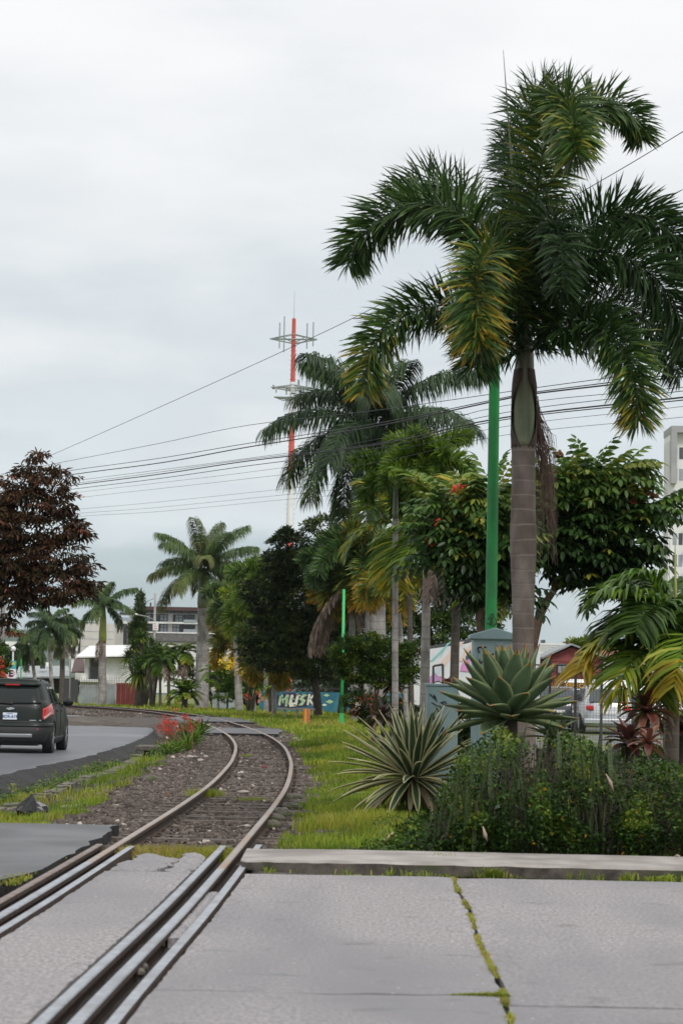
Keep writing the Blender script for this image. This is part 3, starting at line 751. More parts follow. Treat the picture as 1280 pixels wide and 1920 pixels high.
M['tulip'] = leafm('broad_leaflet', [(0, (0.0103, 0.0243, 0.0072)), (0.45, (0.0308, 0.0717, 0.0162)), (0.75, (0.0872, 0.1654, 0.0270)), (1, (0.2668, 0.2646, 0.0360))], rough=0.4, trans=0.3, spec=0.3, nscale=.9, var=.35)
M['bluegreen'] = leafm('agave_leaf', [(0, (0.0625, 0.1080, 0.0552)), (0.5, (0.1187, 0.1800, 0.0943)), (0.8, (0.1750, 0.2040, 0.0920)), (0.93, (0.3500, 0.2280, 0.0575)), (1, (0.1250, 0.0600, 0.0345))], rough=0.5, trans=0.08, spec=0.28, nscale=5, var=.3)
M['varieg'] = leafm('striped_agave_leaf', [(0, (0.040, 0.080, 0.042)), (0.5, (0.085, 0.14, 0.075)), (0.52, (0.45, 0.41, 0.17)), (0.8, (0.62, 0.57, 0.34)), (1, (0.26, 0.19, 0.12))], rough=0.45, trans=0.1, spec=0.4, nscale=5, var=.15)
M['cordy'] = leafm('cordyline_leaf', [(0, (0.018, 0.020, 0.014)), (0.4, (0.05, 0.022, 0.018)), (0.7, (0.12, 0.035, 0.03)), (1, (0.25, 0.12, 0.08))], rough=0.3, trans=0.2, spec=0.6, nscale=4)
M['flower_red'] = leafm('red_petal', [(0, (0.45, 0.03, 0.02)), (1, (0.70, 0.10, 0.06))], trans=.3)
M['flower_yellow'] = leafm('yellow_petal', [(0, (0.65, 0.42, 0.02)), (1, (0.8, 0.6, 0.05))], trans=.3)
M['white_petal'] = leafm('white_petal', [(0, (0.7, 0.68, 0.65)), (1, (0.8, 0.8, 0.78))], trans=.3)
M['bark'] = pm('bark', (0.05, 0.038, 0.030), (0.12, 0.095, 0.078), scale=6, rough=0.95, bump=0.8, bscale=22, stretch=(1, 1, .35))
M['bark_red'] = pm('warm_bark', (0.075, 0.045, 0.030), (0.15, 0.10, 0.07), scale=6, rough=0.9, bump=0.6, bscale=22)
M['bark_dark'] = pm('dark_bark', (0.018, 0.014, 0.011), (0.05, 0.04, 0.032), scale=6, rough=0.95, bump=0.8, bscale=22)
def trunkm(name, c1, c2, ring, rs=5.5, c3=None, ringc=0.55):
    """palm trunk: blotched colour, leaf-scar rings as bands in height"""
    m = pm(name, c1, c2, scale=3.2, rough=0.85, bump=0.0, c3=c3, s3=1.4, stretch=(1.6, 1.6, 0.8))
    n, l = m.node_tree.nodes, m.node_tree.links; b = n['Principled BSDF']
    t = n.new('ShaderNodeTexCoord'); s = n.new('ShaderNodeSeparateXYZ'); l.new(t.outputs['Object'], s.inputs[0])
    nz_ = n.new('ShaderNodeTexNoise'); nz_.inputs['Scale'].default_value = 1.3; l.new(t.outputs['Object'], nz_.inputs[0])
    a = n.new('ShaderNodeMath'); a.operation = 'MULTIPLY_ADD'; l.new(s.outputs[2], a.inputs[0]); a.inputs[1].default_value = rs; l.new(nz_.outputs[0], a.inputs[2])
    f = n.new('ShaderNodeMath'); f.operation = 'FRACT'; l.new(a.outputs[0], f.inputs[0])
    r = n.new('ShaderNodeValToRGB'); l.new(f.outputs[0], r.inputs[0])
    r.color_ramp.elements[0].position = 0.02; r.color_ramp.elements[0].color = (1, 1, 1, 1)
    r.color_ramp.elements[1].position = 0.16; r.color_ramp.elements[1].color = (0, 0, 0, 1)
    old = b.inputs['Base Color'].links[0].from_socket
    mxn = n.new('ShaderNodeMix'); mxn.data_type = 'RGBA'; 
    mu = n.new('ShaderNodeMath'); mu.operation = 'MULTIPLY'; l.new(r.outputs[0], mu.inputs[0]); mu.inputs[1].default_value = ringc
    l.new(mu.outputs[0], mxn.inputs[0]); l.new(old, mxn.inputs[6]); mxn.inputs[7].default_value = rgba(ring)
    l.new(mxn.outputs[2], b.inputs['Base Color'])
    fn = n.new('ShaderNodeTexNoise'); fn.inputs['Scale'].default_value = 30; fn.inputs['Detail'].default_value = 5
    mp2 = n.new('ShaderNodeMapping'); mp2.inputs['Scale'].default_value = (2, 2, .3); l.new(t.outputs['Object'], mp2.inputs[0]); l.new(mp2.outputs[0], fn.inputs[0])
    ad = n.new('ShaderNodeMath'); ad.operation = 'SUBTRACT'; l.new(fn.outputs[0], ad.inputs[0]); l.new(r.outputs[0], ad.inputs[1])
    bn = n.new('ShaderNodeBump'); bn.inputs['Strength'].default_value = .5; bn.inputs['Distance'].default_value = .01
    l.new(ad.outputs[0], bn.inputs['Height']); l.new(bn.outputs[0], b.inputs['Normal'])
    return m
M['palmtrunk'] = trunkm('foxtail_trunk', (0.115, 0.088, 0.076), (0.20, 0.165, 0.15), (0.30, 0.26, 0.24), 6.5, c3=(0.085, 0.062, 0.05))
M['palmtrunk_far'] = trunkm('pale_palm_trunk', (0.21, 0.195, 0.185), (0.37, 0.35, 0.335), (0.14, 0.12, 0.11), 3.5, c3=(0.13, 0.11, 0.10))
M['palmtrunk_brown'] = trunkm('brown_palm_trunk', (0.055, 0.043, 0.035), (0.11, 0.09, 0.075), (0.17, 0.15, 0.13), 5.0)
M['shaft'] = pm('green_crownshaft', (0.085, 0.11, 0.055), (0.19, 0.215, 0.13), scale=4, rough=0.42, stretch=(2, 2, .5), c3=(0.10, 0.085, 0.05), s3=2.0)
M['shaft_g'] = pm('yellow_green_crownshaft', (0.16, 0.19, 0.03), (0.24, 0.26, 0.05), scale=3, rough=0.4)
M['sheath'] = pm('dry_sheath', (0.035, 0.022, 0.018), (0.085, 0.055, 0.045), scale=5, rough=0.8, bump=.4)
M['rachis'] = pm('frond_rib', (0.045, 0.06, 0.02), (0.09, 0.10, 0.035), scale=5, rough=0.5)

# ------------------------------------------------------------------ fronds
def frond_geo(P, style, L, w, n, rng, tint=(0.2, 0.6), tipy=0.0, start=0.12, droop=None, rw=0.02, spread=1.0, wind=0.0):
    """P: (K,3) smooth rachis from base to tip. Returns V, [quads, tris], tints. Leaflets are bent blades."""
    K = len(P)
    T = nrm(np.gradient(P, axis=0)); up = np.array([0, 0, 1.0])
    S = np.cross(T, up); bad = np.linalg.norm(S, axis=1) < .15
    if bad.any():
        g = np.where(~bad)[0]
        for i in np.where(bad)[0]: S[i] = S[g[np.abs(g-i).argmin()]] if len(g) else (1, 0, 0)
    S = nrm(S); U = nrm(np.cross(S, T))
    u = start + (1-start) * (np.arange(n)+rng.random(n))/n
    f = u*(K-1); i0 = np.minimum(f.astype(int), K-2); fr = (f-i0)[:, None]
    p = P[i0]*(1-fr)+P[i0+1]*fr; t = T[i0]; s = S[i0]; uu = U[i0]
    env = np.interp(u, [0, start, start+.18, .7, .92, 1], [.3, .6, 1, .97, .8, .6])
    if style == 'fox':
        ph = rng.uniform(0, 2*PI, n)
        c = np.cos(ph)[:, None]; si = np.sin(ph)[:, None]
        fw = rng.uniform(.25, .85, (n, 1))
        d = nrm(t*fw + (s*c + uu*si)*spread)
        dr = .22 if droop is None else droop
    elif style == 'royal':
        sg = np.where(np.arange(n) % 2 == 0, 1., -1.)[:, None]
        d = nrm(t*rng.uniform(.2, .6, (n, 1)) + s*sg*.75 + uu*rng.uniform(-.5, .5, (n, 1)))
        dr = 1.5 if droop is None else droop
    else:
        sg = np.where(np.arange(n) % 2 == 0, 1., -1.)[:, None]
        d = nrm(t*rng.uniform(.45, .75, (n, 1)) + s*sg*.9 + uu*rng.uniform(.05, .35, (n, 1)))
        dr = .3 if droop is None else droop
    LL = (L*env*rng.uniform(.75, 1.12, n))[:, None]
    dn = np.array([0, 0, -1.0])
    q1 = p + nrm(d + dn*dr*.25)*LL*.42
    q2 = q1 + nrm(d + dn*dr*1.1)*LL*.33
    q3 = q2 + nrm(d + dn*dr*(1.5 if style == 'fox' else 2.4) + wind)*LL*.28
    wv = nrm(np.cross(d, t) ); a = rng.uniform(-.9, .9, (n, 1)); wv = nrm(np.cross(d, wv)*1.0 + wv*a)
    W = (w*rng.uniform(.75, 1.15, n)*np.clip(env+.2, 0, 1))[:, None]/2
    V = np.stack([p - wv*W*.35, p + wv*W*.35, q1 + wv*W, q1 - wv*W, q2 + wv*W*.85, q2 - wv*W*.85, q3], 1).reshape(-1, 3)
    o = (np.arange(n)*7)[:, None]
    quads = np.concatenate([o+np.array([[0, 1, 2, 3]]), o+np.array([[3, 2, 4, 5]])]); tris = o+np.array([[5, 4, 6]])
    tt = rng.uniform(*tint, n) + tipy*np.clip((u-.35)/.65, 0, 1)*rng.uniform(.4, 1.1, n)
    tt = np.clip(tt, 0, 1)
    tq = np.concatenate([tt, tt]); 
    # tips of the leaflets yellow a little more
    ttip = np.clip(tt + (.12 if tipy > 0 else .04), 0, 1)
    # rachis: three-sided
    nk = min(K, 14); ks = np.linspace(0, K-1, nk).astype(int); rr = rw*np.linspace(1, .2, nk)[:, None]
    RV = np.stack([P[ks]+S[ks]*rr, P[ks]-S[ks]*rr, P[ks]-U[ks]*rr*1.2], 1).reshape(-1, 3); ro = len(V)
    rq = np.array([[ro+i*3+a_, ro+i*3+(a_+1) % 3, ro+(i+1)*3+(a_+1) % 3, ro+(i+1)*3+a_] for i in range(nk-1) for a_ in range(3)])
    return np.vstack([V, RV]), [np.vstack([quads, rq]), tris], np.concatenate([tq, np.full(len(rq), .45), ttip])
def frond(parent, P, style, L, w, n, rng, mat, name='frond', **kw):
    lab = kw.pop('label', None)
    V, F, t = frond_geo(P, style, L, w, n, rng, **kw)
    return np_mesh(name, V, F, mat, parent, tint=t, label=lab)
def arcpath(base, az, el0, L, bend, K=16, twist=0.0):
    """el0 start elevation, bend = total downward turn over the length"""
    pts = [np.array(base, float)]; ds = L/(K-1)
    for i in range(K-1):
        u = i/(K-1); e = el0 - bend*(u**1.15); a = az + twist*u
        pts.append(pts[-1] + ds*np.array([math.cos(e)*math.cos(a), math.cos(e)*math.sin(a), math.sin(e)]))
    return np.array(pts)
def trunk_mb(p0, p1, r0, r1, bulge=None, n=18, k=22, wob=0.01, seed=0, curve=(0, 0)):
    p0, p1 = Vector(p0), Vector(p1); V = []; 
    for i in range(k+1):
        t = i/k; c = p0.lerp(p1, t) + Vector((curve[0], curve[1], 0))*math.sin(PI*t)
        r = r0+(r1-r0)*t
        if bulge: r = float(np.interp(t, [b[0] for b in bulge], [b[1] for b in bulge]))
        for j in range(n):
            a = 2*PI*j/n; rr = r*(1+wob*mnoise.noise(Vector((math.cos(a)*2+seed, math.sin(a)*2, t*9))))
            V.append((c.x+rr*math.cos(a), c.y+rr*math.sin(a), c.z))
    F = [[i*n+j, i*n+(j+1) % n, (i+1)*n+(j+1) % n, (i+1)*n+j] for i in range(k) for j in range(n)]
    F += [list(range(n))[::-1], [k*n+j for j in range(n)]]
    mb = MB(); mb.v = V; mb.f = F; mb.mi = [0]*len(F); return mb

# ------------------------------------------------------------------ rosettes of strap leaves
def strap(base, az, el0, L, w, bend, cup=0.25, K=9, C=5, shape='lance', twist=0.0, thick=0.0):
    """returns V (K*C,3), quads, and for each quad its across index and along fraction"""
    P = arcpath(base, az, el0, L, bend, K)
    T = nrm(np.gradient(P, axis=0)); S0 = np.array([-math.sin(az), math.cos(az), 0.0]); 
    S = nrm(np.tile(S0, (K, 1))); U = nrm(np.cross(S, T))*-1
    U = np.cross(T, S)
    u = np.linspace(0, 1, K)
    if shape == 'lance': W = np.interp(u, [0, .12, .45, .7, .9, 1], [.55, .62, 1, .86, .38, .02])
    elif shape == 'sword': W = np.interp(u, [0, .15, .5, .8, 1], [.6, .8, 1, .68, .03])
    elif shape == 'snake': W = np.interp(u, [0, .2, .6, .88, 1], [.6, .9, 1, .75, .05])
    else: W = np.interp(u, [0, .2, .5, .8, 1], [.3, .8, 1, .7, .03])
    W = W*w/2; V = []
    cs_ = np.linspace(-1, 1, C)
    for k in range(K):
        for c in cs_:
            V.append(P[k] + S[k]*c*W[k] + U[k]*(c*c)*W[k]*cup)
    Q = np.array([[k*C+c, k*C+c+1, (k+1)*C+c+1, (k+1)*C+c] for k in range(K-1) for c in range(C-1)])
    ac = np.array([c for k in range(K-1) for c in range(C-1)]); al = np.array([(k+.5)/(K-1) for k in range(K-1) for c in range(C-1)])
    return np.array(V), Q, ac, al

# ------------------------------------------------------------------ broadleaf crowns
def leaf_tpl(kind='diamond'):
    if kind == 'diamond':      # folded leaf along +x, unit length
        v = np.array([(0, 0, 0), (.45, .22, .05), (1, 0, -.06), (.45, -.22, .05)], float)
        return v, np.array([(0, 2, 1), (0, 3, 2)])
    if kind == 'lance':        # drooping lanceolate
        v = np.array([(0, 0, 0), (.35, .13, .03), (.7, .1, -.08), (1, 0, -.25), (.7, -.1, -.08), (.35, -.13, .03)], float)
        return v, np.array([(0, 2, 1), (0, 3, 2), (0, 4, 3), (0, 5, 4)])
    if kind == 'oval':
        v = np.array([(0, 0, 0), (.25, .2, .03), (.65, .23, 0), (1, 0, -.1), (.65, -.23, 0), (.25, -.2, .03)], float)
        return v, np.array([(0, 2, 1), (0, 3, 2), (0, 4, 3), (0, 5, 4)])
def dirs_to_rot(d, rng, roll=0.6):
    """x axis along d, z roughly up"""
    m = len(d); up = nrm(np.array([0, 0, 1.0]) + rng.normal(0, roll, (m, 3)))
    y = nrm(np.cross(up, d)); z = np.cross(d, y); return rotmats(d, y, z)
def crown_mesh(name, parent, clumps, n, leaf, mat, rng, kind='diamond', spray=40, tint=(0.1, 0.8), flat=0.45, droop=.3, hang=0.0, loc=None, **kw):
    """leaves gathered in sprays on and inside ellipsoid clumps [(cx,cy,cz,rx,ry,rz),...]"""
    C = np.array(clumps, float); vol = (C[:, 3]*C[:, 4]*C[:, 5])**(2/3); pr = vol/vol.sum()
    ns = max(1, n//spray); ci = rng.choice(len(C), ns, p=pr)
    d = nrm(rng.normal(size=(ns, 3))); d[:, 2] += .15; d = nrm(d)
    r = rng.uniform(.35, 1.0, (ns, 1))**.6
    sc = C[ci, :3] + d*r*C[ci, 3:]
    srad = np.maximum(C[ci, 3:].min(1)*.34, leaf*1.6)[:, None]
    tb = rng.normal(.5, .22, ns)
    k = np.repeat(np.arange(ns), spray); m = len(k)
    off = nrm(rng.normal(size=(m, 3)))*rng.random((m, 1))**.5; off[:, 2] *= flat
    P = sc[k] + off*srad[k]
    P[:, 2] -= droop*np.linalg.norm(off[:, :2], axis=1)*srad[k][:, 0]*.6
    dd = nrm(off*np.array([1, 1, .4]) + d[k]*.5 + rng.normal(0, .45, (m, 3)) + np.array([0, 0, -hang]))
    RM = dirs_to_rot(dd, rng)
    tv, tf = leaf_tpl(kind)
    V, F = scatter(tv, tf, P, RM, leaf*rng.uniform(.6, 1.25, m))
    t = np.clip(tint[0] + (tint[1]-tint[0])*(tb[k] + rng.normal(0, .16, m)), 0, 1)
    return np_mesh(name, V, F, mat, parent, tint=np.repeat(t, len(tf)), loc=loc, **kw)
def px_clumps(lst, Y, dy=0.6):
    """[(px,py,rx_px,rz_px[,yoff])] -> ellipsoids at distance Y"""
    out = []
    for c in lst:
        yo = c[4] if len(c) > 4 else 0.0
        p = at(c[0], c[1], Y+yo); k = (Y+yo)/FPX
        out.append((p.x, p.y, p.z, c[2]*k, max(c[2], c[3])*k*dy, c[3]*k))
    return out
def branches(parent, base, r0, tips, mat, fork=0.45, rng=None, name='trunk', twigs=True, loc=None):
    mb = MB(); base = Vector(base); rr = random.Random(int(abs(base.x)*100)+3)
    top = Vector(np.mean([tuple(t) for t in tips], axis=0)); fk = base.lerp(top, fork); fk.x = base.x + (fk.x-base.x)*.6
    mb.tube([base - Vector((0, 0, .3)), base, base.lerp(fk, .5)+Vector((r0*.3, 0, 0)), fk], [r0*1.35, r0*1.1, r0*.9, r0*.8], 10)
    for t in tips:
        t = Vector(t); mid = fk.lerp(t, .5) + Vector((rr.uniform(-.1, .1), rr.uniform(-.1, .1), rr.uniform(0, .12)))*(t-fk).length
        mb.tube([fk, mid, t], [r0*.55, r0*.32, r0*.08], 7)
        if twigs:
            for q in range(3):
                e = mid.lerp(t, rr.random()*.6); e2 = e + Vector((rr.uniform(-1, 1), rr.uniform(-1, 1), rr.uniform(-.3, .6)))*(t-fk).length*.18
                mb.tube([e, e2], [r0*.18, r0*.05], 5)
    return build(name, mb, mat, parent, smooth=True)

# ================================================================== the big foxtail palm
def hero_palm():
    Y = 25.0
    b = at(981, 1500, Y); b.z = -0.05
    t = thing('foxtail_palm', 'tallest foxtail palm with grey ringed trunk and arching bottlebrush fronds behind the blue agave', 'palm tree', tuple(b))
    A = lambda x, y, dy=0.0: at(x, y, Y+dy)
    zt = A(982, 838).z; pb = Vector((b.x, Y, -0.3)); pt = Vector((A(981, 838).x, Y, zt))
    k = Y/FPX
    def rz(py): return (A(981, py).z + .3)/(zt+.3)
    bul = [(0, 27*k), (rz(1400), 24*k), (rz(1210), 20*k), (rz(1120), 21*k), (rz(1060), 23.5*k), (rz(1000), 25*k), (rz(960), 23.5*k), (rz(900), 22*k), (rz(850), 22.5*k), (1, 23*k)]
    mb = trunk_mb(pb, pt, .1, .1, bulge=bul, n=24, k=90, wob=.02)
    for i in range(91):        # leaf-scar steps in the young upper wood
        if i % 3 == 0:
            for j in range(24):
                v = mb.v[i*24+j]; cx, cy = pb.x+(pt.x-pb.x)*i/90, Y
                s = 1.025 if i > 55 else 1.012
                mb.v[i*24+j] = (cx+(v[0]-cx)*s, cy+(v[1]-cy)*s, v[2])
    build('trunk', mb, M['palmtrunk'], t, smooth=True)
    sb = [(0, 23*k), (.08, 21*k), (.3, 20.5*k), (.55, 19*k), (.8, 16.5*k), (1, 12*k)]
    ptop = A(984, 600)
    build('crownshaft', trunk_mb(pt, ptop, .1, .1, bulge=sb, n=20, k=24, wob=.04, seed=3), M['shaft'], t, smooth=True)
    # dry sheath peeling off round the shaft
    V = []; n = 20
    for i in range(n+1):
        tt = i/n; z = pt.z + (ptop.z-pt.z)*(tt*.62-.01)
        half = R(12) if tt > 1.2 else R(165 - 62*math.sin(PI*min(1, tt*1.15)))
        for j in range(13):
            a = R(90) - half + 2*half*j/12; rr = float(np.interp(tt, [0, .2, .8, 1], [23.8, 25, 24, 20]))*k
            V.append((pt.x + rr*math.cos(a), Y + rr*math.sin(a), z))
    mb = MB(); mb.add(V, [[i*13+j, i*13+j+1, (i+1)*13+j+1, (i+1)*13+j] for i in range(n) for j in range(12)])
    o = build('leaf_sheath', mb, M['sheath'], t, smooth=True, label='dark dry leaf sheath wrapped round the green crownshaft')
    s_ = o.modifiers.new('solid', 'SOLIDIFY'); s_.thickness = .006
    rng = np.random.default_rng(2)
    Rr = 66*k     # brush radius
    # (path in photo pixels with distance offset), leaflet count, tint, tip yellowing
    FR = [
     ([(984, 640, 0), (940, 500, -.1), (870, 405, -.1), (770, 385, .1), (690, 430, .3), (652, 495, .4)], 1150, (.18, .62), .0, 1.0),
     ([(984, 640, .1), (925, 460, .5), (860, 368, .9), (795, 345, 1.3), (735, 372, 1.7)], 900, (.16, .55), .0, 1.0),
     ([(984, 655, 0), (930, 600, -.4), (850, 570, -.6), (760, 590, -.8), (700, 650, -.9), (680, 735, -.9)], 1050, (.05, .45), .46, .9),
     ([(984, 640, 0), (950, 520, -.7), (915, 478, -1.2), (893, 520, -1.7), (893, 590, -1.9), (898, 650, -2.0)], 1000, (.18, .80), .05, 1.0),
     ([(986, 620, 0), (1000, 400, -.2), (1030, 240, -.6), (1060, 190, -1.1), (1075, 235, -1.6), (1078, 290, -1.8)], 1250, (.30, .72), .0, 1.0),  # lighter tint paints highlights onto the top front leaflets
     ([(986, 600, 0), (1020, 380, .3), (1075, 230, .6), (1130, 190, .8), (1185, 215, 1.0), (1205, 262, 1.1)], 900, (.22, .66), .0, .8),
     ([(986, 610, .1), (975, 420, .5), (975, 280, .9), (1000, 185, 1.3), (1035, 165, 1.7)], 1000, (.08, .36), .0, .95),
     ([(984, 610, .1), (960, 430, .7), (958, 320, 1.4), (950, 260, 2.0)], 700, (.05, .28), .0, .8),
     ([(988, 630, 0), (1040, 500, .1), (1110, 420, .2), (1190, 400, .2), (1260, 440, .2), (1300, 510, .2)], 1150, (.08, .42), .0, 1.0),
     ([(988, 640, 0), (1040, 540, -.4), (1110, 480, -.6), (1190, 490, -.8), (1260, 560, -.8), (1290, 650, -.8)], 1150, (.04, .38), .0, 1.0),
     ([(988, 665, 0), (1040, 620, -.4), (1110, 610, -.8), (1165, 650, -1.1), (1190, 720, -1.3), (1198, 790, -1.4)], 1100, (.05, .45), .42, .95),
     ([(988, 650, .1), (1060, 590, .6), (1150, 570, .9), (1230, 620, 1.2), (1275, 700, 1.4)], 900, (.03, .32), .0, .9),
     ([(982, 670, 0), (940, 640, -.3), (905, 650, -.5), (890, 690, -.6)], 420, (.02, .30), .12, .9),
     ([(986, 620, 0), (1010, 480, -.6), (1030, 420, -1.0), (1050, 450, -1.5), (1055, 540, -1.8)], 700, (.02, .28), .0, .85),
     ([(984, 640, .1), (960, 540, .8), (920, 520, 1.5), (880, 560, 2.1), (860, 640, 2.4)], 600, (.02, .26), .0, .8),
    ]
    for pts, n, ti, ty, sc in FR:
        P = crom([A(x, y, d) for x, y, d in pts], 26)
        frond(t, P, 'fox', Rr*1.28*sc, 0.0225, int(n*.92), rng, M['fox'], tint=ti, tipy=ty, start=.05, rw=.022, droop=.32, spread=1.05)
    # the unopened spear leaf
    mb = MB(); mb.tube([A(985, 600), A(968, 430, .05), A(955, 260, .1), A(948, 160, .1), A(943, 92, .1)], [.022, .016, .010, .006, .002], 6)
    build('spear_leaf', mb, M['rachis'], t, smooth=True)
    # old flower stalk: a hanging dry broom behind the trunk
    mb = MB(); rr = random.Random(4)
    for q in range(120):
        x0 = 1003 + rr.uniform(-4, 6); y0 = 752 + rr.uniform(-10, 60)
        x1 = rr.uniform(1002, 1046); y1 = rr.uniform(850, 1065)
        dy = rr.uniform(.15, .35)
        xm = (x0+x1)/2 + rr.uniform(-4, 16)
        mb.tube([A(x0, y0, dy), A(xm, (y0*.6+y1*.4), dy+.03), A(x1, y1, dy+rr.uniform(-.05, .1))], [.0042, .003, .0015], 3, caps=False)
    build('dry_flower_stalk', mb, M['dead_stem'], t, kind='stuff')
    return t
M['dead_stem'] = pm('dry_stem', (0.10, 0.062, 0.05), (0.17, 0.11, 0.09), scale=8, rough=.9)
hero_palm()

# ================================================================== other palms
def palm(name, label, px, py_base, Y, crown_px, crown_py, tw, style, nf, fl, L, w, nl, mat, seed, tmat='palmtrunk_far', shaft=0.0, group=None, tint=(.2, .6), old=0.0,
         el=(80, -25), bend=(60, 110), dead=0, shaftmat='shaft', droop=None, flare=1.5, azs=None, bz=None, spear=True, ty=0.4, deadL=None, daz=None):
    rng = np.random.default_rng(seed)
    b = at(px, py_base, Y); c = at(crown_px, crown_py, Y); k = Y/FPX
    if bz is not None: b.z = bz
    t = thing(name, label, 'palm tree', tuple(b), group)
    r = tw*k/2
    tb = Vector((b.x, Y, b.z-.35)); tt = Vector((c.x, Y, c.z - shaft))
    build('trunk', trunk_mb(tb, tt, r*flare, r*.8, bulge=[(0, r*flare), (.12, r*1.12), (.5, r*1.03), (.8, r*.9), (1, r*.85)], n=14, k=24, wob=.04, seed=seed), M[tmat], t, smooth=True)
    if shaft > 0:
        build('crownshaft', trunk_mb(tt, c, r*.8, r*.5, bulge=[(0, r*.88), (.15, r*1.0), (.6, r*.8), (1, r*.5)], n=12, k=8), M[shaftmat], t, smooth=True)
    ga = 2.39996
    for i in range(nf):
        u = (i+.5)/nf
        az = (i*ga + seed) if azs is None else azs[i % len(azs)] + rng.normal(0, .15)
        e = R(el[0] + (el[1]-el[0])*u + rng.uniform(-6, 6)); bd = R(bend[0] + (bend[1]-bend[0])*u*rng.uniform(.8, 1.15))
        P = arcpath(tuple(c - Vector((0, 0, .1*fl*u*.5))), az, e, fl*rng.uniform(.85, 1.08)*(0.8 if u < .12 else 1), bd, 16, twist=rng.uniform(-.25, .25))
        ti = (tint[0] + .18*(1-u)*(tint[1]-tint[0]), tint[1] + (.25 if u < .15 else 0))
        frond(t, P, style, L, w, nl, rng, M[mat], tint=ti, tipy=(ty*old if u > .55 else 0), start=.18 if style == 'fox' else .12, rw=.03*fl/3, droop=droop)
    for i in range(dead):
        az = rng.uniform(0, 2*PI) if dead > 2 else rng.uniform(PI*.9, PI*2.1)
        if daz is not None: az = daz + rng.uniform(-.8, .8)
        dl = deadL or fl*.75
        P = arcpath((c.x+.6*r*math.cos(az), c.y+.6*r*math.sin(az), c.z-shaft*.8), az, R(-35), dl, R(52), 12)
        frond(t, P, 'royal', L*.8, w*.8, int(nl*.7), rng, M['dead'], name='dead_frond', tint=(.1, .9), start=.2, droop=1.6, rw=.03, label='dry brown frond hanging against the trunk')
    if spear:
        P = arcpath(tuple(c), seed*1.7, R(84), fl*.55, R(8), 6); mb = MB(); mb.tube([Vector(p) for p in P], [.03, .025, .02, .014, .008, .003], 5); build('spear_leaf', mb, M['rachis'], t, smooth=True)
    return t
# big royal palm in the middle with drooping crown
palm('royal_palm', 'large royal palm with weeping grey green fronds crossed by the power lines', 712, 1310, 92, 703, 800, 31, 'royal', 21, 4.75, 1.25, .052, 430, 'royal', 3, shaft=2.3, tint=(.0, .42), old=1.0, el=(78, -30), bend=(65, 105), ty=.5, flare=1.25, bz=-.1)
# dead-skirted foxtail mid group
palm('foxtail_palm', 'thin foxtail palm with pale trunk in front of the clipped shrub', 743, 1292, 52, 742, 895, 11.5, 'fox', 10, 1.15, .33, .030, 430, 'bright', 5, shaft=.9, tint=(.15, .55), group='foxtail palms in the middle planting', el=(80, -10), bend=(80, 150), bz=-.08)
palm('foxtail_palm', 'foxtail palm with a swollen grey trunk and a bright plume above the red flowers', 796, 1290, 50, 803, 872, 17, 'fox', 10, 1.15, .32, .030, 430, 'bright', 8, shaft=1.9, tint=(.3, .6), group='foxtail palms in the middle planting', el=(85, 20), bend=(70, 140), dead=2, bz=-.08, deadL=1.6)
palm('coconut_palm', 'short coconut palm with a brown trunk and bright green upright leaves by the green mast', 849, 1290, 47, 858, 1010, 16, 'feather', 13, 1.9, .62, .045, 150, 'bright', 12, tmat='palmtrunk_brown', tint=(.25, .7), el=(85, 0), bend=(40, 110), dead=2, bz=-.08, flare=1.1, azs=[1.6, 3.4, 2.6, 0.2, 4.4, 1.2, 5.2, 3.0, 2.2, 5.8, 3.7, 0.9, 4.9])
palm('fan_palm', 'leaning palm with broad yellow green leaves left of the red flowered tree', 775, 1300, 56, 765, 985, 10, 'feather', 12, 1.7, .75, .05, 130, 'bright', 14, tmat='palmtrunk_brown', tint=(.1, .85), el=(80, -30), bend=(60, 140), bz=-.1, old=1, flare=1.1)
palm('foxtail_palm', 'dark foxtail palm with orange tipped hanging fronds above the slim green post', 668, 1335, 88, 658, 1070, 13, 'fox', 14, 2.2, .62, .05, 420, 'fox', 21, shaft=.9, tint=(.1, .55), old=1, ty=.75, group='foxtail palms in the middle planting', el=(80, -25), bend=(90, 160), bz=-.1, dead=2)
palm('foxtail_palm', 'grey trunked foxtail palm whose olive fronds hang in front of the dark tree', 686, 1330, 87, 690, 1040, 9, 'fox', 12, 2.3, .62, .05, 360, 'fox', 23, shaft=.6, tint=(.2, .6), old=1, ty=.6, group='foxtail palms in the middle planting', el=(70, -30), bend=(80, 150), bz=-.1, dead=6, flare=1.15, deadL=3.8, daz=2.9)
palm('foxtail_palm', 'small foxtail palm with a single orange brush beside the thin pale trunk', 770, 1320, 60, 742, 1075, 9, 'fox', 6, 1.3, .40, .036, 300, 'fox', 27, tint=(.35, .75), old=1, ty=.4, group='foxtail palms in the middle planting', el=(40, -30), bend=(90, 130), bz=-.1)
# royal palm with white trunk, centre left
palm('royal_palm', 'tall royal palm with swollen pale trunk in front of the apartment block', 378, 1326, 140, 383, 1066, 24, 'royal', 19, 3.7, .95, .038, 480, 'royal', 31, shaft=2.3, tint=(.3, .75), old=1, el=(86, -8), bend=(45, 84), dead=1, daz=-.6, bz=-.5, flare=1.75, shaftmat='dry_shaft' if 'dry_shaft' in M else 'sheath_o' if 'sheath_o' in M else 'shaft', deadL=3.5)
palm('royal_palm', 'royal palm with yellow green crownshaft standing before the white house', 192, 1320, 150, 194, 1134, 15, 'royal', 13, 2.35, .68, .045, 260, 'royal', 37, shaft=2.4, shaftmat='shaft_g', tint=(.2, .6), old=1, el=(86, -12), bend=(45, 95), dead=1, bz=-.5, flare=1.35)
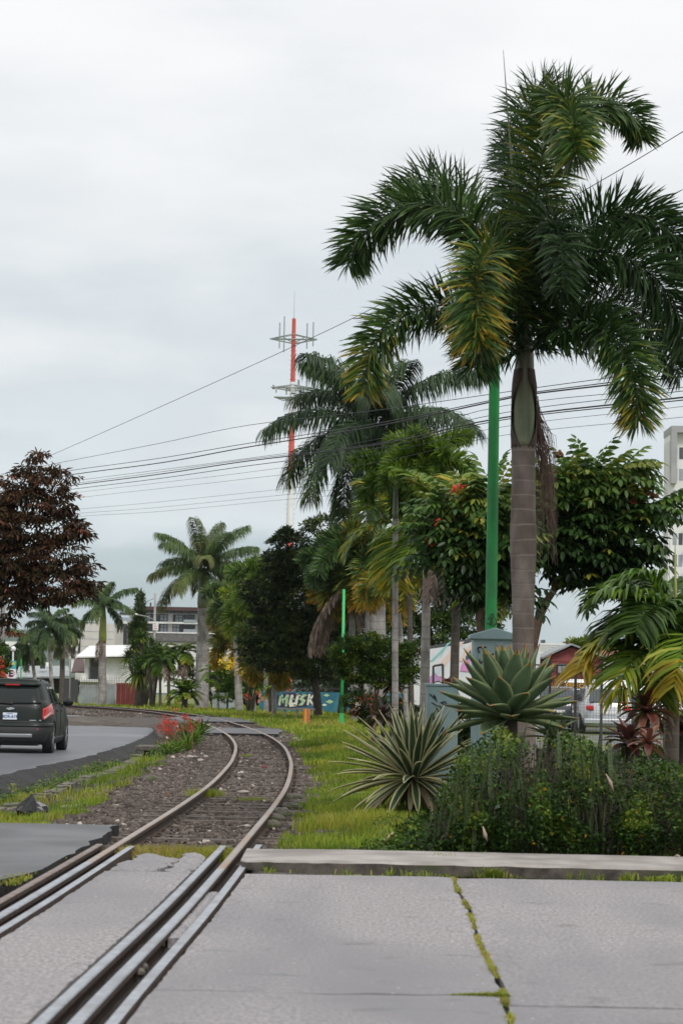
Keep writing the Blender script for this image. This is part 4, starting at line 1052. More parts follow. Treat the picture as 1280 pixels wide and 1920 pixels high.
# three palms at the left edge
palm('royal_palm', 'weeping grey green palm above the metal roof, nearest the parking sign', 102, 1300, 160, 92, 1172, 7, 'royal', 13, 2.3, .62, .055, 220, 'royal', 41, shaft=.8, tint=(.05, .45), old=1, el=(80, -25), bend=(50, 110), bz=-.8, flare=1.2, group='palms behind the car')
palm('royal_palm', 'shaggy palm with dry leaf skirt immediately right of the weeping grey palm', 117, 1300, 165, 118, 1178, 10, 'royal', 12, 1.9, .62, .055, 200, 'royal', 43, shaft=1.0, tint=(.2, .7), old=1, el=(75, -25), bend=(50, 105), dead=3, bz=-.8, flare=1.1, tmat='palmtrunk_brown', group='palms behind the car')
palm('royal_palm', 'low dark feathered palm rising over the roof of the car', 76, 1300, 170, 58, 1205, 7, 'royal', 12, 2.0, .62, .055, 200, 'royal', 45, shaft=.5, tint=(.05, .45), old=1, el=(70, -30), bend=(50, 110), bz=-.8, flare=1.1, group='palms behind the car')
# foxtail group left of the dark tree
for a in ((476, 1322, 118, 470, 1140, 10, 51, 'foxtail palm with bright drooping plumes left of the dark tree', 'bright', (.2, .6)),
          (448, 1320, 124, 440, 1130, 9, 53, 'foxtail palm half hidden behind the tall royal palm crown', 'royal', (.2, .7)),
          (516, 1330, 100, 512, 1215, 8, 55, 'slim foxtail palm whose orange plumes hang before the dark tree', 'fox', (.35, .75)),
          (452, 1318, 126, 447, 1200, 10, 57, 'short foxtail palm with orange brown hanging plumes above the yellow flowers', 'fox', (.45, .85)),
          (500, 1322, 112, 498, 1090, 8, 59, 'pale green foxtail palm behind the top of the dark tree', 'bright', (.1, .5))):
    palm('foxtail_palm', a[7], a[0], a[1], a[2], a[3], a[4], a[5], 'fox', 12, 2.0, .62, .06, 260, a[8], a[6], shaft=.9, tint=a[9], old=1, ty=.4, el=(80, -20), bend=(85, 150), bz=-.3, flare=1.2, group='foxtail palms beside the far lawn')
# ================================================================== variegated agave (rosette of striped swords)
def striped_agave():
    Y = 27.6; c = at(775, 1462, Y)
    b = Vector((c.x, c.y, -.03))
    t = thing('striped_agave', 'spiky agave with cream edged green sword leaves on the lawn by the hedge', 'agave', tuple(b))
    rng = np.random.default_rng(9); n = 112; k = Y/FPX
    mb = MB(); mb.tube([b-Vector((0, 0, .1)), Vector((c.x, c.y, c.z-.05)), Vector((c.x, c.y, c.z+.08))], [.07, .10, .05], 10)
    build('stem', mb, M['bark'], t)
    for i in range(n):
        u = i/n
        el = R(86 - 128*u**.95 + rng.uniform(-5, 5)); az = i*2.39996 + rng.uniform(-.1, .1)
        L = (0.82 + .14*math.sin(PI*min(1, u*1.1)) - .30*max(0, u-.8)/.2*.8)*rng.uniform(.88, 1.08)
        if u > .82: L *= .95
        V, Q, ac, al = strap((c.x+.04*math.cos(az), c.y+.04*math.sin(az), c.z), az, el, L, rng.uniform(.090, .115), R(rng.uniform(4, 16) + 12*(u > .5)), cup=.45, K=9, C=7, shape='sword')
        tt = np.where((ac == 0) | (ac == 5), rng.uniform(.62, .80), rng.uniform(.05, .3))
        if u > .86: tt = np.clip(np.where((ac == 0) | (ac == 5), .98, .93) + rng.uniform(-.08, .02), 0, 1)
        o = np_mesh('leaf', V, Q, M['varieg'], t, tint=tt, smooth=True)
        s = o.modifiers.new('solid', 'SOLIDIFY'); s.thickness = .006
    return t
striped_agave()
# ================================================================== blue agave on a stem above the hedge
def blue_agave():
    Y = 23.2; c = at(952, 1352, Y)
    b = Vector((c.x, c.y, -.03))
    t = thing('blue_agave', 'large blue green agave rosette rising above the dark hedge below the palm', 'agave', tuple(b))
    mb = MB(); mb.tube([b-Vector((0, 0, .1)), b+Vector((.03, 0, .5)), Vector((c.x, c.y, c.z+.08))], [.07, .075, .09], 12)
    build('stem', mb, M['bark'], t, smooth=True)
    rng = np.random.default_rng(12); n = 52
    for i in range(n):
        u = i/n
        el = R(82 - 96*u**1.0 + rng.uniform(-4, 4)); az = i*2.39996 + 1.1 + rng.uniform(-.1, .1)
        L = (0.58 + .12*math.sin(PI*min(1, u*1.2)))*rng.uniform(.9, 1.1)
        W = rng.uniform(.185, .225)*(0.85 if u < .15 else 1)
        V, Q, ac, al = strap((c.x+.05*math.cos(az), c.y+.05*math.sin(az), c.z + .10*(1-u)), az, el, L, W, R(rng.uniform(-22, 4) + 26*max(0, u-.55)), cup=.5, K=13, C=9, shape='lance')
        tt = np.full(len(Q), rng.uniform(.15, .5))
        tt = np.where((ac == 0) | (ac == 7), .72, tt)
        tt = np.where((al > .93), .97 if rng.random() > .3 else .9, tt)
        o = np_mesh('leaf', V, Q, M['bluegreen'], t, tint=tt, smooth=True)
        s = o.modifiers.new('solid', 'SOLIDIFY'); s.thickness = .01
    return t
blue_agave()
# small second rosette at its right foot
def small_agave():
    Y = 23.6; c = at(1035, 1385, Y); b = Vector((c.x, c.y, -.03))
    t = thing('blue_agave', 'small dull agave rosette low at the right foot of the big blue agave', 'agave', tuple(b))
    mb = MB(); mb.tube([b, Vector((c.x, c.y, c.z))], [.05, .05], 8); build('stem', mb, M['bark'], t)
    rng = np.random.default_rng(14)
    for i in range(20):
        u = i/20; az = i*2.39996
        V, Q, ac, al = strap(tuple(c), az, R(70-75*u), .33, .075, R(15), cup=.5, K=8, C=5)
        np_mesh('leaf', V, Q, M['bluegreen'], t, tint=np.where((ac == 0) | (ac == 3), .7, .05), smooth=True)
small_agave()

# ================================================================== the hedge of creeping shrub
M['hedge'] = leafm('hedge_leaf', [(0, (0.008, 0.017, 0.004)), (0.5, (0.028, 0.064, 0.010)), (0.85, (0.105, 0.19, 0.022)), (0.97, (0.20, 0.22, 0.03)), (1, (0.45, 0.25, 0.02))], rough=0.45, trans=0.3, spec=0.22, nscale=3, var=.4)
def hedge():
    rng = np.random.default_rng(31)
    top = np.array([(735, 1572), (765, 1556), (805, 1532), (838, 1480), (866, 1420), (890, 1392), (930, 1378), (1000, 1372), (1060, 1382), (1110, 1405), (1160, 1400), (1220, 1425), (1290, 1440), (1640, 1440)])
    b = gr(1030, 1588, 0)
    t = thing('hedge', 'dense dark green hedge of small leaves along the walkway', 'hedge', (b.x, 20.6, -.03))
    n = 66000
    px = rng.uniform(735, 1600, n)*0 + np.where(rng.random(n) < .8, rng.uniform(735, 1330, n), rng.uniform(1330, 1600, n)); Yr = 20.25 + 3.6*rng.random(n)**1.7
    x = at(1000, 1500, 1).x  # unused
    xs_ = np.empty(n); zt = np.empty(n)
    tp = np.interp(px, top[:, 0], top[:, 1])
    dirs = CROT @ Matrix.Identity(3)
    CR = np.array(CROT)
    def wp(px, py, Y):
        d = np.stack([(px-640)/FPX, -(py-960)/FPX, -np.ones_like(px)], 1) @ CR.T
        s = Y/d[:, 1]; return np.stack([d[:, 0]*s, Y, CAM_H + d[:, 2]*s], 1)
    P = wp(px, tp, np.full(n, 21.6)); xs_ = P[:, 0]; H = P[:, 2]*(0.93+.16*fbm(xs_, xs_*0, 2.5, 4))
    depth = Yr - 20.25
    H = H*np.clip(.45+depth*.75, 0, 1.08)            # rounded front
    u = rng.random(n)**.8
    z = H*u; nn = fbm(xs_*1.0, z, 3.0, 2.0)
    yy = 20.22 + depth*np.clip(1-u*.2, 0, 1) + nn*.14
    yy -= 0.05*np.sin(xs_*5)
    k = (nn + rng.normal(0, .12, n) > -.22); xs_, yy, z, u, nn = xs_[k], yy[k], z[k], u[k], nn[k]; m = len(xs_)
    d = nrm(np.stack([rng.normal(0, .7, m), rng.normal(-.5, .6, m), rng.normal(.1, .5, m)], 1))
    tv, tf = leaf_tpl('diamond'); tv = tv*np.array([1, 1.25, 1])
    V, F = scatter(tv, tf, np.stack([xs_, yy, z-.03], 1), dirs_to_rot(d, rng, .5), rng.uniform(.028, .058, m))
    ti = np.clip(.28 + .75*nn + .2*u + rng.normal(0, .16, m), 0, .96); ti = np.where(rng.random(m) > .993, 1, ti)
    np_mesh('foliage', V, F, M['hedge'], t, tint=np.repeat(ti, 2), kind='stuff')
    # vertical stems
    mb = MB(); rr = random.Random(6)
    for q in range(520):
        pxx = rr.uniform(800, 1330); Y = rr.uniform(20.35, 22.5); p0 = gr(pxx, 1586, 0); x0 = p0.x*Y/p0.y
        h = np.interp(pxx, top[:, 0], top[:, 1]); hh = at(pxx, h, 21.6).z*rr.uniform(.6, 1.0)*min(1, .5+(Y-20.25)*.6)
        mb.tube([(x0, Y, -.05), (x0+rr.uniform(-.05, .05), Y-.03, hh*.5), (x0+rr.uniform(-.12, .12), Y-.05, hh)], [.006, .005, .002], 4, caps=False)
    build('stems', mb, M['bark'], t, kind='stuff')
    mb = MB()   # dark leaf litter and soil mound inside
    return t
hedge()
# ================================================================== snake plants: banded upright straps in clumps
def snakem():
    m, n, l, b = newmat('snake_plant_leaf')
    tcn = n.new('ShaderNodeTexCoord'); w = n.new('ShaderNodeTexWave'); w.wave_type = 'BANDS'; w.bands_direction = 'Z'
    w.inputs['Scale'].default_value = 9; w.inputs['Distortion'].default_value = 14; w.inputs['Detail'].default_value = 3; w.inputs['Detail Scale'].default_value = 2
    l.new(tcn.outputs['Object'], w.inputs[0]); r = n.new('ShaderNodeValToRGB'); l.new(w.outputs[0], r.inputs[0])
    r.color_ramp.elements[0].color = (0.014, 0.030, 0.008, 1); r.color_ramp.elements[1].color = (0.060, 0.085, 0.024, 1)
    l.new(r.outputs[0], b.inputs['Base Color']); b.inputs['Roughness'].default_value = .5; b.inputs['Specular IOR Level'].default_value = .25
    return m
M['snake'] = snakem()
def snake_plants():
    rng = np.random.default_rng(17)
    # (px of base, Y, top py, leaves, where)
    S = [(822, 20.5, 1470, 4, 'leftmost snake plant at the hedge corner beside the striped agave'),
         (850, 20.45, 1415, 5, 'tall snake plant with a twisted banded leaf at the left end of the hedge'),
         (882, 20.6, 1392, 4, 'snake plant under the left leaves of the blue agave'),
         (922, 20.5, 1352, 5, 'tallest snake plant in front of the blue agave stem'),
         (957, 20.6, 1350, 4, 'snake plant with dark narrow leaves below the blue agave centre'),
         (992, 20.5, 1345, 4, 'snake plant directly under the right leaves of the blue agave'),
         (1030, 20.7, 1380, 3, 'short snake plant in the hedge right of the blue agave'),
         (1052, 20.7, 1360, 3, 'slim snake plant before the first black fence post'),
         (1098, 20.6, 1382, 4, 'pale banded snake plant in front of the parked white car'),
         (1112, 20.8, 1372, 3, 'thin snake plant rising beside the pale banded one'),
         (1150, 20.6, 1378, 3, 'snake plant below the yellow palm fronds and dark red leaves'),
         (1156, 20.9, 1390, 2, 'bent snake plant leaf pair amid the hedge, right of the white car'),
         (870, 20.32, 1480, 3, 'low snake plant leaves inside the left front of the hedge')]
    for (px, Y, tp, n, lab) in S:
        p = gr(px, 1560, 0); Y += .03; b = Vector((at(px, 1500, Y).x, Y, -.04))
        t = thing('snake_plant', lab, 'plant', tuple(b), 'snake plants growing through the hedge')
        zt = at(px, tp, Y).z
        for i in range(n):
            az = rng.uniform(0, 2*PI); L = (zt+.04)*rng.uniform(.6, .95) if i else zt+.04
            off = rng.uniform(-.16, .16, 2) if i else (0, .02)
            V, Q, ac, al = strap((b.x+off[0], b.y+off[1]*.6-.02, -.04), az, R(rng.uniform(84, 89.5)), L, rng.uniform(.034, .052), R(rng.uniform(2, 22)), cup=.5, K=12, C=5, shape='snake')
            # face the straps mostly towards the walkway
            o = np_mesh('leaf', V, Q, M['snake'], t, smooth=True)
            s = o.modifiers.new('solid', 'SOLIDIFY'); s.thickness = .006
snake_plants()
# low leafy ground cover left of the hedge, under the agave
def ground_cover(name, lab, poly, n, size, seed, zs=(.0, .10), mat='hedge', tb=.55):
    rng = np.random.default_rng(seed); poly = np.array(poly, float)
    x = rng.uniform(poly[:, 0].min(), poly[:, 0].max(), n); y = rng.uniform(poly[:, 1].min(), poly[:, 1].max(), n)
    ins = np.zeros(n, bool); j = len(poly)-1
    for i in range(len(poly)):
        c = ((poly[i, 1] > y) != (poly[j, 1] > y)) & (x < (poly[j, 0]-poly[i, 0])*(y-poly[i, 1])/(poly[j, 1]-poly[i, 1]+1e-9)+poly[i, 0]); ins ^= c; j = i
    x, y = x[ins], y[ins]; m = len(x)
    nn = fbm(x, y, 2.0, 7); z = height(x, y) + rng.uniform(*zs, m)*(1+nn)
    d = nrm(np.stack([rng.normal(0, 1, m), rng.normal(-.2, 1, m), rng.normal(.25, .4, m)], 1))
    tv, tf = leaf_tpl('diamond'); V, F = scatter(tv*np.array([1, 1.3, 1]), tf, np.stack([x, y, z], 1), dirs_to_rot(d, rng, .4), rng.uniform(size*.6, size*1.2, m))
    np_mesh(name, V, F, M[mat], tint=np.repeat(np.clip(tb+nn*.6+rng.normal(0, .15, m), 0, .95), 2), kind='stuff', label=lab, cat='ground cover')
gx_ = lambda px, Y: at(px, 1500, Y).x
ground_cover('ground_cover', 'leafy green ground cover at the foot of the striped agave', [(gx_(640, 20.1), 20.1), (gx_(900, 20.1), 20.12), (gx_(900, 24), 24), (gx_(820, 26), 26.5), (gx_(700, 25), 25), (gx_(700, 22.5), 22.5)], 9000, .045, 3)
ground_cover('ground_cover', 'low leaves creeping along the back edge of the walkway', [(gx_(720, 20), 20.0), (6, 20.0), (6, 20.45), (gx_(720, 20), 20.3)], 7000, .045, 4, zs=(.0, .13))
# shed dry leaf sheath lying on the grass, and a bleached palm spathe in the hedge
def husk(name, lab, pts, r, mat, cat='fallen leaf'):
    mb = MB(); mb.tube([Vector(p) for p in pts], r, 6); o = build(name, mb, mat, loc=tuple(pts[0]), label=lab, cat=cat, smooth=True)
husk('palm_husk', 'pale dry palm husk lying on the grass before the striped agave', [gr(718, 1578, .02), gr(738, 1566, .05), gr(762, 1554, .04)], [.012, .032, .008], M['dead_stem2'] if 'dead_stem2' in M else pm('pale_husk', (0.30, 0.20, 0.13), (0.42, 0.30, 0.2), scale=9))
pale = pm('pale_dry_leaf', (0.28, 0.20, 0.15), (0.42, 0.32, 0.26), scale=9)
husk('dry_leaf', 'curled tan dry leaf caught on the hedge face right of centre', [at(1136, 1452, 20.3), at(1144, 1468, 20.3), at(1150, 1484, 20.3)], [.004, .016, .003], pale)
husk('dry_leaf', 'small pinkish dry leaf low on the hedge front', [at(905, 1550, 20.15), at(909, 1566, 20.15), at(913, 1578, 20.15)], [.004, .018, .003], pale)
husk('dry_leaf', 'tan dry leaf on the kerb gutter at the foot of the kerb', [gr(1012, 1634, .01), gr(1020, 1633, .02), gr(1030, 1634, .01)], [.004, .02, .003], pale)
husk('dry_leaf', 'dry leaf lying on the walkway at far right', [gr(1264, 1606, .1), gr(1268, 1605, .11), gr(1275, 1606, .1)], [.003, .013, .003], pale)

# broad weed in the gutter
def weed(px, py, n, L, lab, seed):
    p = gr(px, py, -.01); t = thing('broadleaf_weed', lab, 'weed', tuple(p)); rng = np.random.default_rng(seed)
    for i in range(n):
        V, Q, ac, al = strap(tuple(p), i*2.4, R(rng.uniform(20, 65)), L*rng.uniform(.7, 1.1), L*.5, R(50), cup=.2, K=6, C=3, shape='lance')
        np_mesh('leaf', V, Q, M['bright'], t, tint=np.full(len(Q), rng.uniform(.35, .7)), smooth=True)
weed(1128, 1632, 9, .10, 'broad leaved weed in the gutter near the right end of the kerb', 3)
weed(1272, 1636, 6, .09, 'round leaved weed in the gutter at the right edge', 4)
weed(750, 1628, 7, .06, 'small dark weed in the gutter left of the slab joint', 5)

# ================================================================== cabinets, mast
M['cab'] = pm('blue_grey_cabinet', (0.20, 0.285, 0.30), (0.235, 0.325, 0.34), scale=3, rough=0.5, c3=(0.18, 0.25, 0.26), s3=2)
M['ink'] = pm('black_spray_paint', (0.012, 0.012, 0.014), rough=.6)
M['green_paint'] = pm('bright_green_paint', (0.004, 0.19, 0.033), (0.008, 0.245, 0.05), scale=5, rough=0.5, bump=0.25, bscale=50, bdist=.006, c3=(0.012, 0.125, 0.035), s3=3, stretch=(1, 1, .45))
M['green_paint2'] = pm('light_green_paint', (0.02, 0.36, 0.09), (0.03, 0.42, 0.11), scale=14, rough=0.45)
def squiggle(parent, name, pts, r, closed=False):
    mb = MB(); mb.tube([Vector(p) for p in pts], r, 5); return build(name, mb, M['ink'], parent)
def cabinet_big():
    Y = 26.6; x0 = at(887, 1300, Y).x; x1 = at(966, 1300, Y).x; xc = (x0+x1)/2
    z1 = at(925, 1196, Y).z; zp = at(925, 1177, Y).z
    t = thing('utility_cabinet', 'tall blue grey metal cabinet with a pitched lid at the foot of the green mast', 'cabinet', (xc, Y+.22, -.05))
    mb = MB(); mb.box((x0, Y, -.05), (x1, Y+.45, z1)); build('body', mb, M['cab'], t, bevel=.01)
    e = .045; mb = MB()
    mb.prism([(x0-e, Y-e, z1-.02), (x1+e, Y-e, z1-.02), (x1+e, Y-e, z1+.03), (xc, Y-e, zp), (x0-e, Y-e, z1+.03)], (0, .54, 0)); build('lid', mb, M['cab'], t, bevel=.012)
    mb = MB(); mb.box((x0+.05, Y-.008, .1), (x1-.05, Y-.001, z1-.1)); build('door', mb, M['cab'], t, bevel=.004)
    mb = MB(); mb.box((xc-.02+.03, Y-.016, z1-.085), (xc+.09, Y-.0085, z1-.055)); build('name_plate', mb, M['cab'], t)
    rr = random.Random(8); Yf = Y-.012
    for (cx, cy) in ((903, 1218), (905, 1240), (918, 1232), (928, 1225), (940, 1245), (912, 1262)):
        pts = [at(cx+rr.uniform(-8, 8), cy+rr.uniform(-7, 7), Yf) for q in range(4)]
        squiggle(t, 'graffiti_tag', [Vector(p) for p in crom(pts, 12)], .008)
cabinet_big()
def cabinet_small():
    Y = 28.6; x0 = at(799, 1350, Y).x; x1 = at(858, 1350, Y).x; zt = at(826, 1287, Y).z
    t = thing('utility_cabinet', 'low blue grey cabinet with black graffiti behind the striped agave', 'cabinet', ((x0+x1)/2, Y+.15, -.05))
    mb = MB(); mb.box((x0, Y, -.05), (x1, Y+.32, zt)); build('body', mb, M['cab'], t, bevel=.008)
    mb = MB(); mb.box((x0-.015, Y-.015, zt+.001), (x1+.015, Y+.335, zt+.03)); build('lid', mb, M['cab'], t, bevel=.006)
    mb = MB(); mb.box((x0+.03, Y-.006, .05), (x1-.03, Y-.001, zt-.04)); build('door', mb, M['cab'], t)
    rr = random.Random(2)
    for (cx, cy, w, h) in ((812, 1308, 8, 8), (818, 1326, 10, 9), (815, 1350, 7, 10), (824, 1370, 8, 10), (816, 1396, 9, 7), (830, 1320, 7, 6)):
        pts = [at(cx+rr.uniform(-w, w), cy+rr.uniform(-h, h), Y-.01) for q in range(6)]
        squiggle(t, 'graffiti_tag', [Vector(p) for p in crom(pts, 26)], .006)
cabinet_small()
def mast():
    Y = 27.3; b = at(921, 1420, Y); k = Y/FPX
    t = thing('green_mast', 'thick bright green steel mast behind the cabinet, rising into the palm fronds', 'pole', (b.x, Y, -.05))
    zb, zt = -.05, at(930, 520, Y).z; xb = at(920, 1175, Y).x
    w = 12.2*k
    mb = MB()
    N = 8
    for z0, z1, w0, w1 in ((zb, zt, w*1.02, w*.84),):
        A = [(xb+w0*math.cos(a), Y+w0*math.sin(a), z0) for a in [PI/8+i*PI/4 for i in range(8)]]
        B = [(xb+w1*math.cos(a), Y+w1*math.sin(a), z1) for a in [PI/8+i*PI/4 for i in range(8)]]
        mb.add(A+B, [[i, (i+1) % 8, 8+(i+1) % 8, 8+i] for i in range(8)] + [list(range(8))[::-1], list(range(8, 16))])
    build('shaft', mb, M['green_paint'], t, bevel=.012)
    mb = MB(); mb.box((xb-.2, Y-.2, -.05), (xb+.2, Y+.2, -.02)); build('base_plate', mb, M['green_paint'], t)
    # painted tag: S-like loop, small o, bracket
    f = lambda x, y: at(x, y, Y-w-.004)
    for pts in ([(918, 1153), (924, 1151), (925, 1156), (919, 1162), (914, 1160), (919, 1157), (922, 1165), (916, 1170), (912, 1168)],
                [(919, 1166), (923, 1168), (921, 1172), (918, 1170), (920, 1166)],
                [(926, 1158), (930, 1163), (929, 1170), (924, 1173)], [(931, 1168), (931.5, 1173)]):
        squiggle(t, 'painted_tag', [Vector(p) for p in crom([f(*q) for q in pts], 22)], .0052)
mast()
def slim_post():
    Y = 83; k = Y/FPX; b = at(640, 1357, Y); zt = at(641, 1105, Y).z
    t = thing('green_post', 'slim light green steel post with flared foot on the lawn', 'pole', tuple(b))
    mb = MB(); mb.tube([(b.x, Y, b.z-.1), (b.x, Y, zt)], [3.0*k, 2.6*k], 8); build('shaft', mb, M['green_paint2'], t, smooth=True)
    mb = MB(); mb.tube([(b.x, Y, b.z-.1), (b.x, Y, b.z+.05), (b.x, Y, b.z+.35)], [6*k, 5*k, 3.05*k], 8); build('foot', mb, M['green_paint2'], t)
    f = lambda x, y: at(x, y, Y-.07)
    for (y0) in (1306, 1311, 1316, 1321, 1326, 1331):
        squiggle(t, 'painted_letter', [Vector(p) for p in crom([f(638.5, y0), f(641, y0+1.5), f(638.6, y0+3), f(641, y0+4)], 8)], .008)
slim_post()
def bollard():
    Y = 82; b = at(574, 1357, Y); k = Y/FPX
    t = thing('wooden_bollard', 'stubby bollard of yellow and orange painted planks on the lawn', 'bollard', tuple(b))
    cols = [(0.55, 0.13, 0.04), (0.62, 0.36, 0.04), (0.55, 0.13, 0.04), (0.50, 0.16, 0.12)]
    for i, c in enumerate(cols):
        m = pm('bollard_paint', c, tuple(x*.75 for x in c), scale=8, rough=.7)
        x0 = b.x + (-6+3.1*i)*k; mb = MB(); mb.box((x0, Y, b.z-.05), (x0+3.0*k, Y+.18, b.z+.50)); build('plank', mb, m, t)
bollard()
def bench():
    Y = 96; k = Y/FPX
    p0 = at(520, 1331, Y); p1 = at(590, 1331, Y)
    t = thing('concrete_bench', 'long low concrete bench slab under the dark tree', 'bench', ((p0.x+p1.x)/2, Y, -.1))
    z = at(555, 1329, Y).z
    c = pm('bench_concrete', (0.22, 0.2, 0.17), (0.3, 0.28, 0.25), scale=5)
    mb = MB(); mb.box((p0.x, Y, z-.05), (p1.x, Y+.35, z+.02)); build('seat', mb, c, t)
    for x in (p0.x+.25, (p0.x+p1.x)/2, p1.x-.3):
        mb = MB(); mb.box((x, Y+.05, -.25), (x+.08, Y+.3, z-.051)); build('leg', mb, c, t)
bench()
# ================================================================== broadleaf trees
def compound_tpl(pairs=5, L=.7, ll=.19, lw=.095):
    """pinnate leaf along +x, drooping, with oval leaflets"""
    V = []; F = []
    for i in range(pairs*2+1):
        q = i//2; sd = 1 if i % 2 else -1
        u = (q+1)/(pairs+.4) if i < pairs*2 else 1.0
        p = np.array([L*u, 0, -.22*L*u*u]);
        d = nrm(np.array([.45, sd*.85, -.45])) if i < pairs*2 else nrm(np.array([.9, 0, -.6]))
        s = nrm(np.cross(d, [0, 0, 1])); o = len(V)
        sc = 1 if 0 < q < pairs-1 else .85
        for a, b, c in ((0, 0, 0), (.28, .42, .012), (.68, .46, 0), (1, 0, -.03), (.68, -.46, 0), (.28, -.42, .012)):
            V.append(p + d*ll*a*sc + s*lw*b*sc + np.array([0, 0, c-.02*a]))
        F += [(o, o+2, o+1), (o, o+3, o+2), (o, o+4, o+3), (o, o+5, o+4)]
    return np.array(V), np.array(F)
def tulip_tree(label, base_px, Y, clumps, tips_px, n, seed, fl, trunk_r=.10):
    rng = np.random.default_rng(seed)
    b = at(base_px[0], base_px[1], Y); b.z = -.05
    t = thing('tulip_tree', label, 'tree', tuple(b))
    C = np.array(px_clumps(clumps, Y, .8)); C[:, 3:] = np.maximum(C[:, 3:]*.86 - .22, .12); vol = (C[:, 3]*C[:, 5]); pr = vol/vol.sum()
    ci = rng.choice(len(C), n, p=pr); d = nrm(rng.normal(size=(n, 3)) + np.array([0, -.2, .25])); r = rng.uniform(.25, 1, (n, 1))**.5
    P = C[ci, :3] + d*r*C[ci, 3:]
    dd = nrm(d*np.array([1, 1, .25]) + rng.normal(0, .3, (n, 3)) + np.array([0, 0, .05]))
    tv, tf = compound_tpl(); V, F = scatter(tv, tf, P, dirs_to_rot(dd, rng, .25), rng.uniform(.7, 1.1, n))
    hgt = (P[:, 2]-P[:, 2].min())/(np.ptp(P[:, 2])); lowd = np.clip(-.02 + .80*hgt + .25*(r[:, 0]-.7) + rng.normal(0, .13, n), 0, .9)  # light and shade put into the tint: bright on top, dark low and inside
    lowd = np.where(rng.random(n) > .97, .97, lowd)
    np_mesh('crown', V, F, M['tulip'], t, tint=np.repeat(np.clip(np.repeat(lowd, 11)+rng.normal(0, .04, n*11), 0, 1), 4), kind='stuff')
    mb = MB(); pts = [at(x, y, Y) for x, y in base_px[2]]; pts[0].z = -.3
    rr = [trunk_r*v for v in np.linspace(1.2, .55, len(pts))]
    mb.tube([Vector(p) for p in crom(pts, 16)], list(np.interp(np.linspace(0, 1, 16), np.linspace(0, 1, len(rr)), rr)), 10)
    build('trunk', mb, M['bark_red'], t, smooth=True)
    fk = Vector(pts[-1]); mb = MB(); rq = random.Random(seed)
    for (x, y, dy) in tips_px:
        e = at(x, y, Y+dy); mid = fk.lerp(e, .5)+Vector((rq.uniform(-.1, .1), 0, -.08))
        mb.tube([fk, mid, e], [trunk_r*.45, trunk_r*.25, .01], 6)
        for q in range(4):
            a = mid.lerp(e, rq.random()); mb.tube([a, a+Vector((rq.uniform(-.4, .4), rq.uniform(-.4, .4), rq.uniform(0, .5)))], [.014, .005], 4)
    build('branch', mb, M['bark_red'], t, smooth=True)
    for (x, y, kind) in fl:        # cup flowers and rusty buds on the twig ends
        p = at(x, y, Y-.9*max(C[:, 4])); mb = MB(); rqq = random.Random(x)
        for q in range(9):
            a = q*2.4; rr_ = .05
            mb.ball((p.x+rr_*math.cos(a)*1.0, p.y+rr_*math.sin(a), p.z+rqq.uniform(-.03, .05)), .030, 6, 4, (1, 1, 1.3))
        build('flower', mb, M['petal_red'] if kind else M['bud_rust'], t, label='bright red cup flower cluster' if kind else 'rusty brown bud cluster')
    return t
M['petal_red'] = pm('flower_red_solid', (0.62, 0.03, 0.02), (0.75, 0.08, 0.04), scale=20, rough=.5)
M['bud_rust'] = pm('bud_brown', (0.12, 0.045, 0.02), (0.22, 0.09, 0.04), scale=20, rough=.8)
tulip_tree('broad leaved tree with drooping pinnate leaves behind the tall palm trunk', (1003, 1330, [(988, 1400), (992, 1260), (1004, 1180), (1020, 1135), (1040, 1105)]), 42,
    [(1040, 910, 45, 60), (1100, 900, 70, 45), (1150, 885, 55, 38), (1075, 990, 75, 70), (1160, 975, 62, 50), (1212, 955, 50, 30), (1110, 1035, 75, 42), (1035, 1010, 45, 50), (1170, 1035, 50, 34), (1130, 1085, 50, 20), (985, 1010, 30, 70)],
    [(1040, 920, 0), (1100, 900, .3), (1150, 900, -.3), (1210, 955, 0), (1170, 1030, .2), (1020, 1000, -.2), (1090, 990, -.4)], 1150, 3,
    [(1048, 852, 0), (1112, 912, 1), (1118, 905, 0), (1210, 922, 0), (1226, 930, 0), (1128, 915, 0), (1187, 944, 1)])
tulip_tree('broad leaved tree with red cup flowers left of the green mast', (905, 1330, [(903, 1400), (905, 1250), (900, 1150), (890, 1100)]), 40,
    [(860, 950, 55, 45), (920, 940, 50, 55), (820, 990, 45, 40), (885, 1010, 65, 60), (830, 1050, 50, 40), (905, 1080, 50, 50), (940, 1020, 40, 80), (945, 1110, 20, 30)],
    [(860, 950, 0), (920, 930, .2), (820, 990, -.2), (840, 1050, 0), (940, 1060, 0)], 520, 5,
    [(855, 918, 1), (862, 922, 1), (866, 915, 1), (805, 1015, 1), (815, 1020, 1), (935, 948, 1), (818, 980, 1), (884, 912, 0)])

def leafy(name, label, base_px, Y, clumps, n, leaf, mat, seed, tips=None, kind='diamond', trunk=None, tr=.1, bark='bark_dark', spray=45, cat='tree', bz=-.1, dy=.8, group=None, **kw):
    rng = np.random.default_rng(seed); b = at(base_px[0], base_px[1], Y); b.z = bz
    t = thing(name, label, cat, tuple(b), group)
    C = px_clumps(clumps, Y, dy)
    crown_mesh('crown' if cat == 'tree' else 'foliage', t, C, n, leaf, M[mat], rng, kind=kind, spray=spray, **kw)
    tp = [(c[0], c[1], c[2]) for c in C][:9] if tips is None else [tuple(at(x, y, Y)) for x, y in tips]
    branches(t, b, tr, tp, M[bark], rng=rng, fork=.4 if trunk is None else trunk)
    return t
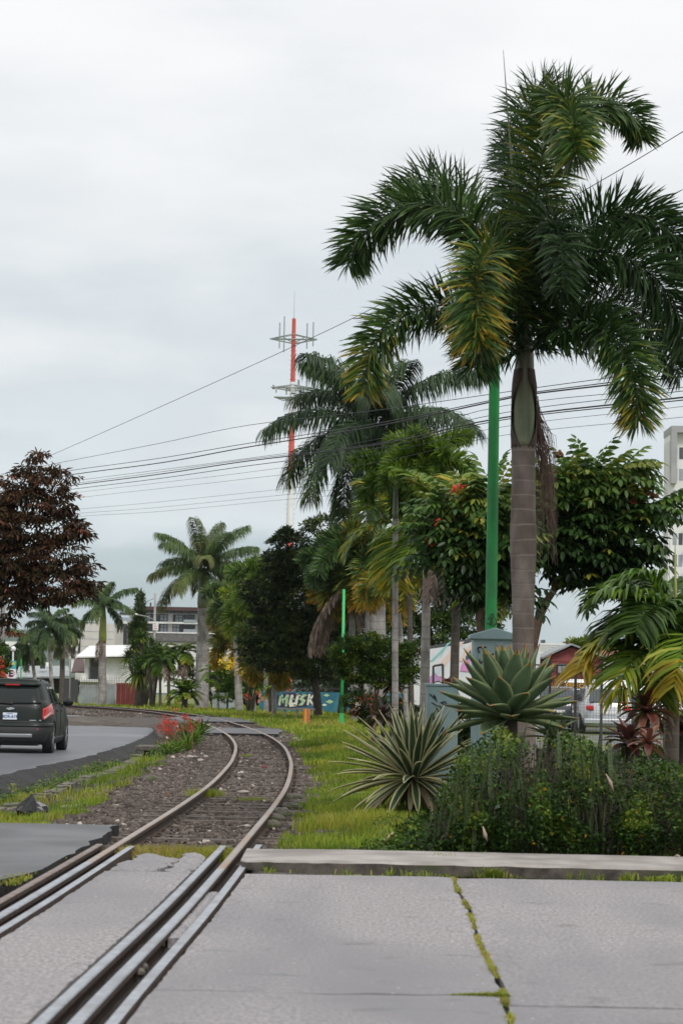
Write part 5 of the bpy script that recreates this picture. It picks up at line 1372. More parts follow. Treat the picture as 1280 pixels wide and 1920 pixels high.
# dark broad tree, centre
leafy('broadleaf_tree', 'dark dense broadleaf tree with short black trunk in front of the graffiti wall', (597, 1343), 97,
    [(545, 1020, 38, 30), (570, 1060, 55, 38), (520, 1060, 38, 34), (500, 1110, 45, 38), (560, 1120, 65, 45), (610, 1110, 50, 55), (500, 1180, 38, 45), (545, 1190, 60, 50), (600, 1190, 55, 55), (470, 1215, 30, 22), (530, 1235, 55, 24), (590, 1245, 48, 30), (545, 1000, 20, 14), (630, 1170, 30, 45)],
    52000, .17, 'darktree', 61, tr=.17, tint=(.0, .95), spray=50, flat=.35, droop=.6, kind='diamond')
# tree behind the centre palms (fills the sky gap)
leafy('broadleaf_tree', 'green broadleaf tree rising behind the weeping palm, top left of the mid palms', (640, 1330), 110,
    [(600, 985, 28, 22), (640, 975, 34, 22), (625, 1030, 45, 40), (670, 1050, 50, 50), (690, 1110, 45, 50), (700, 1180, 55, 50), (640, 1160, 45, 60), (650, 1240, 60, 45), (730, 1240, 40, 45)],
    26000, .18, 'darktree', 63, tr=.2, tint=(.2, 1.0), spray=40, flat=.4)
leafy('broadleaf_tree', 'feathery green tree seen between the palm trunks above the mural wall', (835, 1300), 105,
    [(800, 1130, 45, 60), (850, 1120, 40, 50), (900, 1110, 40, 45), (820, 1180, 50, 35), (925, 1150, 25, 40), (870, 1170, 50, 30), (770, 1190, 40, 45), (745, 1130, 30, 60)],
    26000, .16, 'shrub', 65, tr=.15, tint=(.35, 1.0), spray=40)
# clipped shrub
leafy('ficus_shrub', 'wide glossy green shrub in front of the palm trunks', (700, 1300), 55,
    [(650, 1222, 34, 26), (690, 1215, 38, 30), (730, 1225, 38, 30), (765, 1235, 26, 34), (670, 1255, 40, 24), (720, 1265, 46, 24), (765, 1275, 22, 18), (640, 1240, 18, 14)],
    26000, .075, 'shrub', 67, tr=.06, cat='shrub', tint=(.3, 1.05), spray=45, bark='bark_red', tips=[(650, 1240), (690, 1230), (730, 1235), (760, 1250)], droop=.5)
# red-leaved tree at the left edge
leafy('red_leaved_tree', 'dark red leaved tree leaning into the left edge over the car', (-70, 1330), 58,
    [(70, 845, 13, 16), (60, 880, 22, 20), (95, 900, 38, 26), (135, 885, 14, 14), (30, 905, 34, 30), (60, 940, 62, 32), (120, 940, 32, 24), (20, 985, 60, 36), (90, 985, 60, 34), (140, 990, 30, 22), (155, 1005, 18, 10), (30, 1040, 65, 42), (105, 1040, 60, 34), (150, 1075, 22, 16), (20, 1085, 60, 34), (90, 1088, 62, 30), (150, 1095, 30, 15), (-20, 1000, 60, 80), (10, 1125, 50, 26), (75, 1120, 40, 18), (12, 1172, 18, 18), (120, 1110, 50, 16), (175, 1085, 16, 9), (165, 1060, 16, 10)],
    16500, .165, 'redtree', 71, tr=.085, kind='lance', tint=(.0, .95), spray=34, flat=.22, hang=.5, bark='bark_dark', droop=.5, trunk=.6,
    tips=[(62, 870), (85, 910), (25, 925), (105, 955), (120, 1005), (90, 1050), (60, 1090), (120, 1085), (-40, 1000)])
# background greens left of centre
leafy('flowering_shrub', 'bushy green shrub with a spray of yellow flowers beside the white palm trunk', (425, 1325), 132,
    [(410, 1275, 20, 22), (430, 1265, 24, 26), (445, 1285, 20, 24), (420, 1300, 26, 18), (452, 1250, 14, 16)], 9000, .13, 'bright', 73, cat='shrub', tr=.06, tint=(.05, .7), bz=-.4)
leafy('flowering_shrub', 'dark green shrub mass behind the tall pale palm trunk', (400, 1325), 150,
    [(345, 1270, 24, 22), (375, 1255, 26, 26), (405, 1250, 24, 30), (350, 1295, 22, 18), (400, 1290, 30, 24)], 8000, .16, 'darktree', 75, cat='shrub', tr=.06, tint=(.1, .9), bz=-.6)
leafy('broadleaf_tree', 'dark green tree mass behind the orange plumed palms', (470, 1328), 142,
    [(450, 1080, 34, 26), (480, 1075, 30, 30), (430, 1120, 30, 34), (470, 1130, 40, 40), (470, 1190, 44, 44), (440, 1180, 30, 34), (480, 1250, 44, 40), (450, 1290, 40, 28), (500, 1290, 40, 28)], 22000, .24, 'darktree', 77, tr=.2, tint=(.15, 1.0), bz=-.4)
leafy('broadleaf_tree', 'low dark tree behind the graffiti wall under the dark crown', (560, 1328), 150,
    [(580, 1240, 45, 45), (640, 1260, 45, 40), (700, 1270, 40, 34), (600, 1290, 60, 24)], 12000, .24, 'darktree', 78, tr=.15, tint=(.05, .7), bz=-.4)
# lower planting at the right foot of the lawn
leafy('flowering_shrub', 'dark shrubby planting with tiny red flowers behind the green post', (690, 1345), 64,
    [(665, 1315, 22, 24), (690, 1320, 26, 24), (720, 1330, 28, 24), (755, 1335, 30, 26), (700, 1345, 36, 16), (785, 1340, 20, 20)], 14000, .075, 'shrub', 79, cat='shrub', tr=.03, tint=(.0, .8), bz=-.1, bark='bark_red')
leafy('flowering_shrub', 'low dark bush at the foot of the palms beside the small cabinet', (860, 1380), 40,
    [(840, 1330, 24, 30), (870, 1350, 30, 30), (860, 1390, 30, 26), (900, 1380, 30, 30)], 8000, .06, 'shrub', 80, cat='shrub', tr=.02, tint=(.0, .6), bz=-.05)
leafy('undergrowth_shrub', 'low dark undergrowth between the hedge and the mesh fence', (1120, 1440), 38,
    [(1000, 1420, 50, 22), (1060, 1415, 45, 20), (1110, 1425, 45, 18), (1160, 1425, 45, 18), (1220, 1425, 45, 22), (1290, 1420, 50, 26), (1370, 1420, 50, 26)], 12000, .07, 'shrub', 88, cat='shrub', tr=.02, tint=(.0, .75), bz=-.05)
# hillside line of trees far left and right
leafy('broadleaf_tree', 'small green trees above the metal roof at the far left', (40, 1260), 210,
    [(10, 1235, 26, 16), (40, 1228, 22, 16), (65, 1235, 20, 14), (20, 1250, 30, 12), (140, 1285, 14, 14)], 7000, .3, 'shrub', 81, tr=.15, tint=(.1, .8), bz=-.8)
leafy('broadleaf_tree', 'bright green tree top above the red house roof', (1085, 1230), 130,
    [(1075, 1208, 18, 8), (1110, 1204, 20, 9), (1140, 1210, 16, 8)], 2600, .2, 'bright', 82, tr=.1, tint=(.3, .8), bz=0)
# red flowering vine at the left edge
leafy('flowering_shrub', 'green creeper with red blossoms at the left edge above the car', (-4, 1290), 72,
    [(0, 1225, 14, 22), (4, 1252, 12, 14), (-4, 1275, 14, 14)], 3000, .09, 'bright', 83, tr=.04, tint=(.0, .5), cat='shrub', bz=-.3)

# ================================================================== rosette plants and small palms
def rosette_tree(name, label, px, pyb, Y, heads, L, w, mat, seed, tint=(.1, .6), old=.3, n=46, trunk=7, cat='plant', el=(85, -40), bend=25, bz=-.4, group=None):
    rng = np.random.default_rng(seed); b = at(px, pyb, Y); b.z = bz
    t = thing(name, label, cat, tuple(b), group); k = Y/FPX
    for (hx, hy) in heads:
        h = at(hx, hy, Y + rng.uniform(-.4, .4))
        mb = MB(); mb.tube([b+Vector((rng.uniform(-.05, .05), 0, -.2)), b.lerp(h, .5)+Vector((rng.uniform(-.1, .1), 0, 0)), h], [trunk*k*.6, trunk*k*.45, trunk*k*.35], 8)
        build('stem', mb, M['bark'], t, smooth=True)
        VV = []; FF = []; tt = []; o = 0
        for i in range(n):
            u = i/n
            V, Q, ac, al = strap(tuple(h), i*2.39996+hx, R(el[0]+(el[1]-el[0])*u + rng.uniform(-6, 6)), L*rng.uniform(.8, 1.1), w, R(bend*rng.uniform(.6, 1.4)), cup=.5, K=5, C=3, shape='sword')
            VV.append(V); FF.append(Q+o); o += len(V); tt += [np.clip(rng.uniform(*tint) + (old if u > .7 else 0), 0, 1)]*len(Q)
        np_mesh('leaf_head', np.vstack(VV), np.vstack(FF), M[mat], t, tint=tt)
    return t
rosette_tree('yucca', 'tall many headed yucca behind the red gate, left of the dry palms', 268, 1320, 148, [(262, 1196), (284, 1212), (250, 1215), (275, 1228), (298, 1222), (240, 1235), (262, 1245)], .70, .10, 'shrub', 91, tint=(.4, .95), n=60)
rosette_tree('dragon_tree', 'round headed dragon tree with drooping orange edged leaves by the red gate', 262, 1322, 143, [(262, 1262)], 1.45, .13, 'bright', 92, tint=(.0, .35), old=.45, n=90, bend=45, trunk=18, el=(85, -55))
rosette_tree('dragon_tree', 'twin stemmed dragon tree immediately right of the round headed one', 285, 1322, 142, [(280, 1240), (298, 1232)], 1.0, .11, 'bright', 93, tint=(.0, .3), old=.2, n=60, bend=40, el=(85, -50))
palm('small_palm', 'small palm with stubby green fronds and a dry skirt beside the dragon trees', 318, 1322, 141, 315, 1232, 6, 'feather', 11, 1.1, .55, .07, 80, 'bright', 94, tmat='palmtrunk_brown', tint=(.1, .5), old=1, el=(80, -20), bend=(60, 120), dead=4, bz=-.5, deadL=1.6)
palm('small_palm', 'small palm with curled green fronds left of the tall pale royal palm', 345, 1322, 141, 343, 1224, 6, 'feather', 11, 1.15, .55, .07, 80, 'bright', 95, tmat='palmtrunk_far', tint=(.2, .6), old=1, el=(80, -20), bend=(70, 130), dead=3, bz=-.5, deadL=1.7)
palm('small_palm', 'small dark palm with hanging dry fronds in the middle of the cluster', 301, 1324, 139, 300, 1235, 5, 'feather', 10, 1.1, .5, .07, 70, 'bright', 96, tmat='palmtrunk_brown', tint=(.05, .4), old=1, el=(80, -20), bend=(60, 120), dead=4, bz=-.5, deadL=1.5)
palm('cycad', 'squat cycad with green and orange fronds at the foot of the pale palm', 347, 1322, 136, 346, 1300, 12, 'feather', 22, 1.25, .30, .05, 110, 'bright', 97, tmat='palmtrunk_brown', tint=(.1, .6), old=1, el=(80, -5), bend=(50, 80), bz=-.5, ty=.6, spear=False)
rosette_tree('dracaena', 'dracaena with yellow green leafy stems between the far palm trunks', 467, 1330, 116, [(462, 1205), (470, 1225), (466, 1250), (478, 1240), (480, 1290), (465, 1290)], .55, .085, 'bright', 98, tint=(.1, .75), old=.2, n=40, bend=50)
rosette_tree('dracaena', 'leafy green dracaena stems right of the slim palm trunk at the blue wall', 508, 1330, 106, [(506, 1265), (510, 1285), (503, 1300), (511, 1240)], .5, .085, 'bright', 99, tint=(.1, .7), n=36, bend=50)
palm('small_palm', 'young palm with light green fronds right of the pale palm trunk', 410, 1326, 134, 408, 1262, 5, 'feather', 9, 1.1, .45, .06, 60, 'bright', 100, tint=(.3, .7), el=(80, 0), bend=(60, 100), bz=-.4, flare=1.1)
# cypress
rngc = np.random.default_rng(7)
def cypress():
    Y = 165; b = at(262, 1320, Y); b.z = -.6; t = thing('cypress', 'narrow dark cypress spire in front of the apartment block', 'tree', tuple(b)); k = Y/FPX
    C = px_clumps([(262, 1230, 11, 45), (262, 1190, 10, 35), (262, 1160, 8, 28), (263, 1140, 5, 20), (263, 1124, 3, 12), (249, 1185, 5, 20)], Y, 1.0)
    crown_mesh('crown', t, C, 9000, .2, M['darktree'], rngc, tint=(.2, .9), spray=20, flat=1.4, hang=-.8)
    mb = MB(); mb.tube([b, at(263, 1130, Y)], [.2, .03], 6); build('trunk', mb, M['bark_dark'], t)
cypress()

# ================================================================== right edge: arching palm with broad blades
def right_palm():
    Y = 31.5; b = at(1256, 1478, Y); b.z = -.05; c = at(1262, 1245, Y)
    t = thing('manila_palm', 'short palm with broad green and yellow arching fronds at the right edge', 'palm tree', tuple(b)); k = Y/FPX
    rng = np.random.default_rng(41)
    build('trunk', trunk_mb((b.x, Y, -.3), (c.x, Y, c.z-.25), 16*k, 12*k, n=14, k=16, wob=.05), M['palmtrunk_brown'], t, smooth=True)
    build('crownshaft', trunk_mb((c.x, Y, c.z-.25), (c.x, Y, c.z+.25), 12*k, 8*k, n=12, k=6), M['sheath'], t, smooth=True)
    A = lambda x, y, d=0: at(x, y, Y+d)
    FR = [([(1268, 1240, .3), (1240, 1190, .5), (1200, 1160, .7), (1160, 1165, .8), (1130, 1190, .8)], (.0, .3), 0, .6, 130),
          ([(1268, 1240, .2), (1255, 1200, .0), (1225, 1175, -.1), (1195, 1190, -.1), (1180, 1230, -.1)], (.0, .3), .2, .5, 120),
          ([(1265, 1240, 0), (1235, 1170, -.1), (1195, 1125, -.2), (1150, 1110, -.3), (1120, 1125, -.3)], (.2, .55), 0, .60, 120),
          ([(1265, 1240, 0), (1250, 1150, .1), (1225, 1095, .1), (1190, 1085, .1), (1150, 1100, .2)], (.15, .5), 0, .60, 130),
          ([(1268, 1245, 0), (1262, 1180, -.3), (1240, 1140, -.5), (1210, 1150, -.8), (1190, 1185, -1.0)], (.05, .35), 0, .55, 130),
          ([(1262, 1250, 0), (1220, 1195, -.1), (1170, 1185, -.2), (1120, 1210, -.2), (1090, 1260, -.3)], (.25, .6), .85, .58, 130),
          ([(1262, 1255, 0), (1225, 1215, .2), (1180, 1205, .3), (1130, 1215, .4), (1095, 1245, .4)], (.2, .5), .8, .50, 120),
          ([(1262, 1260, 0), (1235, 1225, -.3), (1200, 1225, -.6), (1170, 1260, -.8), (1160, 1300, -.8)], (.15, .5), .5, .50, 110),
          ([(1268, 1240, 0), (1290, 1160, 0), (1330, 1120, 0), (1380, 1130, 0)], (.1, .4), 0, .58, 120),
          ([(1270, 1250, 0), (1310, 1200, -.1), (1360, 1200, -.2), (1400, 1250, -.2)], (.1, .4), .3, .58, 120),
          ([(1268, 1245, 0), (1275, 1180, .4), (1270, 1120, .7), (1250, 1090, 1.0)], (.1, .35), 0, .58, 110),
          ([(1268, 1250, 0), (1275, 1200, -.5), (1280, 1190, -.9), (1275, 1230, -1.3), (1262, 1290, -1.4)], (.1, .5), .7, .48, 110),
          ([(1266, 1255, 0), (1255, 1225, -.5), (1240, 1230, -.8), (1232, 1270, -1.0), (1232, 1310, -1.0)], (.0, .4), .3, .42, 90)]
    for pts, ti, ty, L, n in FR:
        frond(t, crom([A(*p) for p in pts], 20), 'feather', L*1.3, .055, n, rng, M['bright'], tint=ti, tipy=ty*1.3, start=.10, rw=.018, droop=.42)
    mb = MB(); mb.tube([A(1266, 1200), A(1266, 1120), A(1265, 1010, .1)], [.03, .022, .004], 6); build('spear_leaf', mb, M['shaft_g'], t, smooth=True)
    for (x, y, x2, y2) in ((1255, 1265, 1225, 1350), (1262, 1262, 1250, 1370), (1270, 1262, 1272, 1350)):
        P = crom([A(x, y, -.15), A((x+x2)/2-3, y+15, -.35), A(x2, y2, -.3)], 12)
        frond(t, P, 'feather', .30, .03, 50, rng, M['dead'], name='dead_frond', tint=(.2, .9), droop=1.4, rw=.012, label='withered brown frond hanging from the crown')
right_palm()
# dark red cordylines / bromeliads by the fence
def cordyline(label, px, py, Y, L, n, seed, tint=(.1, .9), w=.12):
    c = at(px, py, Y); b = Vector((c.x, c.y, -.05)); t = thing('cordyline', label, 'plant', tuple(b)); rng = np.random.default_rng(seed)
    mb = MB(); mb.tube([b, c], [.05, .04], 8); build('stem', mb, M['bark_dark'], t)
    for i in range(n):
        u = i/n; V, Q, ac, al = strap(tuple(c), i*2.39996, R(80-110*u+rng.uniform(-8, 8)), L*rng.uniform(.75, 1.1), w*rng.uniform(.8, 1.2), R(rng.uniform(30, 80)), cup=.35, K=8, C=5, shape='lance')
        np_mesh('leaf', V, Q, M['cordy'], t, tint=np.clip(np.full(len(Q), rng.uniform(*tint)) + np.where((ac == 0) | (ac == 3), .12, 0), 0, 1), smooth=True)
cordyline('big dark red leaved cordyline beside the right palm trunk', 1212, 1335, 30.5, .50, 30, 3)
cordyline('dark maroon cordyline with glossy curled leaves at the fence', 1178, 1395, 30, .45, 26, 5, tint=(.0, .7))
cordyline('low maroon rosette right of the palm trunk at the edge', 1275, 1370, 32, .4, 22, 6, tint=(.0, .6))
cordyline('pinkish bronze rosette under the right palm', 1215, 1395, 29.5, .34, 18, 7, tint=(.5, 1.0), w=.09)
cordyline('green and bronze cordyline rosette between the mid palm trunks', 735, 1288, 55, .42, 22, 8, tint=(.0, .45))
cordyline('dark bromeliad rosette below the mid palms, left of the striped agave', 718, 1345, 50, .45, 20, 9, tint=(.0, .5))
cordyline('bronze rosette beside the brown coconut palm trunk', 838, 1290, 45, .3, 16, 10, tint=(.2, .8))

# ================================================================== plant with red flower stalks by the ditch
def red_aloe():
    Y = 52; b = at(340, 1408, Y); b.z = -.16
    t = thing('red_flowering_aloe', 'clump of green aloes with tall stalks of red flowers beside the ditch slab', 'plant', tuple(b)); rng = np.random.default_rng(23)
    for (hx, hy, L) in ((330, 1415, .42), (352, 1408, .42), (312, 1418, .4), (366, 1392, .4), (378, 1378, .4), (345, 1385, .4), (360, 1370, .35), (325, 1395, .35)):
        h = at(hx, hy, Y + (1408-hy)*.16); h.z = max(h.z, -.17)
        VV = []; FF = []; o = 0; tt = []
        for i in range(26):
            V, Q, ac, al = strap(tuple(h), i*2.4, R(78-60*i/26), L*rng.uniform(.8, 1.2), .055, R(rng.uniform(10, 50)), cup=.5, K=6, C=3, shape='sword')
            VV.append(V); FF.append(Q+o); o += len(V); tt += [rng.uniform(.2, .6)]*len(Q)
        np_mesh('rosette', np.vstack(VV), np.vstack(FF), M['bright'], t, tint=tt, smooth=True)
    mbs = MB(); P = []
    for q in range(34):
        x0 = rng.uniform(300, 372); tx = x0 + rng.uniform(-14, 14); ty = rng.uniform(1328, 1372)
        if rng.random() < .25: tx = rng.uniform(302, 325); ty = rng.uniform(1358, 1378)
        Yq = Y + rng.uniform(-1.2, 2.5); a = at(x0, 1408, Yq); a.z = -.15; e = at(tx, ty, Yq)
        mbs.tube([a, a.lerp(e, .5)+Vector((rng.uniform(-.03, .03), 0, 0)), e], [.008, .006, .004], 4, caps=False)
        for s in range(5):
            d = Vector((rng.uniform(-.13, .13), rng.uniform(-.1, .1), rng.uniform(-.02, .09))); mbs.tube([e-Vector((0, 0, .05)), e+d], [.004, .003], 3, caps=False); P.append(tuple(e+d))
            for z in range(3): P.append(tuple(e+d+Vector((rng.uniform(-.03, .03), rng.uniform(-.03, .03), rng.uniform(-.03, .02)))))
    build('flower_stalks', mbs, M['stalk_red'], t, kind='stuff')
    P = np.array(P); m = len(P); d = nrm(rng.normal(0, .5, (m, 3)) + np.array([0, 0, -.8])); tv, tf = leaf_tpl('diamond')
    V, F = scatter(tv*np.array([1, 1.4, 1]), tf, P, dirs_to_rot(d, rng), rng.uniform(.025, .045, m))
    V2, F2 = scatter(tv*np.array([1, 1.4, 1]), tf, P, rand_rot(m, rng), rng.uniform(.02, .035, m))
    np_mesh('flowers', np.vstack([V, V2]), np.vstack([F, F2+len(V)]), M['flower_red'], t, tint=rng.random((len(F)+len(F2))), kind='stuff')
M['stalk_red'] = pm('reddish_stalk', (0.16, 0.07, 0.05), (0.25, 0.13, 0.09), scale=8)
red_aloe()
def blossom(name, label, cat, pts, r, mat, Y, n, size, seed, parent=None):
    rng = np.random.default_rng(seed); P = []
    for (x, y) in pts:
        c = at(x, y, Y); P += [tuple(c + Vector(rng.normal(0, r, 3))) for q in range(n)]
    P = np.array(P); tv, tf = leaf_tpl('diamond'); V, F = scatter(tv*np.array([1, 1.6, 1]), tf, P, rand_rot(len(P), rng), rng.uniform(size*.6, size, len(P)))
    return np_mesh(name, V, F, mat, tint=rng.random(len(F)), label=label, cat=cat, loc=tuple(P[0]), kind='stuff')
blossom('yellow_blossom', 'bright yellow blossom spray over the shrub left of the orange plumes', 'flowers', [(417, 1236), (424, 1245), (432, 1250), (437, 1240), (452, 1262)], .12, M['flower_yellow'], 108, 45, .12, 4)
blossom('red_blossom', 'red blossoms on the creeper at the left edge', 'flowers', [(4, 1238), (6, 1248), (2, 1262), (7, 1268)], .05, M['flower_red'], 70.5, 20, .07, 5)
blossom('red_blossom', 'scattered tiny red flowers below the slim green post', 'flowers', [(668, 1322), (680, 1308), (688, 1314), (695, 1325), (660, 1332), (700, 1306), (740, 1305), (752, 1312), (652, 1333), (786, 1308)], .08, M['flower_red'], 60, 16, .045, 6)
blossom('red_blossom', 'small red flowers among the far dracaena stems', 'flowers', [(462, 1302), (466, 1306), (484, 1300)], .08, M['flower_red'], 110, 14, .10, 7)
blossom('white_blossom', 'single white bloom in the dark planting right of the green post', 'flowers', [(670, 1321)], .03, M['white_petal'], 60, 24, .06, 8)
# ================================================================== wires, poles, tower
M['wire'] = pm('black_cable', (0.02, 0.02, 0.024), rough=.6)
M['galv'] = pm('galvanised_steel', (0.26, 0.29, 0.29), (0.34, 0.37, 0.37), scale=5, rough=.5, metal=.3)
M['conc_pole'] = pm('concrete_pole', (0.24, 0.23, 0.22), (0.34, 0.33, 0.31), scale=3, rough=.85)
M['white'] = pm('white_render', (0.70, 0.70, 0.69), (0.80, 0.80, 0.79), scale=1.2, rough=.8, c3=(0.52, 0.51, 0.49), s3=.5)
M['beige'] = pm('beige_render', (0.52, 0.49, 0.46), (0.60, 0.57, 0.54), scale=1, rough=.85)
M['glass'] = glassm('window_glass', (0.05, 0.06, 0.065)); M['glass_l'] = glassm('pale_window_glass', (0.30, 0.34, 0.36), .12)
M['dark'] = pm('dark_recess', (0.03, 0.03, 0.032), (0.05, 0.05, 0.05), scale=2, rough=.8)
M['frame'] = pm('dark_frame', (0.06, 0.06, 0.065), rough=.5)
M['brown'] = pm('brown_fascia', (0.06, 0.032, 0.03), (0.09, 0.05, 0.045), scale=2, rough=.7)
M['brick'] = pm('grey_brick_band', (0.09, 0.085, 0.085), (0.20, 0.19, 0.185), scale=3, rough=.9, stretch=(1, 1, 6))
M['sheet'] = pm('corrugated_grey_sheet', (0.24, 0.27, 0.28), (0.33, 0.36, 0.37), scale=1.5, rough=.6, c3=(0.2, 0.2, 0.19), s3=1.2)
M['redsheet'] = pm('dark_red_sheet', (0.13, 0.018, 0.016), (0.19, 0.03, 0.026), scale=1.5, rough=.6)
M['redpaint'] = pm('red_tower_paint', (0.50, 0.075, 0.055), (0.58, 0.11, 0.08), scale=2, rough=.6)
M['whitepaint'] = pm('white_tower_paint', (0.72, 0.72, 0.72), (0.8, 0.8, 0.8), scale=2, rough=.5)
def wireYs(x):                        # 1/Y linear in px: straight spans in space
    return 1.0/np.interp(x, [-200, 0, 640, 1280, 1500], [1/92, 1/85, 1/50, 1/34, 1/30])
def wire(label, pts, r, group='overhead cables', yf=wireYs, name='overhead_cable'):
    if yf is wireYs:
        (xa, ya), (xb, yb) = pts[-2:]; pts = pts + [(1560, yb + (yb-ya)/(xb-xa)*(1560-xb))]
    P = [at(x, y, float(yf(x))) for x, y in pts]
    mb = MB(); C = crom(P, 40); mb.tube([Vector(p) for p in C], r*.68, 5, caps=False)
    build(name, mb, M['wire'], loc=tuple(P[0]), label=label, cat='cable', group=group)
wire('lone thin cable climbing steeply from lower left to upper right', [(-60, 915), (85, 858), (505, 670), (780, 535), (1120, 342), (1280, 246), (1400, 172)], .010)
W = [([(-80, 905), (140, 862), (300, 831), (460, 798), (700, 770), (1003, 727), (1280, 690)], .010, 'uppermost cable of the bundle crossing the royal palm'),
     ([(-80, 916), (120, 884), (300, 859), (460, 832), (700, 795), (937, 747), (1010, 734), (1280, 700)], .013, 'second cable of the bundle from the top'),
     ([(-80, 925), (120, 892), (300, 868), (460, 839), (700, 800), (937, 750), (1010, 737), (1280, 706)], .020, 'thick cable just under the second one in the bundle'),
     ([(-80, 934), (130, 903), (300, 881), (460, 860), (700, 825), (937, 762), (1280, 726)], .008, 'thin cable midway in the bundle, above the twisted pair'),
     ([(-80, 938), (130, 908), (300, 885), (460, 862), (700, 832), (937, 775), (1280, 733)], .009, 'upper cable of the twisted pair in the bundle'),
     ([(-80, 940), (130, 911), (300, 889), (460, 865), (700, 835), (937, 784), (1280, 745)], .020, 'thick lower cable of the twisted pair'),
     ([(-80, 945), (130, 918), (300, 897), (460, 874), (700, 842), (937, 788), (1280, 750)], .013, 'cable directly below the twisted pair'),
     ([(-80, 952), (140, 924), (300, 905), (460, 886), (700, 852), (937, 801), (1280, 762)], .006, 'thin cable near the bottom of the bundle'),
     ([(-80, 962), (150, 933), (300, 916), (460, 898), (700, 868), (937, 817), (1280, 782)], .006, 'lowest thin cable of the crossing bundle')]
for pts, r, lab in W: wire(lab, pts, r)
far = lambda x: 1.0/np.interp(x, [-200, 900], [1/140, 1/110])
for pts, lab in (([(-60, 972), (167, 953), (300, 941), (520, 918), (620, 908), (760, 895)], 'upper of the three faint distant cables'),
                 ([(-60, 978), (167, 961), (300, 951), (520, 929), (620, 919), (760, 905)], 'middle of the three faint distant cables'),
                 ([(-60, 983), (167, 967), (300, 959), (520, 938), (620, 929), (760, 915)], 'lowest of the three faint distant cables')):
    wire(lab, pts, .011, 'distant cables', far)
def poles():
    Y = 88; b = at(3, 1300, Y); t = thing('utility_pole', 'grey concrete utility pole at the far left edge under the red leaved tree', 'pole', (b.x, Y, -.4)); k = Y/FPX
    mb = MB(); mb.tube([(b.x, Y, -.6), (at(3, 1150, Y).x, Y, at(3, 900, Y).z)], [5.5*k, 4.5*k], 12); build('shaft', mb, M['conc_pole'], t, smooth=True)
    mb = MB(); z = at(3, 925, Y).z; mb.box((b.x-1.1, Y-.06, z), (b.x+1.1, Y-.001, z+.1)); build('crossarm', mb, M['galv'], t)
    Y = 160; k = Y/FPX; t = thing('street_lamp_pole', 'concrete pole carrying a long armed street lamp and a white sign box, before the apartments', 'street lamp', (at(290, 1250, Y).x, Y, -.6))
    x = at(290, 1180, Y).x
    mb = MB(); mb.tube([(x, Y, -.8), (at(291, 1113, Y).x, Y, at(291, 1113, Y).z)], [2.6*k, 2.0*k], 10); build('shaft', mb, M['conc_pole'], t, smooth=True)
    mb = MB(); mb.tube([at(290, 1163, Y), at(275, 1156, Y-.3), at(258, 1153, Y-.5)], .035, 6); build('arm', mb, M['galv'], t)
    mb = MB(); a = at(258, 1153, Y-.5); c = at(244, 1151, Y-.6); m_ = a.lerp(c, .5)
    mb.ball(tuple(m_), .28, 10, 6, (1, .45, .28)); build('lamp_head', mb, M['whitepaint'], t, smooth=True)
    mb = MB(); p = at(287, 1166, Y); q = at(297, 1182, Y); mb.box((p.x, Y-.14, q.z), (q.x, Y-.08, p.z)); o = build('sign_board', mb, M['whitepaint'], t)
    mb = MB()
    for i in range(3): mb.box((p.x+.06, Y-.15, q.z+.1+i*.15), (q.x-.06-.05*i, Y-.141, q.z+.14+i*.15))
    build('sign_line', mb, M['redpaint'], t)
    mb = MB(); mb.box((at(281, 1131, Y).x, Y-.05, at(281, 1137, Y).z), (at(284, 1131, Y).x, Y+.05, at(281, 1130, Y).z)); build('insulator', mb, M['frame'], t)
    wf = lambda x: 1.0/np.interp(x, [-200, 900], [1/170, 1/150])
    wire('short cable from the lamp pole towards the left', [(290, 1122), (275, 1128), (262, 1136), (200, 1142)], .02, 'distant cables', wf)
    # small pole by the palms
    Y = 155; k = Y/FPX; x = at(132, 1250, Y).x
    mb = MB(); mb.tube([(x, Y, -.7), (x, Y, at(132, 1236, Y).z)], 1.3*k, 6); build('utility_pole', mb, M['conc_pole'], loc=(x, Y, -.6), label='thin weathered post between the black fence panels', cat='pole')
    Y = 120; x = at(39.5, 1250, Y).x
    mb = MB(); mb.tube([(x, Y, -.5), (x, Y, at(39, 1236, Y).z)], .03, 6); build('green_post', mb, M['green_paint2'], loc=(x, Y, -.4), label='thin green post right of the parking sign', cat='pole')
poles()
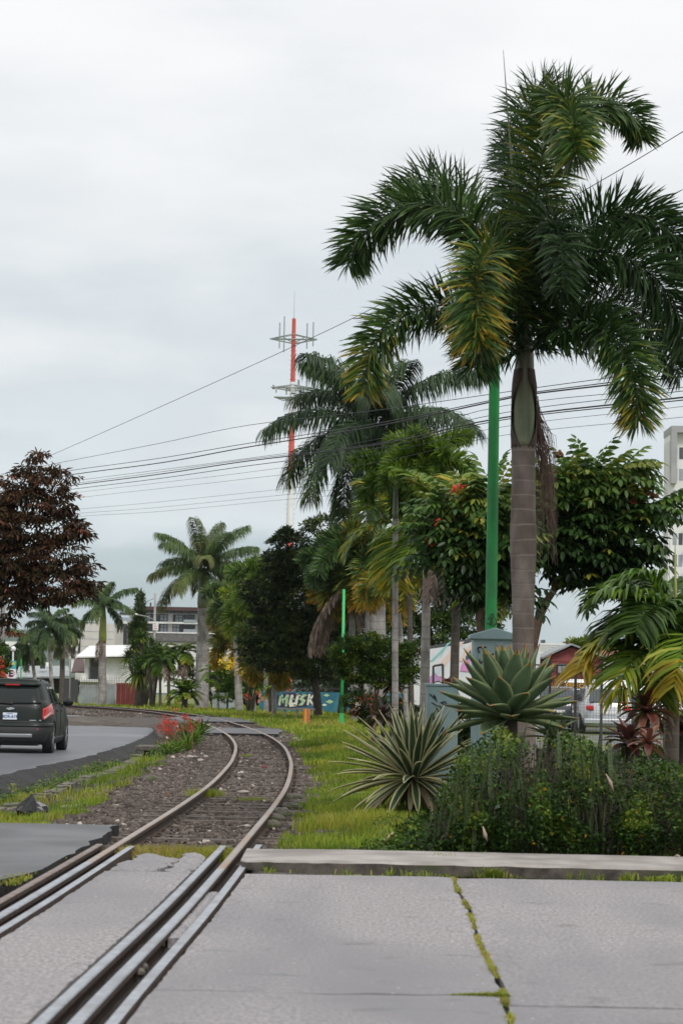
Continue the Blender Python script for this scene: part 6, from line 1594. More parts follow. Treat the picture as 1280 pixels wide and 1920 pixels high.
def tower():
    Y = 250; k = Y/FPX; t = thing('cell_tower', 'slender red and white banded antenna mast behind the palms', 'antenna mast', (at(538, 1300, Y).x, Y, -1))
    bands = [(597, 716, 'redpaint'), (716, 790, 'whitepaint'), (790, 898, 'redpaint'), (898, 1010, 'whitepaint'), (1010, 1130, 'redpaint'), (1130, 1240, 'whitepaint'), (1240, 1320, 'redpaint')]
    def rr(y): return float(np.interp(y, [597, 980, 1320], [3.6, 6.4, 10.5]))*k
    xx = lambda y: at(550.5, y, Y).x*0 + at(551, 600, Y).x
    for a, b_, m_ in bands:
        pa, pb = at(545, b_, Y).z, at(545, a, Y).z; x = at(551, 600, Y).x
        mb = MB(); mb.tube([(x, Y, pa), (x, Y, pb)], [rr(b_), rr(a)], 14); build('mast_section', mb, M[m_], t, smooth=False)
    x = at(551, 600, Y).x; Z = lambda y: at(551, y, Y).z
    mb = MB(); mb.tube([(x, Y, Z(598)), (x, Y, Z(590)), (x, Y, Z(545))], [.05, .03, .012], 5); build('whip_antenna', mb, M['galv'], t)
    def ring(y, w, h, tag, seed):
        mb = MB(); s = w*k
        C = [(x-s, Y-.6), (x+s, Y-.6), (x, Y+s*1.2)]
        for i in range(3):
            a = C[i]; b_ = C[(i+1) % 3]
            mb.tube([(a[0], a[1], Z(y)), (b_[0], b_[1], Z(y))], .07, 5); mb.tube([(a[0], a[1], Z(y)), ((a[0]+b_[0])/2, (a[1]+b_[1])/2, Z(y)+h), (b_[0], b_[1], Z(y))], .05, 5)
            mb.tube([(x, Y, Z(y)+h), (a[0], a[1], Z(y))], .08, 5); mb.tube([(x, Y, Z(y)), (a[0], a[1], Z(y))], .06, 5)
        build('antenna_platform', mb, M['galv'], t)
    ring(637, 44, .55, 0, 1)
    for (ax, y0, y1) in ((524, 607, 655), (532.5, 595, 662), (575.5, 607, 655), (587, 605, 650)):
        mb = MB(); p = at(ax, 630, Y-.7); mb.tube([(p.x, p.y, Z(y1)), (p.x, p.y, Z(y0))], .06, 6); build('panel_antenna', mb, M['galv'], t)
    ring(728, 40, .3, 0, 2); ring(746, 34, -.2, 0, 3)
    rq = random.Random(5)
    for i in range(14):
        a = rq.uniform(507, 598); p = at(a, 730, Y-.6+rq.random()); mb = MB(); y0 = rq.uniform(712, 730); mb.box((p.x-.12, p.y-.1, Z(y0+rq.uniform(8, 20))), (p.x+.12*rq.random(), p.y+.1, Z(y0))); build('antenna_box', mb, M['galv'], t)
    mb = MB()
    for y in range(640, 1240, 9): mb.box((x-rr(y)-.12, Y-.02, Z(y)), (x+rr(y)+.12, Y+.02, Z(y)+.05))
    build('climbing_rungs', mb, M['galv'], t, kind='stuff')
tower()

# ================================================================== buildings, far left
def win(parent, px0, py0, px1, py1, Y, depth=.12, mull=1, glass='glass', trans=0, bars=True):
    a = at(px0, py1, Y); b = at(px1, py0, Y); cx = (px0+px1)/2
    x0, x1 = at(px0, (py0+py1)/2, Y).x, at(px1, (py0+py1)/2, Y).x; z0, z1 = at(cx, py1, Y).z, at(cx, py0, Y).z
    f = .05*Y/170
    mb = MB()
    mb.box((x0-f, Y-.05, z0-f), (x0, Y+.05, z1+f)); mb.box((x1, Y-.05, z0-f), (x1+f, Y+.05, z1+f)); mb.box((x0, Y-.05, z1), (x1, Y+.05, z1+f)); mb.box((x0, Y-.05, z0-f), (x1, Y+.05, z0))
    for i in range(mull): xm = x0+(x1-x0)*(i+1)/(mull+1); mb.box((xm-f*.4, Y-.04, z0), (xm+f*.4, Y+.05, z1))
    if trans: zm = z0+(z1-z0)*.6; mb.box((x0, Y-.03, zm-f*.4), (x1, Y+.04, zm+f*.4))
    w = build('window', mb, M['frame'], parent)
    mb = MB(); mb.box((x0, Y-.01, z0), (x1, Y+.03, z1)); build('pane', mb, M[glass], w)
    return w
def pbox(name, parent, px0, py0, px1, py1, Y, D, mat, **kw):
    xm = (px0+px1)/2; ym = (py0+py1)/2
    mb = MB(); mb.box((at(px0, ym, Y).x, Y, at(xm, py1, Y).z), (at(px1, ym, Y).x, Y+D, at(xm, py0, Y).z)); return build(name, mb, M[mat], parent, **kw)
def apartments():
    Y = 205; t = thing('apartment_block', 'white modern apartment block with brown flat roof and grey brick band', 'building', (at(320, 1200, Y).x, Y, -1))
    pbox('facade', t, 256, 1151, 460, 1230, Y+.5, 12, 'white'); pbox('roof', t, 253, 1138, 389, 1145, Y-.8, 14, 'brown')
    pbox('clerestory', t, 268, 1145, 386, 1151, Y+1.0, 10, 'glass_l')
    for x in range(270, 386, 14): pbox('clerestory_post', t, x, 1145, x+1.2, 1151, Y+.9, .1, 'frame')
    pbox('floor_slab', t, 256, 1166.5, 430, 1170, Y-.3, .8, 'white'); pbox('brick_band', t, 292, 1188, 432, 1203, Y-.35, .8, 'brick')
    pbox('floor_slab', t, 256, 1185.6, 430, 1188, Y-.4, .8, 'white')
    for (a, b, c, d, m_) in ((270, 1153, 282, 1164, 1), (284, 1153, 298, 1164, 1), (300, 1153, 313, 1164, 1), (329, 1154, 342, 1166, 1), (346, 1154, 364, 1166, 1), (394, 1155, 418, 1166, 2), (372, 1155, 388, 1166, 1),
                             (272, 1171, 286, 1185, 1), (301, 1171, 313, 1185, 1), (325, 1171, 336, 1185, 1), (344, 1171, 364, 1185, 2), (394, 1172, 418, 1185, 2), (372, 1172, 388, 1185, 1), (423, 1155, 440, 1185, 2)):
        win(t, a, b, c, d, Y+.46, mull=m_, glass='glass_l' if (a*7+b) % 3 else 'glass', trans=1)
    for (a, b, c, d) in ((324, 1153, 328.5, 1166.5), (287, 1171, 291, 1185.6), (296, 1171, 300, 1185.6), (338, 1171, 343, 1185.6), (419, 1153, 429, 1185), (389, 1170, 393, 1185)):
        pbox('dark_panel', t, a, b, c, d, Y+.42, .1, 'frame')
    for (a, c, y) in ((344, 368, 1162), (344, 368, 1180), (392, 420, 1162), (392, 420, 1180)):
        pbox('balcony_glass', t, a, y, c, y+5.5, Y-.35, .04, 'glass_l')
        pbox('balcony_rail', t, a, y-.8, c, y, Y-.36, .06, 'frame')
    # left block with terrace
    pbox('left_wing', t, 216, 1165, 256, 1250, Y-1.0, 8, 'white')
    for r_ in ((1171, 1187), (1189, 1205), (1208, 1220)):
        win(t, 220, r_[0], 237, r_[1], Y-1.04, mull=1, trans=1); win(t, 241, r_[0], 251, r_[1], Y-1.04, mull=1, trans=1)
    pbox('terrace_glass', t, 217, 1158, 252, 1164.5, Y-1.0, .04, 'glass_l'); pbox('terrace_canopy', t, 224, 1148.5, 246, 1152, Y+.5, 3, 'frame')
    for x in (226, 243): pbox('canopy_post', t, x, 1152, x+1, 1165, Y+.6, .15, 'frame')
apartments()
def beige_block():
    Y = 195; t = thing('beige_building', 'beige blank walled building with a dark slatted end behind the royal palm', 'building', (at(190, 1200, Y).x, Y, -1))
    pbox('wall', t, 151, 1169, 214, 1260, Y, 8, 'beige'); pbox('parapet_roof', t, 136, 1167, 180, 1176, Y+.8, 8, 'frame')
    for i in range(3): pbox('wall_joint', t, 151.5, 1184+i*14, 213.5, 1184.6+i*14, Y-.015, .02, 'sheet')
    pbox('end_wall', t, 131, 1187, 150.8, 1260, Y+.3, 8, 'white'); win(t, 134, 1177, 150, 1186, Y+.5, mull=3, glass='glass_l')
    for x in (134, 143): win(t, x, 1191, x+6, 1222, Y+.26, mull=0)
    for x0 in (134, 143):
        mb = MB(); a = at(x0, 1222, Y+.1); b = at(x0+6, 1191, Y+.1); mb.tube([a, b], .09, 4); build('slanted_fin', mb, M['white'], t)
beige_block()
def white_house():
    Y = 175; t = thing('white_house', 'low white house with a pale overhanging roof and dark balcony recess', 'house', (at(190, 1260, Y).x, Y, -1))
    pbox('wall', t, 199, 1230, 242, 1300, Y, 8, 'white'); pbox('wall', t, 158, 1234, 166, 1300, Y, 6, 'white'); pbox('back_wall', t, 165, 1234, 188, 1300, Y+2.5, 1, 'beige', label='grey wall at the back of the balcony')
    pbox('pillar', t, 188, 1234, 199, 1300, Y+1.2, 1, 'sheet')
    mb = MB(); A = [at(143, 1233.5, Y-1), at(247, 1231, Y-1), at(247, 1228.8, Y-1), at(143, 1231, Y-1)]
    mb.prism(A, (0, 9, .9)); build('roof', mb, M['whitepaint'], t)
    mb = MB(); A = [at(143, 1235.5, Y-.9), at(243, 1233, Y-.9), at(243, 1231.2, Y-.9), at(143, 1233.7, Y-.9)]; mb.prism(A, (0, .1, 0)); build('fascia', mb, M['brown'], t)
    pbox('balcony_floor', t, 150, 1274, 200, 1279, Y-1.0, 4, 'white'); 
    for x in range(165, 188, 2): pbox('baluster', t, x, 1253.5, x+.5, 1274, Y-.9, .05, 'frame')
    pbox('balcony_rail', t, 164, 1252.3, 188, 1253.5, Y-.92, .08, 'frame')
    pbox('balcony_wall', t, 141, 1262, 163, 1276, Y-.6, .2, 'white')
    pbox('lower_wall', t, 150, 1279, 240, 1312, Y-.2, .2, 'beige')
    # extra wing far left: patched tin roof
    t2 = thing('tin_roof_house', 'low grey metal roofed house behind the weeping palms', 'house', (at(80, 1280, 185).x, 185, -1)); Y = 185
    mb = MB(); A = [at(28, 1272, Y-2), at(132, 1270, Y-2), at(128, 1251, Y+7), at(36, 1251, Y+7)]; mb.prism([tuple(a) for a in A], (0, 0, .1)); build('roof', mb, M['sheet'], t2)
    pbox('wall', t2, 32, 1272, 130, 1300, Y, 6, 'dark')
    for (x, y, w, h, m_) in ((75, 1254, 8, 9, 'dark'), (86, 1250, 6, 8, 'white'), (50, 1258, 6, 6, 'white')): pbox('roof_vent', t2, x, y-h, x+w, y, Y+1.5, .6, m_)
    mb = MB(); A = [at(134, 1262, Y-3), at(160, 1262, Y-3), at(157, 1236, Y+2), at(140, 1238, Y+2)]; mb.prism([tuple(a) for a in A], (0, 0, .1))
    build('tile_roof', mb, M['brown'], loc=(at(146, 1250, Y).x, Y, 1), label='small brown pitched roof left of the white house', cat='roof')
    t3 = thing('white_warehouse', 'large plain white wall behind the small palms, below the brick band', 'building', (at(340, 1240, 190).x, 190, -1))
    pbox('wall', t3, 292, 1204, 376, 1300, 190, 6, 'white'); pbox('wall', t3, 376.5, 1215, 470, 1300, 190.4, 6, 'beige')
    pbox('coping', t3, 291, 1202.5, 377, 1204, 189.8, 6.4, 'frame')
    pbox('low_wall', t3, 398, 1296, 440, 1330, 138, .3, 'sheet')
    t4 = thing('white_warehouse', 'white low building at the far left edge under the hill', 'building', (at(15, 1220, 260).x, 260, -1))
    pbox('wall', t4, 8, 1203, 42, 1260, 260, 6, 'white'); pbox('wall', t4, -30, 1214, 7.6, 1262, 259, 6, 'beige')
white_house()
def panels(name, label, cat, px0, px1, py0, py1, Y, n, mat, post=None, gap=.0, ribs=True):
    t = thing(name, label, cat, (at((px0+px1)/2, py1, Y).x, Y, -1))
    for i in range(n):
        a = px0+(px1-px0)*i/n; b = px0+(px1-px0)*(i+1)/n - .25
        x0, x1 = at(a, py1, Y).x, at(b, py1, Y).x; z0 = at((a+b)/2, py1, Y).z - .25; z1 = at((a+b)/2, py0, Y).z
        mb = MB(); 
        nr = 8 if ribs else 1
        for q in range(nr):
            d = .02 if q % 2 else 0; mb.box((x0+(x1-x0)*q/nr, Y-d, z0), (x0+(x1-x0)*(q+1)/nr, Y+.05, z1))
        build('panel', mb, M[mat], t)
    return t
panels('grey_wall', 'pale grey low wall of sheets between the black fence and the royal palm', 'fence', 148, 183, 1284, 1317, 158, 3, 'sheet')
panels('sheet_fence', 'grey metal sheet gate right of the royal palm trunk', 'fence', 196, 217, 1283, 1317, 158, 2, 'sheet')
panels('sheet_fence', 'dark red corrugated fence beside the grey sheet gate', 'fence', 217.5, 262, 1281, 1318, 157, 5, 'redsheet')
panels('slat_fence', 'black slatted fence behind the thin post', 'fence', 118, 146, 1274, 1317, 160, 4, 'frame')
def pickets(label, px0, px1, py0, py1, Y, n, mat, h=0):
    t = thing('spiked_railing', label, 'railing', (at(px0, py1, Y).x, Y, 0))
    for i in range(n):
        x = px0+(px1-px0)*i/(n-1); mb = MB(); b = at(x, py1, Y); e = at(x, py0, Y); mb.tube([b, Vector((b.x, Y, e.z-.03)), Vector((b.x, Y, e.z))], [.012, .012, .002], 4); build('spike', mb, M['frame'], t)
    mb = MB(); a = at(px0, (py0+py1)/2, Y); b = at(px1, (py0+py1)/2, Y); mb.tube([a, b], .012, 4); build('rail', mb, M['frame'], t)
pickets('black spiked railing above the grey walls by the white house', 140, 262, 1270, 1284, 158, 40, 'frame')
pickets('spiked railing on top of the graffiti wall', 488, 640, 1287, 1297.5, 124.8, 38, 'frame')

# signs at the left edge
def signs():
    Y = 75; k = Y/FPX; x0 = at(20, 1270, Y).x
    t = thing('parking_sign', 'square white sign with a black E in a red ring above the car roof', 'sign', (x0, Y, -.25))
    mb = MB(); mb.tube([(x0, Y+.03, -.4), (x0, Y+.03, at(20, 1240, Y).z)], .025, 8); build('post', mb, M['galv'], t)
    a = at(11.5, 1272, Y); b = at(30, 1255, Y); mb = MB(); mb.box((a.x, Y-.02, a.z), (b.x, Y, b.z)); build('plate', mb, M['whitepaint'], t, bevel=.004)
    c = at(20.6, 1263.3, Y); mb = MB(); N = 28; r0, r1 = 6.9*k, 5.6*k
    V = [(c.x+r*math.cos(2*PI*i/N), Y-.026, c.z+r*math.sin(2*PI*i/N)) for r in (r0, r1) for i in range(N)]
    V += [(v[0], Y-.021, v[2]) for v in V]
    mb.add(V, [[i, (i+1) % N, N+(i+1) % N, N+i] for i in range(N)]+[[i, 2*N+i, 2*N+(i+1) % N, (i+1) % N] for i in range(N)]+[[N+i, N+(i+1) % N, 3*N+(i+1) % N, 3*N+i] for i in range(N)]); build('red_ring', mb, pm('sign_pink_red', (0.6, 0.04, 0.09), rough=.5), t)
    text(t, 'letter', 'E', (c.x, Y-.027, c.z), 11.5*k, M['ink'], bold=.012)
    t = thing('billboard', 'small teal and yellow poster board behind the parking sign', 'sign', (at(20, 1247, Y+2).x, Y+2, -.25)); Yb = Y+2
    a = at(11.5, 1255.5, Yb); b = at(30.5, 1239.5, Yb); mb = MB(); mb.box((a.x, Yb, a.z), (b.x, Yb+.04, b.z)); build('board', mb, pm('poster_teal', (0.05, 0.33, 0.35), (0.10, 0.45, 0.42), scale=5), t)
    mb = MB(); c = at(19, 1245, Yb); mb.box((c.x-.08, Yb-.01, c.z-.03), (c.x+.14, Yb-.003, c.z+.06)); build('poster_patch', mb, pm('poster_yellow', (0.6, 0.5, 0.05)), t)
    mb = MB(); c = at(16, 1250, Yb); mb.box((c.x-.05, Yb-.01, c.z-.02), (c.x+.08, Yb-.003, c.z+.02)); build('poster_patch', mb, pm('poster_coral', (0.6, 0.2, 0.15)), t)
    mb = MB(); x = at(20, 1250, Yb).x; mb.tube([(x, Yb+.05, -.4), (x, Yb+.05, a.z)], .03, 8); build('post', mb, M['galv'], t)
    Y = 95; mb = MB(); x = at(24.5, 1230, Y).x; mb.tube([(x, Y, -.4), (x, Y, at(24, 1215, Y).z)], .035, 6); mb.ball((x, Y, at(24, 1217, Y).z), .11, 8, 6)
    build('utility_pole', mb, M['whitepaint'], loc=(x, Y, -.4), label='thin white post with round cap behind the poster board', cat='pole')
def text(parent, name, body, loc, size, mat, bold=0.0, rot=(PI/2, 0, 0), ext=.002, spacing=1.0):
    cu = bpy.data.curves.new(name, 'FONT'); cu.body = body; cu.size = size*1.38; cu.align_x = 'CENTER'; cu.align_y = 'CENTER'; cu.offset = bold; cu.extrude = ext; cu.space_character = spacing
    cu.materials.append(mat); o = bpy.data.objects.new(name, cu); COL.objects.link(o); o.parent = parent
    bpy.context.view_layer.update(); me = bpy.data.meshes.new_from_object(o.evaluated_get(bpy.context.evaluated_depsgraph_get())); bpy.data.objects.remove(o)
    o = bpy.data.objects.new(name, me); COL.objects.link(o); o.parent = parent
    if not me.materials: me.materials.append(mat)
    o.location = Vector(loc) - origin_of(parent) if parent is not None else loc; o.rotation_euler = rot
    return o
signs()

# ================================================================== graffiti wall
def graffiti_wall():
    Y = 126; t = thing('graffiti_wall', 'blue painted wall with green and white graffiti lettering at the end of the lawn', 'wall', (at(620, 1320, Y).x, Y, -.5))
    blue = pm('blue_wall_paint', (0.018, 0.10, 0.17), (0.03, 0.16, 0.24), scale=1.5, rough=.8, c3=(0.05, 0.22, 0.22), s3=1.2)
    pbox('wall', t, 486, 1297.5, 765, 1338, Y, .2, None or 'dark') if False else None
    z0 = -.6; z1 = at(560, 1297.5, Y).z
    mb = MB(); mb.box((at(486, 1310, Y).x, Y, z0), (at(770, 1310, Y).x, Y+.2, z1)); build('wall_face', mb, blue, t)
    c1 = pm('graffiti_green', (0.25, 0.42, 0.20), (0.45, 0.60, 0.40), scale=5); c2 = pm('graffiti_cream', (0.62, 0.64, 0.50), (0.72, 0.74, 0.66), scale=5)
    c3 = pm('graffiti_purple', (0.03, 0.015, 0.05), (0.05, 0.025, 0.08), scale=3); c4 = pm('graffiti_orange', (0.5, 0.2, 0.12))
    rq = random.Random(12)
    def shape(pts, m_, dz, nm='graffiti_stroke'):
        mb = MB(); P = [at(x, y, Y) for x, y in pts]; mb.prism([(p.x, Y-dz, p.z) for p in P], (0, dz-.001 if dz < .005 else .004, 0)); build(nm, mb, m_, t)
    shape([(518, 1304), (540, 1299), (572, 1302), (590, 1299), (589, 1318), (575, 1325), (545, 1328), (520, 1325)], c3, .006, 'graffiti_shadow')
    # interlocking angular letters
    L = [[(521, 1323), (524, 1304), (530, 1302), (532, 1312), (537, 1302), (542, 1303), (538, 1325), (534, 1325), (535, 1312), (530, 1320), (528, 1310), (525, 1324)],
         [(541, 1320), (545, 1303), (550, 1303), (547, 1317), (552, 1318), (556, 1304), (561, 1304), (556, 1324), (543, 1326)],
         [(559, 1323), (566, 1316), (560, 1311), (568, 1302), (577, 1303), (568, 1309), (573, 1314), (567, 1323)],
         [(575, 1322), (578, 1302), (582, 1301), (581, 1308), (588, 1301), (589, 1305), (583, 1312), (588, 1322), (584, 1323), (580, 1315), (578, 1323)]]
    for i, q in enumerate(L): shape(q, c2 if i % 2 else c1, .016, 'graffiti_letter')
    for i in range(34):
        x = rq.uniform(520, 588); y = rq.uniform(1302, 1322); a = rq.uniform(-1.2, 1.2); l_ = rq.uniform(3, 8); w_ = rq.uniform(.5, 1.2); dx, dy = math.cos(a)*l_, math.sin(a)*l_
        shape([(x, y), (x+dx*.5-dy*w_/l_, y+dy*.5+dx*w_/l_), (x+dx, y+dy), (x+dx*.5+dy*w_/l_, y+dy*.5-dx*w_/l_)], (c1, c2, c3, blue)[i % 4], .020+.0004*i)
    for (x, y, s) in ((486, 1304, 5), (490, 1310, 5), (484, 1315, 4)): shape([(x, y-s), (x+s, y-s*.4), (x+s*.6, y+s), (x-s*.3, y+s*.8)], c4, .016+x*.00001)
    for (x, y, s) in ((612, 1304, 6), (618, 1316, 8), (608, 1322, 5)): shape([(x-s, y), (x, y-s*.5), (x+s, y), (x, y+s*.5)], c2 if x < 610 else c1, .012+x*.00001)
graffiti_wall()
# ================================================================== mural wall between the palm trunks
def mural():
    Y = 78; t = thing('mural_wall', 'white building wall painted with pink, teal and navy triangles', 'building', (at(890, 1260, Y).x, Y, -.1))
    base = pm('mural_white', (0.55, 0.56, 0.58), (0.66, 0.67, 0.68), scale=2); x0, x1 = at(772, 1240, Y).x, at(1012, 1240, Y).x
    zt = at(890, 1203, Y).z; mb = MB()
    H_ = [(x0, -.3), (x1, -.3), (x1, at(1012, 1210, Y).z), (at(900, 1203, Y).x, zt), (x0, at(772, 1222, Y).z)]
    mb.prism([(a, Y, b) for a, b in H_], (0, 3, 0)); build('wall', mb, base, t)
    cols = {'pink': (0.62, 0.25, 0.50), 'teal': (0.22, 0.52, 0.50), 'navy': (0.05, 0.08, 0.14), 'cream': (0.66, 0.52, 0.46), 'pale': (0.50, 0.56, 0.62), 'mauve': (0.45, 0.22, 0.45)}
    mats = {k_: pm('mural_'+k_, v, tuple(c*.92 for c in v), scale=4) for k_, v in cols.items()}
    S = [('pink', [(772, 1222), (790, 1212), (792, 1216), (778, 1232)]), ('cream', [(858, 1204), (870, 1203), (832, 1252), (818, 1252)]), ('teal', [(842, 1204), (846, 1203), (812, 1240), (806, 1240)]), ('teal', [(838, 1206), (841, 1206), (822, 1236)]),
         ('cream', [(884, 1204), (900, 1204), (868, 1240), (858, 1240)]), ('navy', [(872, 1232), (882, 1218), (884, 1232), (876, 1240)]), ('pink', [(866, 1244), (882, 1234), (880, 1260), (862, 1258)]),
         ('mauve', [(800, 1272), (818, 1262), (828, 1274), (808, 1282)]), ('pale', [(888, 1214), (906, 1204), (912, 1216), (880, 1246)]), ('pale', [(812, 1258), (828, 1246), (822, 1270)])]
    for i, (c, pts) in enumerate(S):
        mb = MB(); P = [at(x, y, Y) for x, y in pts]; mb.prism([(p.x, Y-.010-.003*i, p.z) for p in P], (0, .008, 0)); build('mural_triangle', mb, mats[c], t)
    for i in range(30): 
        pass
    t2 = thing('dark_roof', 'dark flat shed roof behind the palm trunks above the mural', 'roof', (at(820, 1205, 84).x, 84, 1))
    mb = MB(); A = [at(790, 1214, 84), at(880, 1198, 84), at(884, 1204, 84), at(790, 1222, 84)]; mb.prism([tuple(a) for a in A], (0, 5, 0)); build('roof_edge', mb, M['frame'], t2)
mural()
# gate frame by the mural
mb = MB(); Y = 60
mb.tube([at(812, 1300, Y), at(812, 1249, Y)], .03, 4); mb.tube([at(812, 1249, Y), at(830, 1246, Y)], .03, 4); mb.tube([at(830, 1246, Y), at(830, 1300, Y)], .03, 4)
build('gate_frame', mb, M['frame'], loc=tuple(at(812, 1300, Y)), label='black metal gate frame between the mid palm trunks', cat='gate')

# ================================================================== right side: fence, car park
def mesh_fence():
    Y = 44; t = thing('mesh_fence', 'black welded mesh fence with square posts along the car park', 'fence', (at(1120, 1400, Y).x, Y, -.1)); k = Y/FPX
    zt = at(1128, 1246, Y).z
    for px in (1030, 1078, 1127, 1186, 1245, 1310):
        x = at(px, 1330, Y).x; mb = MB(); w = 4.6*k/1; mb.box((x-w/2*1.0, Y-.02, -.15), (x+w/2*1.0, Y+.04, zt + (0.05 if px != 1186 else .12))); build('post', mb, M['frame'], t)
        mb = MB(); mb.box((x-w*.62, Y-.03, zt+.121), (x+w*.62, Y+.05, zt+.14)); build('post_cap', mb, M['frame'], t)
    mb = MB(); xa, xb = at(985, 1330, Y).x, at(1330, 1330, Y).x
    n = int((xb-xa)/.055)
    for i in range(n): x = xa+(xb-xa)*i/n; mb.tube([(x, Y, -.12), (x, Y, zt-.04)], .0028, 3, caps=False)
    nz_ = int((zt+.1)/.05)
    for j in range(nz_): z = -.1 + (zt+.04)*j/nz_; mb.tube([(xa, Y-.006, z), (xb, Y-.006, z)], .0022, 3, caps=False)
    build('wire_mesh', mb, M['frame'], t, kind='stuff')
    mb = MB(); mb.tube([(xa, Y, zt-.03), (xb, Y, zt-.03)], .014, 4); build('top_rail', mb, M['frame'], t)
mesh_fence()
mb = MB(); mb.box((at(985, 1400, 45).x, 44.4, -.09), (30, 95, -.03)); build('car_park', mb, M['asphalt'], kind='structure')
def simple_car(name, label, cx, y0, W, L, H, paint, rear_up=True, seed=0, hatch=True, rz=0):
    """parked car seen from behind: lofted body, glasshouse, windows, lamps, plate, wheels"""
    t = thing(name, label, 'car', (cx, y0+L/2, 0))
    Sx = []; prof = [(.22, .90, .02, L-.1), (.40, .97, -.02, L), (.62, 1.0, 0, L), (.82, .99, .04, L-.05), (.95, .95, .10, L*.80), (1.10, .88, .22, L*.72), (1.30, .80, .38, L*.62), (H-.04, .72, .52, L*.55), (H, .60, .75, L*.50)]
    V = []; n = 36
    for (z, w, r0, f0) in prof:
        c = (r0+f0)/2; l_ = (f0-r0)/2
        for i in range(n):
            a = 2*PI*i/n; s, c_ = math.sin(a), math.cos(a); e = .42
            V.append((cx + W/2*w*math.copysign(abs(s)**e, s), y0 + c - l_*math.copysign(abs(c_)**e, c_), z*H/1.5 if z < H-.1 else z))
    m = len(prof); F = [[i*n+j, i*n+(j+1) % n, (i+1)*n+(j+1) % n, (i+1)*n+j] for i in range(m-1) for j in range(n)] + [list(range((m-1)*n, m*n)), list(range(n))[::-1]]
    mb = MB(); mb.add(V, F); build('body', mb, paint, t, smooth=True)
    zs = H/1.5
    mb = MB(); mb.add([(cx-W*.36, y0+.08, .98*zs), (cx+W*.36, y0+.08, .98*zs), (cx+W*.30, y0+.38, 1.36*zs), (cx-W*.30, y0+.38, 1.36*zs), (cx-W*.36, y0+.14, .98*zs), (cx+W*.36, y0+.14, .98*zs), (cx+W*.30, y0+.46, 1.36*zs), (cx-W*.30, y0+.46, 1.36*zs)], [(0, 1, 2, 3), (0, 4, 5, 1), (1, 5, 6, 2), (2, 6, 7, 3), (3, 7, 4, 0)]); build('rear_window', mb, M['glass'], t)
    for sg in (-1, 1):
        mb = MB(); xs_ = cx+sg*W*.455; mb.add([(xs_+sg*.02, y0+.5, .98*zs), (xs_+sg*.02, y0+L*.70, .98*zs), (xs_-sg*W*.06, y0+L*.58, 1.36*zs), (xs_-sg*W*.06, y0+.75, 1.36*zs)], [(0, 1, 2, 3)]); mb.prism([(xs_+sg*.02, y0+.5, .98*zs), (xs_+sg*.02, y0+L*.70, .98*zs), (xs_-sg*W*.06, y0+L*.58, 1.36*zs), (xs_-sg*W*.06, y0+.75, 1.36*zs)], (-sg*.05, 0, 0)); build('side_window', mb, M['glass'], t)
        mb = MB(); mb.box((cx+sg*W*.34-.12, y0-.03, .72*zs), (cx+sg*W*.34+.12, y0+.12, .86*zs)); build('tail_light', mb, M['lamp_red'], t, bevel=.03)
        for yy_ in (y0+.75, y0+L-.85):
            mb = MB(); mb.tube([(cx+sg*(W/2-.20), yy_, .31), (cx+sg*(W/2-.01), yy_, .31)], .31, 20); w_ = build('wheel', mb, M['rubber'], t)
            mb = MB(); mb.tube([(cx+sg*(W/2-.008), yy_, .31), (cx+sg*(W/2+.006), yy_, .31)], .19, 14); build('rim', mb, M['galv'], w_)
    mb = MB(); mb.box((cx-.24, y0-.035, .60*zs), (cx+.24, y0-.02, .70*zs)); build('number_plate', mb, M['whitepaint'], t)
    mb = MB(); mb.box((cx-W*.44, y0-.05, .30*zs), (cx+W*.44, y0+.1, .46*zs)); build('bumper', mb, paint, t, bevel=.03)
    return t
M['lamp_red'] = pm('red_lamp_lens', (0.42, 0.008, 0.008), (0.5, 0.012, 0.01), scale=10, rough=.12, coat=.5)
M['rubber'] = pm('tyre_rubber', (0.012, 0.012, 0.012), (0.02, 0.02, 0.02), scale=10, rough=.85)
M['silver_paint'] = pm('silver_car_paint', (0.50, 0.52, 0.54), rough=.25, metal=.4, coat=.5)
M['white_paint'] = pm('white_car_paint', (0.75, 0.76, 0.76), rough=.25, coat=.5)
simple_car('parked_car', 'silver white hatchback parked nose in behind the mesh fence', at(1140, 1370, 75).x, 75, 1.7, 3.9, 1.5, M['silver_paint'])
simple_car('parked_car', 'dark car parked left of the silver hatchback behind the agave leaves', at(1045, 1370, 80).x, 80, 1.7, 4.2, 1.42, pm('dark_blue_car_paint', (0.03, 0.035, 0.045), rough=.25, coat=.5))
simple_car('parked_car', 'white saloon parked at the back right of the car park', at(1225, 1360, 81).x, 81, 1.72, 4.3, 1.45, M['white_paint'])
